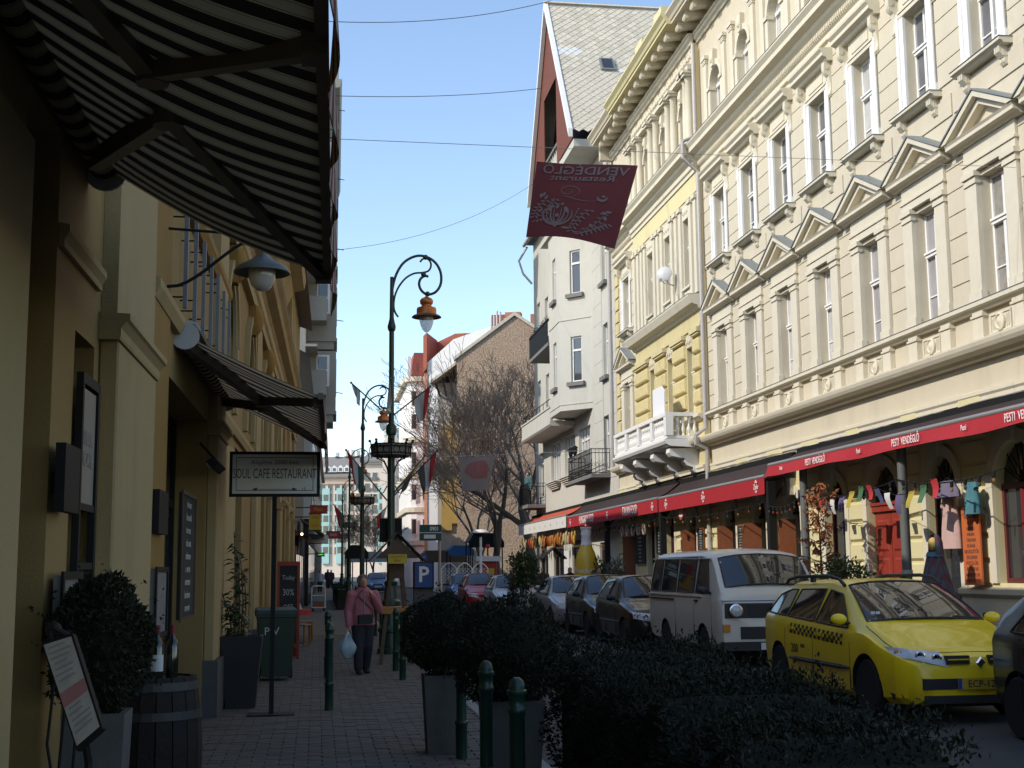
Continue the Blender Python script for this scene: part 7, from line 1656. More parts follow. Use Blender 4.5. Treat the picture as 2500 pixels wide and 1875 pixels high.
MB().box(-.026, .026, -.026, .026, .015, z0).build('pole', M_black, SG); MB().box(-.26, .26, -.17, .17, 0, .014).build('foot_plate', M_black, SG)
# laurel in a dark tapered planter
LPn = thing('potted_laurel', 'tall leafy laurel in a black tapered planter beside the pole sign', 'potted plant', (-.88, 16.3, 0)); rnd = random.Random(41)
MB().loft([[(s * a, t * a, z) for s, t in ((-1, -1), (1, -1), (1, 1), (-1, 1))] for a, z in ((.17, 0), (.245, .84), (.215, .84), (.205, .76))]).build('planter', mat('black_planter', (.02, .021, .023), .6, var=.2), LPn)
q = MB(); st = []
for k in range(6):
    a = rnd.uniform(0, 6.3); tip = Vector((.16 * cos(a) * (k > 0) - .12, .14 * sin(a) * (k > 0), 2.08 - .17 * k)); st.append((Vector((.06 * cos(a) - .05, .06 * sin(a), .76)), tip)); q.tube([st[-1][0], st[-1][0].lerp(tip, .5) + Vector((.03, 0, 0)), tip], [.012, .009, .005], 5)
q.build('stems', M_wood_dk, LPn)
lf = [mat('laurel_leaf_%d' % k, c, .4, var=.2, scale=9, spec=.5) for k, c in enumerate(((.022, .042, .014), (.034, .058, .018)))]
for h_ in range(2):
    q = MB()
    for b0, tp in st:
        for i in range(34):
            u = .12 + .88 * i / 34; p = b0.lerp(tp, u); a = rnd.uniform(0, 6.3); d = Vector((cos(a), sin(a), rnd.uniform(-.3, .75))).normalized(); L_ = rnd.uniform(.10, .17); w = d.cross(Vector((0, 0, 1))).normalized() * L_ * .19; dn = Vector((0, 0, -.02))
            if (i + h_) % 2: continue
            q.add([p, p + d * L_ * .35 + w + dn * .2, p + d * L_ * .75 + w * .7 + dn, p + d * L_ + dn * 2, p + d * L_ * .75 - w * .7 + dn, p + d * L_ * .35 - w + dn * .2, p + d * L_ * .5 + Vector((0, 0, .008))], [(0, 1, 6), (1, 2, 6), (2, 3, 6), (3, 4, 6), (4, 5, 6), (5, 0, 6)])
    q.build('leaves', lf[h_], LPn)
# wheelie bin, chalk A-board, chairs, table, hand truck
M_bin = mat('green_bin_plastic', (.012, .026, .015), .5, var=.15, scale=6); WBn = thing('wheelie_bin', 'dark green wheelie bin behind the laurel planter', 'bin', (-.60, 20.3, 0), R(5))
MB().loft([[(s * a, t * b, z) for s, t in ((-1, -1), (1, -1), (1, 1), (-1, 1))] for a, b, z in ((.21, .26, .06), (.28, .33, .92), (.30, .35, .93), (.30, .35, .97))]).build('tub', M_bin, WBn); MB().loft([[(-.31, -.37, .972), (.31, -.37, .972), (.31, .37, .972), (-.31, .37, .972)], [(-.29, -.34, 1.03), (.29, -.34, 1.03), (.29, .37, 1.06), (-.29, .37, 1.06)]]).build('lid', M_bin, WBn)
for s in (-1, 1): q = MB().lathe([(.10, -.025), (.10, .025)], 16); q.xf(Matrix.Translation((s * .24, .27, .10)) @ Matrix.Rotation(R(90), 4, 'Y')); q.build('wheel', M_tyre, WBn)
me = text_mesh('P V', .16, Matrix.Translation((-.08, -.325, .72)) @ Matrix.Rotation(R(86), 4, 'X'), .002); me.materials.append(M_chalkw); link('lettering', me, WBn)
AB = thing('chalk_sign', 'tall chalkboard in a red wooden frame advertising a discount', 'chalkboard', (-.52, 24.9, 0), R(-3)); w_, h_ = .21, 1.78
q = MB().box(-w_, -w_ + .05, -.03, .03, 0, h_).box(w_ - .05, w_, -.03, .03, 0, h_).box(-w_ + .05, w_ - .05, -.03, .03, h_ - .08, h_).box(-w_ + .05, w_ - .05, -.03, .03, .2, .28); q.build('frame', M_wood_red, AB); MB().box(-w_ + .05, w_ - .05, -.01, .01, .28, h_ - .08).build('slate', M_chalk, AB); MB().bar((0, .03, h_ - .1), (0, .45, .02), .3, .03).build('back_leg', M_wood_red, AB)
for i, (s_, sz) in enumerate((('Today', .12), ('30%', .17), ('OFF', .14))): me = text_mesh(s_, sz, Matrix.Translation((0, -.012, h_ - .3 - i * .27)) @ Matrix.Rotation(R(90), 4, 'X'), .001, sx=.75); me.materials.append(M_chalkw); link('lettering', me, AB)
M_chair = mat('honey_wood', (.20, .10, .035), .55, var=.25, scale=8)
def chair(label, x, y, rz):
    t = thing('cafe_chair', label, 'chair', (x, y, 0), rz, 'cafe chairs on the shady pavement'); MB().cbox(-.21, .21, -.21, .21, .43, .46, .01).build('seat', M_chair, t)
    for sx in (-1, 1):
        for sy in (-1, 1): MB().bar((sx * .18, sy * .18, .0), (sx * .17, sy * .17, .43 if sy < 0 else .9), .035, .035).build('leg', M_chair, t)
    q = MB().tube([(-.17, .17, .88), (-.1, .20, .93), (.1, .20, .93), (.17, .17, .88)], .02, 6)
    for k in range(4): q.bar((-.11 + k * .073, .185, .46), (-.11 + k * .073, .19, .9), .025, .012)
    q.build('backrest', M_chair, t)
chair('wooden cafe chair nearest the chalk sign on the shady pavement', -.36, 29.3, R(70)); chair('wooden cafe chair behind the first one on the shady pavement', -.30, 31.2, R(100))
TB = thing('cafe_table', 'small cafe table with red and white cloth and menus', 'table', (-.42, 30.3, 0)); MB().lathe([(.28, .72), (.28, .745)], 18).build('top', M_chair, TB); MB().tube([(0, 0, .02), (0, 0, .72)], .03, 8).lathe([(.2, 0), (.2, .02)], 14).build('pedestal', M_black, TB); MB().lathe([(.30, .62), (.295, .747), (.01, .75)], 18).build('cloth', M_signr, TB); MB().prism([(-.1, .752), (.1, .752), (0, 1.0)], 'y', -.08, .08).build('menu_tent', M_signw, TB)
HTk = thing('hand_truck', 'white folding hand truck on the far pavement', 'hand truck', at(777, 1492, Z=0), R(4)); q = MB(); q.tube([(-.27, 0, .16), (-.27, 0, .95), (-.2, 0, 1.0), (.2, 0, 1.0), (.27, 0, .95), (.27, 0, .16)], .022, 8)
for z in (.3, .62): q.tube([(-.27, 0, z), (.27, 0, z)], .018, 6)
q.build('frame', M_white, HTk); MB().box(-.28, .28, -.45, .0, .14, .17).build('deck', M_white, HTk); MB().box(-.2, .2, -.35, -.05, .17, .4).build('crate', M_wood_or, HTk)
for s in (-1, 1): q = MB().lathe([(.09, -.03), (.09, .03)], 14); q.xf(Matrix.Translation((s * .22, -.05, .09)) @ Matrix.Rotation(R(90), 4, 'Y')); q.build('wheel', M_tyre, HTk)
# ---------------------------------------------------------------- wooden stand with a pitched roof, parking and zone signs
WS = thing('wooden_stand', 'small wooden stand with pitched roof and yellow sign by the lamp', 'stand', (1.36, 23.0, 0)); M_ow = mat('weathered_brown_wood', (.10, .065, .04), .8, var=.3, scale=7, bump=.3, bscale=30)
zt = at(962, 1312, Y=23).z; ze = at(962, 1372, Y=23).z; q_ = .47
for s in (-1, 1):
    for k in range(5):
        a, b = k / 5, (k + 1) / 5 + .02; P0 = lambda u, dz: (s * q_ * u, zt - (zt - ze) * u + dz); pts = [P0(a, .02 + .012 * (4 - k)), P0(b, .02 + .012 * (4 - k)), P0(b, .035 + .012 * (4 - k)), P0(a, .035 + .012 * (4 - k))]
        MB().prism(pts if s > 0 else pts[::-1], 'y', -.38, .38).build('roof_board', M_ow, WS)
    MB().bar((s * .10, -.05, ze - .25), (s * .27, -.05, .0), .05, .06).build('leg', M_ow, WS); MB().bar((s * .10, .2, ze - .25), (s * .25, .22, .0), .05, .06).build('leg', M_ow, WS)
MB().prism([(-q_ * .8, ze + .06), (q_ * .8, ze + .06), (0, zt - .02)], 'y', -.33, -.30).build('gable', M_ow, WS); MB().box(-.13, .13, -.10, .25, ze - .28, ze + .02).build('box', M_ow, WS)
MB().box(-.16, .16, -.345, -.332, ze - .03, ze + .13).build('yellow_sign', M_signy, WS)
for i, s_ in enumerate(('VÖRÖS POSTA', 'BISTRO')): me = text_mesh(s_, .05, Matrix.Translation((0, -.348, ze + .085 - i * .065)) @ Matrix.Rotation(R(90), 4, 'X'), .001, sx=.75); me.materials.append(M_signr); link('lettering', me, WS)
MB().cbox(-.26, .26, -.12, .3, .86, .98, .01).build('tray', mat('orange_wood_tray', (.36, .16, .03), .6, var=.2), WS)
PS = thing('parking_sign', 'blue parking sign on a grey ticket machine', 'parking sign', (at(1034, 1500, Y=38).x, 38, 0)); u0, u1 = at(1034, 1434, Y=38).z, at(1034, 1374, Y=38).z
MB().cbox(-.28, .28, .03, .32, 0, u0 + .1, .02).build('machine', M_conc, PS); MB().cbox(-.30, .30, -.02, .10, u0 - .04, u1 + .03, .015).build('case', M_black, PS); MB().box(-.25, .26, -.028, -.021, u0, u1).build('panel', mat('parking_blue', (.01, .05, .22), .4, var=.05), PS); me = text_mesh('P', .62, Matrix.Translation((0, -.032, (u0 + u1) / 2)) @ Matrix.Rotation(R(90), 4, 'X'), .002, bold=.012); me.materials.append(M_lett); link('lettering', me, PS)
q = MB().lathe([(.12, 0), (.12, .012)], 20); q.xf(Matrix.Translation((.0, 0, u1 + .17)) @ Matrix.Rotation(R(90), 4, 'X')); q.build('round_sign', mat('parking_blue', (0, 0, 0)), PS); MB().bar((-.05, -.02, u1 + .15), (.05, -.02, u1 + .17), .02, .012).build('arrow', M_lett, PS); MB().tube([(0, .02, u1), (0, .02, u1 + .3)], .02, 6).build('pole', M_zinc, PS)
ZS = thing('zone_sign', 'green parking zone sign numbered 0901 on a grey pole', 'sign', (at(1074, 1400, Y=37.2).x, 37.2, 0)); a0, a1 = at(1052, 1320, Y=37.2).z, at(1052, 1281, Y=37.2).z
MB().tube([(0, .03, 0), (0, .03, a1)], .035, 8).build('pole', M_zinc, ZS); MB().box(-.58, .04, -.02, .0, a0, a1).build('panel', mat('zone_green', (.012, .055, .04), .5, var=.06), ZS); MB().box(-.45, -.12, -.026, -.02, a0 + .06, a0 + .17).build('price_panel', M_signw, ZS); MB().box(-.58, .04, -.024, -.02, a0 + .215, a0 + .235).build('line', M_signw, ZS); me = text_mesh('0901', .17, Matrix.Translation((-.16, -.024, a1 - .12)) @ Matrix.Rotation(R(90), 4, 'X'), .002, sx=.75, bold=.002); me.materials.append(M_lett); link('lettering', me, ZS)
# ---------------------------------------------------------------- sunny side: shop displays
BT = thing('giant_bottle', 'giant inflatable yellow drink bottle with white cap', 'bottle', (9.28, 45.2, .1)); M_by = mat('yellow_bottle_skin', (.66, .42, .035), .35, var=.12, scale=3, spec=.5)
MB().lathe([(.34, 0), (.40, .05), (.41, .6), (.405, 1.5), (.38, 1.8), (.30, 2.05), (.22, 2.22), (.195, 2.32)], 26).build('body', M_by, BT, True, 50); MB().lathe([(.20, 2.3), (.175, 2.42), (.165, 2.62), (.18, 2.66), (.165, 2.7), (.17, 2.86), (.20, 2.88), (.20, 2.93)], 24).build('neck', M_white, BT, True, 50); MB().lathe([(.195, 2.931), (.19, 2.97), (.01, 2.98)], 24).build('cap', M_signr, BT, True, 50)
def wraptext(s_, size, z, m, parent, rad, a0=-1.95, slant=.12):
    me = text_mesh(s_, size, Matrix.Identity(4), .0, sx=.9)
    for v in me.vertices: a = a0 + v.co.x / rad; v.co = Vector((rad * cos(a), rad * sin(a), z + v.co.y - slant * v.co.x))
    me.materials.append(m); link('lettering', me, parent)
wraptext('Rauchdle', .26, 1.42, M_lett, BT, .418); wraptext('S', .45, .95, M_lett, BT, .422)
def wallboard(label, px0, py0, px1, py1, X=10.9, m=None, frame=None, cat='chalkboard', lines=None, name='menu_board', ink=None, rows=8):
    a, b = at(px0, py0, X=X), at(px1, py1, X=X); t = thing(name, label, cat, (X, (a.y + b.y) / 2, b.z), 0, None); h = abs(a.y - b.y) / 2; H = a.z - b.z
    MB().box(-.02, .01, -h, h, 0, H).build('panel', m or M_chalk, t)
    if frame: MB().box(-.03, .012, -h - .03, -h, -.03, H + .03).box(-.03, .012, h, h + .03, -.03, H + .03).box(-.03, .012, -h, h, H, H + .03).box(-.03, .012, -h, h, -.03, 0).build('frame', frame, t)
    ls = lines or [''.join(rn.choice('aeimnorst lk') for _ in range(9)) for _ in range(rows)]
    for i, s_ in enumerate(ls):
        sz = min(H / (len(ls) + 1) * .9, 2 * h * 1.9 / max(3, len(s_))); me = text_mesh(s_, sz, mtxt(-.023, 0, H * (1 - (i + .75) / (len(ls) + .5))), .001); me.materials.append(ink or M_chalkw); link('lettering', me, t)
    return t
wallboard('wide leaning chalkboard left of the brown shop door', 1551, 1298, 1577, 1376); wallboard('narrow chalkboard right of the brown shop door', 1603, 1287, 1620, 1352); wallboard('orange-framed chalkboard by the third doorway', 1705, 1292, 1720, 1342, frame=M_wood_or); wallboard('orange-framed chalkboard between two doorways', 1803, 1286, 1816, 1342, frame=M_wood_or); wallboard('orange-framed chalkboard beside the canopy post', 1877, 1275, 1899, 1346, frame=M_wood_or)
wallboard('tall orange banner listing hand-made goods beside the clothes door', 2348, 1240, 2402, 1429, X=10.8, m=mat('orange_banner', (.46, .115, .03), .7, var=.12, scale=3), cat='banner', name='shop_banner', lines=['VELÁLI', 'KÉZMŰVES', 'BOLT', 'NEPÁLI', 'INDIAI', 'TAJVANI', 'RUHÁK', 'KIEGÉSZÍTŐK', 'ÉKSZEREK', 'FÜSTÖLŐK', 'BÚTOROK', 'AJÁNDÉKOK', 'HANGSZEREK'], ink=mat('banner_ink', (.06, .03, .035), .8, var=0))
wallboard('white vertical sign with red letters beside the giant bottle', 1378, 1345, 1391, 1422, X=10.2, m=M_signw, cat='sign', name='shop_sign', lines=list('TAAT') + [' '] + list('MORAA'), ink=M_signr)
t = thing('round_shop_sign', 'round orange sign hanging under the plain red canopy', 'sign', at(1664, 1240, X=10.4)); q = MB().lathe([(.34, -.03), (.34, .03)], 22); q.xf(Matrix.Rotation(R(90), 4, 'Y')); q.build('disc', M_orange, t); q = MB().lathe([(.28, -.034), (.28, .034)], 22); q.xf(Matrix.Rotation(R(90), 4, 'Y')); q.build('field', M_signw, t); MB().box(-.04, .04, -.3, .3, -.05, .06).build('bar', M_orange, t)
for k in range(5):
    y = 40.9 + k * .75; t = thing('wicker_hoops', 'bunch of pale wicker hoops under the canopy, %s from the far end' % ('fifth', 'fourth', 'third', 'second', 'first')[k], 'hoops', (10.25, y, 3.02), 0, 'wicker hoops under the canopy')
    for j in range(3): MB().tube([(.03 * j, .17 * cos(a) + .06 * j - .06, -.2 + .17 * sin(a)) for a in [2 * pi * i / 14 for i in range(15)]], .012, 5).build('hoop', mat('pale_wicker', (.40, .30, .24), .8, var=.2), t)
# clothes, hats and bunting round the craft shop door
def garment(label, px, py0, py1, X, w, m, kind='dress', name='hanging_dress'):
    a, b = at(px, py0, X=X), at(px, py1, X=X); t = thing(name, label, 'clothing', a, 0, 'clothes hung at the craft shop'); H = a.z - b.z
    def fn(u, v): ww = w * (.55 + .45 * min(1, v * 1.6)) * (1 + .12 * v); ph = u * 2 * pi; return ((.10 + .03 * sin(u * 40)) * cos(ph) * (.6 + .5 * v), ww / 2 * sin(ph), -.06 - (H - .06) * v)
    MB().grid(fn, 36, 8).build('cloth', m, t, True); MB().tube([(0, -w * .25, -.08), (0, 0, 0), (0, w * .25, -.08)], .01, 5).build('hanger', M_black, t)
    if kind == 'dress':
        for s in (-1, 1): MB().tube([(0, s * w * .27, -.10), (-.02, s * w * .46, -H * .3)], [.06, .045], 8).build('sleeve', m, t, True)
garment('long pale pink dress hung in the craft shop doorway', 2318, 1195, 1340, 10.75, .52, mat('pale_pink_cloth', (.46, .31, .28), .9, var=.12, scale=12)); garment('turquoise dress hung above the orange banner', 2372, 1168, 1256, 10.7, .36, mat('turquoise_cloth', (.06, .17, .21), .9, var=.2, scale=10)); garment('violet shawl hung in the arch of the craft shop', 2312, 1166, 1215, 10.6, .70, mat('violet_cloth', (.13, .115, .17), .9, var=.3, scale=6), 'shawl', 'hanging_shawl')
bn = [M_fr, mat('bunting_green', (.05, .13, .06), .85, var=.15), mat('bunting_yellow', (.36, .28, .04), .85, var=.1), mat('bunting_violet', (.10, .075, .15), .85, var=.15), M_fw, mat('bunting_blue', (.06, .08, .16), .85, var=.15)]
BG = thing('bunting', 'string of coloured prayer flags under the big canopy', 'bunting', (10.05, 20.2, 3.05)); L_ = 6.6; q = MB(); pth = []
for k in range(15): u = k / 14; pth.append(Vector((.25 * u, L_ * u, .18 * u - .55 * (abs((u * 2) % 1 - .5) * -2 + 1) * .55)))
MB().tube(pth, .006, 4).build('cord', M_black, BG)
for k in range(14):
    p = pth[k].lerp(pth[k + 1], .5); s_ = rn.uniform(.20, .30); MB().sheet(lambda u, v: (p.x + .04 * sin(v * 3 + k), p.y + (u - .5) * s_ * (1 - .35 * v) + .05 * v * sin(k), p.z - s_ * 1.2 * v), 3, 4, .003, (1, 0, 0)).build('pennant', bn[k % 6], BG, True)
MN = thing('mannequin', 'hooded mannequin in a striped poncho at the craft shop door', 'mannequin', (10.05, at(2285, 1400, X=10.05).y, .34))
M_pon = stripemat('striped_poncho_cloth', (.16, .06, .07), (.10, .12, .16), 16.0); q = MB().grid(lambda u, v: ((.10 + .26 * v + .02 * sin(u * 44)) * cos(2 * pi * u), (.10 + .27 * v + .02 * sin(u * 44)) * sin(2 * pi * u), 1.48 - 1.0 * v - .06 * cos(4 * pi * u) * v), 60, 10); q.build('poncho', M_pon, MN, True)
MB().tube([(0, 0, -.22), (0, 0, .9)], [.10, .12], 8).lathe([(.25, -.24), (.25, -.2)], 14).build('stand', M_black, MN); MB().ball((-.03, -.02, 1.60), .085, .09, .115, 14, 10).build('head', mat('mannequin_face', (.50, .34, .10), .5, var=.05), MN, True)
MB().grid(lambda u, v: ((.125 + .02 * v) * cos(pi * .62 * (2 * u - 1)) * (1 if v > .3 else .55 + 1.5 * v) + .0, (.125 + .02 * v) * sin(pi * .62 * (2 * u - 1)) * (1 if v > .3 else .55 + 1.5 * v), 1.76 - .34 * v), 24, 8).build('hood', M_pon, MN, True); MB().lathe([(.15, 1.40), (.13, 1.46), (.10, 1.47)], 16).build('scarf', mat('turquoise_cloth', (0, 0, 0)), MN, True)
# peppers, corn and gourds hung under the orange canopy
cols = [mat('dried_pepper_red', (.26, .03, .015), .5, var=.3), mat('corn_yellow', (.45, .27, .04), .6, var=.2), mat('gourd_orange', (.36, .13, .02), .5, var=.2), mat('dried_husk', (.40, .32, .16), .9, var=.2), mat('dark_dried_herb', (.05, .035, .02), .9, var=.3)]
for k in range(26):
    y = 52.2 + k * .52; ci = rn.randrange(5); t = thing('hanging_bunch', '%s hanging under the orange canopy' % ('bunch of dried red peppers', 'bunch of yellow maize cobs', 'orange gourds on a cord', 'pale maize husks', 'dark dried herbs')[ci], 'dried bunch', (10.2 + rn.uniform(-.1, .25), y, 3.26), 0, 'dried bunches under the orange canopy'); MB().tube([(0, 0, 0), (0, 0, -.15)], .008, 4).build('cord', M_wood_dk, t)
    for j in range(4): a = j * 1.6; MB().lathe([(.008, 0), (.05, -.08), (.055, -.22), (.03, -.34), (.003, -.40)], 8, (.06 * cos(a), .07 * sin(a), -.12 - .1 * (j % 2) - rn.random() * .1)).build('fruit', cols[ci], t, True)
# small well-roof stall and plant tubs between the parked cars
ST = thing('roofed_stall', 'small dark pitched roof stall beyond the parked cars', 'stall', (8.95, 50, .1)); zt_ = 2.28
for s in (-1, 1):
    pts = [(0, zt_), (s * .46, zt_ - .42), (s * .46, zt_ - .38), (0, zt_ + .05)]; MB().prism(pts if s < 0 else pts[::-1], 'y', -.5, .5).build('roof_side', M_ow, ST)
    for yy in (-.4, .4): MB().bar((s * .28, yy, 0), (s * .28, yy, zt_ - .3), .06, .06).build('leg', M_ow, ST)
MB().box(-.32, .32, -.42, .42, .75, .82).build('counter', M_ow, ST)
def leafy(label, loc, r, zc, n, size, m, pot=None, seed=1, stems=8, group=None, cat='potted plant', name='potted_plant', asp=.45):
    rnd = random.Random(seed); t = thing(name, label, cat, loc, 0, group)
    if pot: MB().lathe([(pot[0] * .8, 0), (pot[0], pot[1]), (pot[0] * .9, pot[1]), (pot[0] * .88, pot[1] - .06)], 18).build('tub', pot[2], t, True, 50)
    q = MB(); z0 = pot[1] - .05 if pot else 0; pts = []
    for k in range(stems):
        a = rnd.uniform(0, 6.3); e = Vector((r[0] * .8 * cos(a) * rnd.random(), r[1] * .8 * sin(a) * rnd.random(), zc + r[2] * rnd.uniform(.3, 1))); q.tube([(0, 0, z0), (e.x * .4, e.y * .4, (z0 + e.z) / 2), e], [.02, .012, .005], 5)
    q.build('stems', M_wood_dk, t); q = MB()
    for p, nv in sphere_pts((0, 0, zc), r, n, rnd, .35, .25): pts.append((p, nv))
    leaves(q, pts, size, rnd, .1, asp); q.build('foliage', m, t)
leafy('bushy green plant in a grey metal tub between the parked cars', (6.45, 41.4, -.03), (.45, .45, .68), 1.55, 2600, .10, leafmat('bamboo_green', (.04, .065, .02)), (.30, .88, M_zinc), 5); leafy('narrow brownish conifer beside the grey metal tub', (6.05, 41.0, -.03), (.14, .14, .52), .85, 1200, .06, leafmat('dull_conifer', (.06, .04, .02)), (.15, .4, M_conc), 6)
leafy('leafy green shrub beside the giant bottle', (9.35, 43.2, .1), (.32, .32, .55), 1.15, 900, .12, leafmat('shrub_green', (.05, .08, .025)), (.22, .55, M_conc), 7); leafy('grey-green bushy plant before the brown shop door', (9.4, 41.2, .1), (.32, .35, .6), 1.15, 1000, .10, leafmat('grey_green_leaf', (.09, .095, .06)), (.22, .5, M_conc), 8); leafy('low green shrub in front of the red double door', (9.75, 23.6, .1), (.42, .55, .38), 1.25, 1500, .085, leafmat('shrub_green', (0, 0, 0)), (.26, .8, M_conc), 9)
BTr = thing('potted_beech', 'small potted beech with brown winter leaves under the big canopy', 'potted tree', (9.75, 24.75, .1)); rnd = random.Random(77); MB().lathe([(.2, 0), (.26, .5), (.23, .5), (.22, .44)], 16).build('tub', M_conc, BTr); q = MB(); pts = []; q.tube([(0, 0, .4), (.02, .0, 1.6), (0, .02, 3.1)], [.03, .02, .006], 6)
for k in range(30):
    z = .95 + 2.1 * k / 30; a = k * 2.4; L_ = (.75 if k < 12 else .62) * (1 - .55 * (k / 30)) * rnd.uniform(.7, 1.1); e = Vector((L_ * cos(a) * .8, L_ * sin(a), z + .12)); b = Vector((0, 0, z)); q.tube([b, b.lerp(e, .5) + Vector((0, 0, .05)), e], [.010, .007, .003], 4)
    for i in range(26): u = rnd.uniform(.25, 1); pts.append((b.lerp(e, u) + Vector((rnd.gauss(0, .04), rnd.gauss(0, .04), rnd.gauss(0, .03))), Vector((0, 0, -.5))))
q.build('branches', M_wood_dk, BTr); q = MB(); leaves(q, pts, .10, rnd, -.2, .5); q.build('dry_leaves', leafmat('dry_beech_leaf', (.26, .09, .03), .7), BTr)
# ---------------------------------------------------------------- bare trees on the square
M_bark = mat('grey_brown_bark', (.11, .085, .065), .95, var=.3, scale=5); M_twig = mat('twig_bark', (.27, .19, .14), .9, var=.25, scale=3)
def bare_tree(label, loc, H, r0, seed, lean=(0, 0), spread=1.0, depth=6, name='bare_tree'):
    rnd = random.Random(seed); t = thing(name, label, 'tree', loc, 0, 'bare winter trees'); tr, tw_ = MB(), MB()
    def grow(p, d, L_, r, lv):
        n = 4 if lv < 3 else 3; pts = [p]; rs = [r]; q = Vector(p); dd = Vector(d)
        for i in range(n):
            dd = (dd + Vector((rnd.gauss(0, .13), rnd.gauss(0, .13), rnd.gauss(0, .09) + (.05 if lv > 1 else 0)))).normalized(); q = q + dd * L_ / n; pts.append(q.copy()); rs.append(max(.013, r * (1 - .42 * (i + 1) / n)))
        (tr if lv < 2 else tw_).tube(pts, rs, 7 if lv < 2 else (5 if lv < 3 else 3), cap=False)
        if lv >= depth: return
        kids_ = rnd.choice((3, 3, 4)) if lv < 4 else rnd.choice((2, 3, 3))
        for k in range(kids_):
            u = rnd.uniform(.45, 1.0) if k else 1.0; i = min(n - 1, int(u * n)); b = pts[i].lerp(pts[i + 1], u * n - i) if u < 1 else pts[-1]
            ax = Vector((rnd.gauss(0, 1), rnd.gauss(0, 1), rnd.gauss(0, .6))); ax = (ax - dd * ax.dot(dd)).normalized(); an = rnd.uniform(.35, .95) * spread * (.6 if k == 0 else 1)
            nd = (dd * cos(an) + ax * sin(an)); nd.z += .10; nd.normalize(); grow(b, nd, L_ * rnd.uniform(.62, .84), r * (.58 if k else .66) * (1 - .2 * u), lv + 1)
    grow(Vector((0, 0, 0)), Vector((lean[0], lean[1], 1)).normalized(), H * .27, r0, 0)
    tr.build('trunk', M_bark, t, True); tw_.build('branches', M_twig, t)
bare_tree('spreading bare tree in front of the brick gable, left of the pair', (9.9, 72, 0), 16, .26, 4, (-.10, 0), 1.05, 7)
bare_tree('leaning bare tree close to the grey corner house, right of the pair', (12.2, 71, 0), 19, .34, 9, (-.30, 0), 1.05, 7)
bare_tree('bare tree standing farther back behind the zone sign', (10.6, 86, 0), 13, .2, 15, (-.05, 0), 1.0, 7); bare_tree('slim bare young tree far down the street', (4.2, 104, 0), 9, .12, 18, (0, 0), .9, 6)
# ---------------------------------------------------------------- people
def blob(parts, voxel, m, name, parent, smooth=8):
    """join tapered limbs into one continuous skin"""
    q = MB()
    for pts, rs, *fl in parts:
        sx = fl[0] if fl else 1.0
        if len(pts) == 1: q.ball(pts[0], rs[0], rs[1] if len(rs) > 1 else rs[0], rs[2] if len(rs) > 2 else rs[0], 14, 10)
        else:
            o = len(q.v); c = Vector(pts[0]); q.tube(pts, rs, 14)
            for p, r in (((pts[-1], rs[-1]),) if len(fl) > 1 else ((pts[0], rs[0]), (pts[-1], rs[-1]))): q.ball(p, r * .98, r * .98, r * .98, 12, 8)
            if sx != 1.0:
                for i in range(o, len(q.v)): v = q.v[i]; q.v[i] = (v[0], c.y + (v[1] - c.y) * sx, v[2])
    me = q.mesh(name); bm = bmesh.new(); bm.from_mesh(me); bmesh.ops.recalc_face_normals(bm, faces=bm.faces); bm.to_mesh(me); bm.free()
    ob = bpy.data.objects.new('tmp', me); TMPC.objects.link(ob); md = ob.modifiers.new('r', 'REMESH'); md.mode = 'VOXEL'; md.voxel_size = voxel; ms = ob.modifiers.new('s', 'SMOOTH'); ms.factor = .5; ms.iterations = smooth
    out = bpy.data.meshes.new_from_object(ob.evaluated_get(tmp_dg())); bpy.data.objects.remove(ob); out.materials.clear(); out.materials.append(m); out.shade_smooth()
    return link(name, out, parent)
M_skin = mat('skin', (.42, .23, .16), .6, var=.1, scale=9)
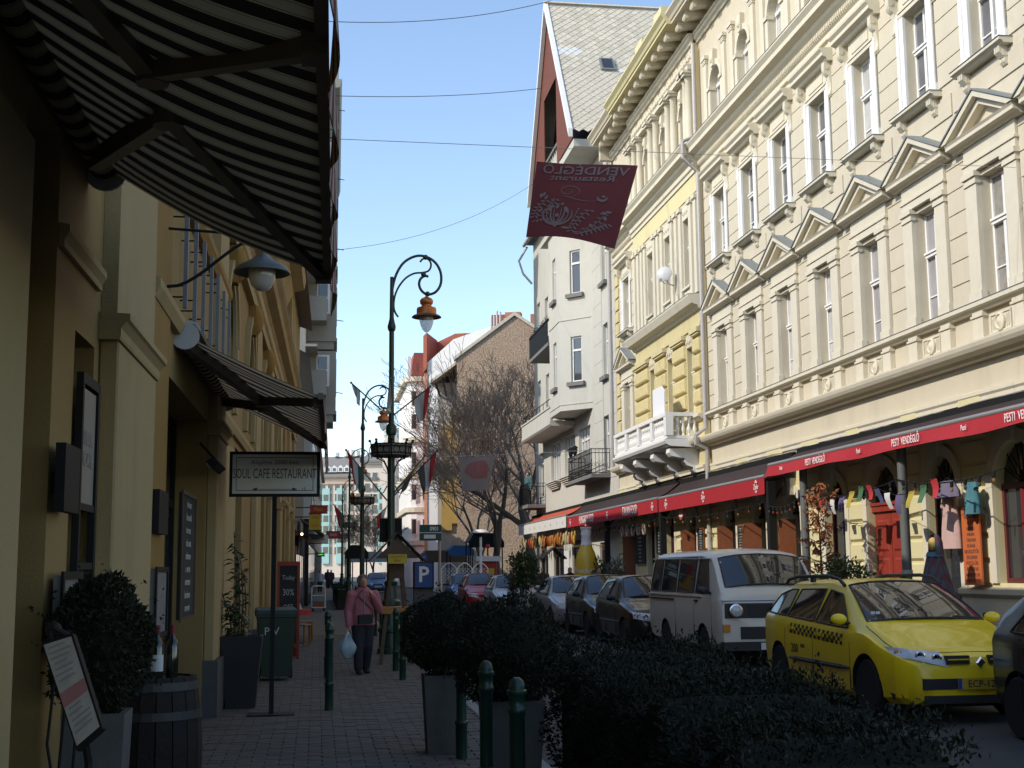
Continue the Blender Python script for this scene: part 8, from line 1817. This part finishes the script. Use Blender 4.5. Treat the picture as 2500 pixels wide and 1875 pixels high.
def person(label, loc, rz, H, coat, legs, hair, fine=False, pose='walk', arm_l='down', arm_r='down', group=None, coat_len=.46, hairlen=.0):
    """facing -y; all heights in fractions of H"""
    t = thing('person', label, 'person', loc, rz, group); vx = .012 if fine else .022; s = H
    hip, sh, neck, head = .50 * s, .80 * s, .845 * s, .925 * s; st = {'walk': .16, 'stand': .03}[pose] * s * .6
    def P(x, y, z): return Vector((x * s, y * s, z * s))
    foot = [(-.055, -.055 if pose == 'walk' else 0), (.055, .07 if pose == 'walk' else 0)]
    hl = {'down': (P(.125, .0, .80), P(.155, .02, .63), P(.150, -.03, .48)), 'mouth': (P(.125, 0, .80), P(.165, -.05, .64), P(.06, -.13, .80))}
    def arm(side, kind): return [Vector((side * p.x, p.y, p.z)) for p in hl[kind]]
    A = {1: arm(1, arm_l), -1: arm(-1, arm_r)}
    body = [([P(0, 0, .50), P(0, 0, .66), P(0, 0, .80)], [.085 * s, .082 * s, .07 * s], .75), ([P(0, 0, .80), P(0, -.005, .87)], [.035 * s, .032 * s]), ([P(0, -.012, .925)], [.043 * s, .052 * s, .062 * s]), ([P(0, -.045, .897)], [.026 * s, .028 * s, .028 * s])]
    body += [([P(0, -.068, .922)], [.010 * s, .014 * s, .016 * s])]
    for e in (-1, 1):
        body.append(([P(e * .044, 0, .925)], [.008 * s, .014 * s, .018 * s])); fx, fy = foot[0 if e < 0 else 1]
        body.append(([P(e * .05, 0, .50), P((e * .05 + fx) / 2, fy * .25 - .02, .28), P(fx, fy + .01, .05)], [.062 * s, .042 * s, .026 * s])); body.append(([P(fx, fy, .03), P(fx, fy - .07, .022)], [.026 * s, .022 * s]))
        a = A[e]; body.append((a, [.036 * s, .028 * s, .02 * s])); d = (a[2] - a[1]).normalized(); body.append(([a[2] + d * .02 * s], [.022 * s, .022 * s, .028 * s]))
        if fine:
            w = d.cross(Vector((1, 0, 0))).normalized()
            for k in range(4): o = w * (.018 * (k - 1.5)) * s * .75; body.append(([a[2] + d * .035 * s + o, a[2] + d * (.06 + .006 * (1.5 - abs(k - 1.5))) * s + o + Vector((-.006 * e * s, -.006 * s, 0))], [.0065 * s, .0055 * s]))
            body.append(([a[2] + d * .02 * s - w * .02 * s, a[2] + d * .04 * s - w * .036 * s], [.008 * s, .006 * s]))
    blob(body, vx * .8, M_skin, 'body', t, 4)
    trousers = []
    for e in (-1, 1):
        fx, fy = foot[0 if e < 0 else 1]; trousers.append(([P(e * .05, 0, .52), P((e * .05 + fx) / 2, fy * .25 - .02, .28), P(fx, fy + .012, .065)], [.075 * s, .056 * s, .046 * s]))
    trousers.append(([P(0, 0, .52), P(0, 0, .6)], [.095 * s, .095 * s], .75)); blob(trousers, vx, legs, 'trousers', t, 4)
    shoes = []
    for e in (-1, 1): fx, fy = foot[0 if e < 0 else 1]; shoes.append(([P(fx, fy + .02, .03), P(fx, fy - .075, .022)], [.03 * s, .026 * s]))
    blob(shoes, vx, mat('dark_shoe', (.02, .02, .022), .6, var=.1), 'shoes', t, 2)
    cz = coat_len; ct = [([P(0, 0, cz + .03), P(0, 0, .60), P(0, .0, .70), P(0, 0, .80)], [.128 * s, .118 * s, .112 * s, .095 * s], .80, 'flat'), ([P(-.10, 0, .795), P(.10, 0, .795)], [.048 * s, .048 * s]), ([P(0, 0, .82), P(0, .0, .855)], [.058 * s, .05 * s])]
    for e in (-1, 1): a = A[e]; ct.append((a[:2] + [a[1].lerp(a[2], .92)], [.05 * s, .042 * s, .034 * s]))
    blob(ct, vx, coat, 'coat', t, 4)
    hp = [([P(0, .008, .945)], [.052 * s, .058 * s, .056 * s]), ([P(0, .03, .92)], [.05 * s, .04 * s, .055 * s])]
    if fine: 
        rr = random.Random(3)
        for k in range(46):
            v = Vector((rr.gauss(0, 1), rr.gauss(0, 1) + .5, rr.gauss(0, 1) + .5)).normalized()
            if v.y < -.35 and v.z < .45: continue
            hp.append(([P(v.x * .052, .008 + v.y * .055, .942 + v.z * .055)], [.016 * s] * 3))
    if hairlen: hp.append(([P(0, .03, .92), P(0, .045, .92 - hairlen)], [.05 * s, .04 * s]))
    blob(hp, vx * .8, hair, 'hair', t, 2)
    return t, A
M_pink = mat('dusty_pink_quilted_jacket', (.36, .12, .135), .8, var=.12, scale=14, bump=.6, bscale=26); M_navy = mat('dark_navy_trousers', (.018, .020, .028), .85, var=.2); M_greyhair = mat('grey_brown_hair', (.16, .13, .11), .9, var=.3, scale=40, bump=.8, bscale=80); M_dk = mat('dark_cloth', (.022, .022, .024), .85, var=.2); M_dhair = mat('dark_hair', (.03, .022, .016), .7, var=.2)
lp = at(885, 1645, Z=0); ld, LA_ = person('woman in a dusty pink jacket walking with a plastic bag, hand at her mouth', (lp.x, lp.y, 0), R(12), 1.53, M_pink, M_navy, M_greyhair, True, 'walk', 'mouth', 'down')
s = 1.53
for e in (-1, 1): MB().ball((e * .017 * s - .002, -.060 * s, .932 * s), .006 * s, .004 * s, .004 * s, 8, 6).build('eye', M_dk, ld, True)
MB().tube([(-.014 * s, -.066 * s, .897 * s), (0, -.071 * s, .896 * s), (.014 * s, -.066 * s, .897 * s)], .0035 * s, 6).build('mouth', mat('lips', (.30, .09, .08), .5, var=0), ld)
MB().tube([(-.012 * s, -.100 * s, .805 * s), (-.01 * s, -.104 * s, .56 * s)], .004 * s, 5).build('zip', mat('zip_metal', (.4, .4, .4), .4, metal=.6, var=0), ld)
MB().tube([(-.02, -.10, 1.30), (-.12, -.13, 1.22), (.10, -.155, 1.0), (.13, -.16, .88)], .008, 5).build('bag_strap', M_dk, ld); MB().cbox(-.12, .12, -.20, -.135, .78, .92, .02).build('shoulder_bag', M_dk, ld)
hd_ = ld.matrix_basis @ LA_[-1][2]; PB = thing('plastic_bag', 'blue and white plastic shopping bag in the hand of the woman in pink', 'bag', hd_ + Vector((-.02, -.02, -.50))); q = MB().grid(lambda u, v: ((.04 + .10 * sin(pi * min(1, v * 1.15)) + .012 * sin(u * 31 + v * 9)) * cos(2 * pi * u), (.02 + .055 * sin(pi * min(1, v * 1.15)) + .008 * sin(u * 23)) * sin(2 * pi * u), .02 + .36 * v), 26, 9); q.build('bag', mat('bag_plastic', (.30, .38, .42), .35, var=.6, scale=7, dirt=(.03, .12, .22), dscale=6, damt=.9), PB, True); MB().tube([(0, 0, .37), (.005, 0, .47)], [.025, .012], 6).build('bag_neck', M_signw, PB)
for k, (px, py, h, c, lb, rz) in enumerate(((781, 1447, 1.66, (.45, .43, .42), 'person in a pale top coming along the far pavement', 0), (800, 1437, 1.75, (.03, .03, .035), 'person in dark clothes behind the one in the pale top', 10), (808, 1436, 1.70, (.02, .022, .03), 'person in a dark coat, right of two on the far pavement', 0), (989, 1432, 1.75, (.035, .04, .05), 'person in dark clothes standing by the far kerb', 40))):
    p = at(px, py, Z=0); person(lb, (p.x, p.y, 0), R(rz), h, mat('far_coat_%d' % k, c, .85, var=.15), M_dk, M_dhair, False, 'walk' if k < 3 else 'stand')
person('person in a green-blue jacket standing on the end balcony of the grey house', (10.35, 64.4, 4.73), R(-60), 1.65, mat('teal_jacket', (.05, .11, .12), .85, var=.15), M_dk, M_dhair, False, 'stand')
for k, (x, y, c, lb) in enumerate(((9.0, 52.6, (.04, .035, .03), 'seated-height figure in dark clothes left of the roofed stall'), (9.35, 48.6, (.05, .02, .02), 'figure in dark clothes right of the roofed stall'), (9.1, 42.5, (.20, .12, .12), 'person in a hooded top beside the giant bottle'))): person(lb, (x, y, .1), R(-20 + 30 * k), 1.55, mat('terrace_coat_%d' % k, c, .85, var=.15), M_dk, M_dhair, False, 'stand')
# ---------------------------------------------------------------- terraces on the square
HL = thing('mushroom_light', 'white mushroom-shaped patio light over the white lattice fence', 'lamp', (at(1174, 1400, Y=62).x, 62, 0)); zt = at(1174, 1292, Y=62).z; MB().lathe([(.09, 0), (.07, .5), (.055, zt - .15)], 12).build('pole', M_white, HL, True); MB().lathe([(.40, zt - .18), (.40, zt - .14), (.28, zt - .03), (.02, zt)], 20).build('cap', M_white, HL, True); MB().lathe([(.12, zt - .36), (.36, zt - .18)], 12).build('lamp_ring', M_black, HL)
LT = thing('lattice_fence', 'white arched lattice fence around the terrace on the square', 'fence', (8.0, 60.5, 0)); xs = (at(1077, 1400, Y=60.5).x - 8.0, at(1192, 1400, Y=60.5).x - 8.0); n_ = 3; w_ = (xs[1] - xs[0]) / n_
for k in range(n_):
    x0 = xs[0] + k * w_; q = MB(); q.bar((x0 + .02, 0, 0), (x0 + .02, 0, 1.62), .04, .04).bar((x0 + w_ - .02, 0, 0), (x0 + w_ - .02, 0, 1.62), .04, .04); tp = lambda u: 1.62 + .28 * sin(pi * u)
    q.tube([(x0 + w_ * i / 10, 0, tp(i / 10)) for i in range(11)], .025, 5); q.bar((x0, 0, .9), (x0 + w_, 0, .9), .03, .03)
    for i in range(-5, 9):
        a = x0 + i * .16; 
        for sg in (1, -1):
            b0, b1 = (a, a + .75) if sg > 0 else (a + .75, a); u0, u1 = max(0, min(1, (b0 - x0) / w_)), max(0, min(1, (b1 - x0) / w_)); 
            if abs(u1 - u0) < .05: continue
            f = lambda xx: .92 + (xx - b0) / (b1 - b0) * .75; q.bar((x0 + u0 * w_, 0, f(x0 + u0 * w_)), (x0 + u1 * w_, 0, min(f(x0 + u1 * w_), tp(u1))), .02, .012)
    q.build('lattice_panel', M_white, LT)
KS = thing('red_kiosk', 'red vending kiosk with white cornice behind the lattice fence', 'kiosk', (at(1191, 1400, Y=66).x, 66, 0)); MB().cbox(-.42, .42, -.3, .4, 0, 2.0, .03).build('body', M_signr, KS); MB().box(-.62, .62, -.45, .5, 2.0, 2.25).build('cornice', M_signw, KS); MB().box(-.05, .28, -.32, -.3, 1.1, 1.65).build('panel', M_signy, KS); MB().tube([(0, 0, 2.25), (0, 0, 2.75)], .05, 6).ball((0, 0, 2.75), .12, n=8, m=6).build('finial', M_signr, KS)
def tent(label, px, Y, w, zt, ze, m, d=2.2):
    p = at(px, 1400, Y=Y); t = thing('terrace_tent', label, 'awning', (p.x, Y, 0), 0, 'terrace tents on the square'); MB().prism([(-w / 2, ze), (w / 2, ze), (w / 2 - .3, zt), (-w / 2 + .3, zt)], 'y', -d / 2, d / 2).build('roof', m, t); MB().box(-w / 2, w / 2, -d / 2 - .02, -d / 2, ze - .3, ze).build('valance', m, t)
    for sx in (-1, 1):
        for sy in (-1, 1): MB().tube([(sx * (w / 2 - .1), sy * (d / 2 - .1), 0), (sx * (w / 2 - .1), sy * (d / 2 - .1), ze)], .04, 6).build('post', M_black, t)
tent('dark terrace tent behind the mushroom light', 1182, 74, 2.0, 3.6, 3.1, M_black); tent('blue terrace awning on the square', 1122, 78, 1.5, 3.0, 2.7, mat('blue_awning', (.03, .10, .25), .8, var=.1)); tent('pale grey tent far down the pavement', 905, 84, 2.6, 2.75, 2.4, mat('pale_tent', (.35, .37, .38), .7, var=.08), 5); tent('dark terrace tent far down the pavement', 868, 70, 1.2, 2.9, 2.5, M_black, 4); tent('brown terrace tent beyond the zone sign', 1080, 90, 3.0, 2.9, 2.4, M_wood_dk)
for k in range(9): t = thing('planter_hedge', 'dark hedge planter on the far pavement, %s of the row' % ('first', 'second', 'third', 'fourth', 'fifth', 'sixth', 'seventh', 'eighth', 'ninth')[k], 'planter', (1.05 + .004 * k, 56 + k * 2.2, 0), 0, 'hedge planters on the far pavement'); MB().box(-.2, .2, -.8, .8, 0, .4).build('trough', M_dark, t); rnd = random.Random(k); q = MB().box(-.18, .18, -.78, .78, .4, .82); leaves(q, [(Vector((rnd.uniform(-.24, .24), rnd.uniform(-.82, .82), rnd.uniform(.4, .92))), Vector((rnd.gauss(0, 1), rnd.gauss(0, 1), .5))) for _ in range(260)], .09, rnd); q.build('hedge', M_box, t)
bpy.data.scenes.remove(TMPS)
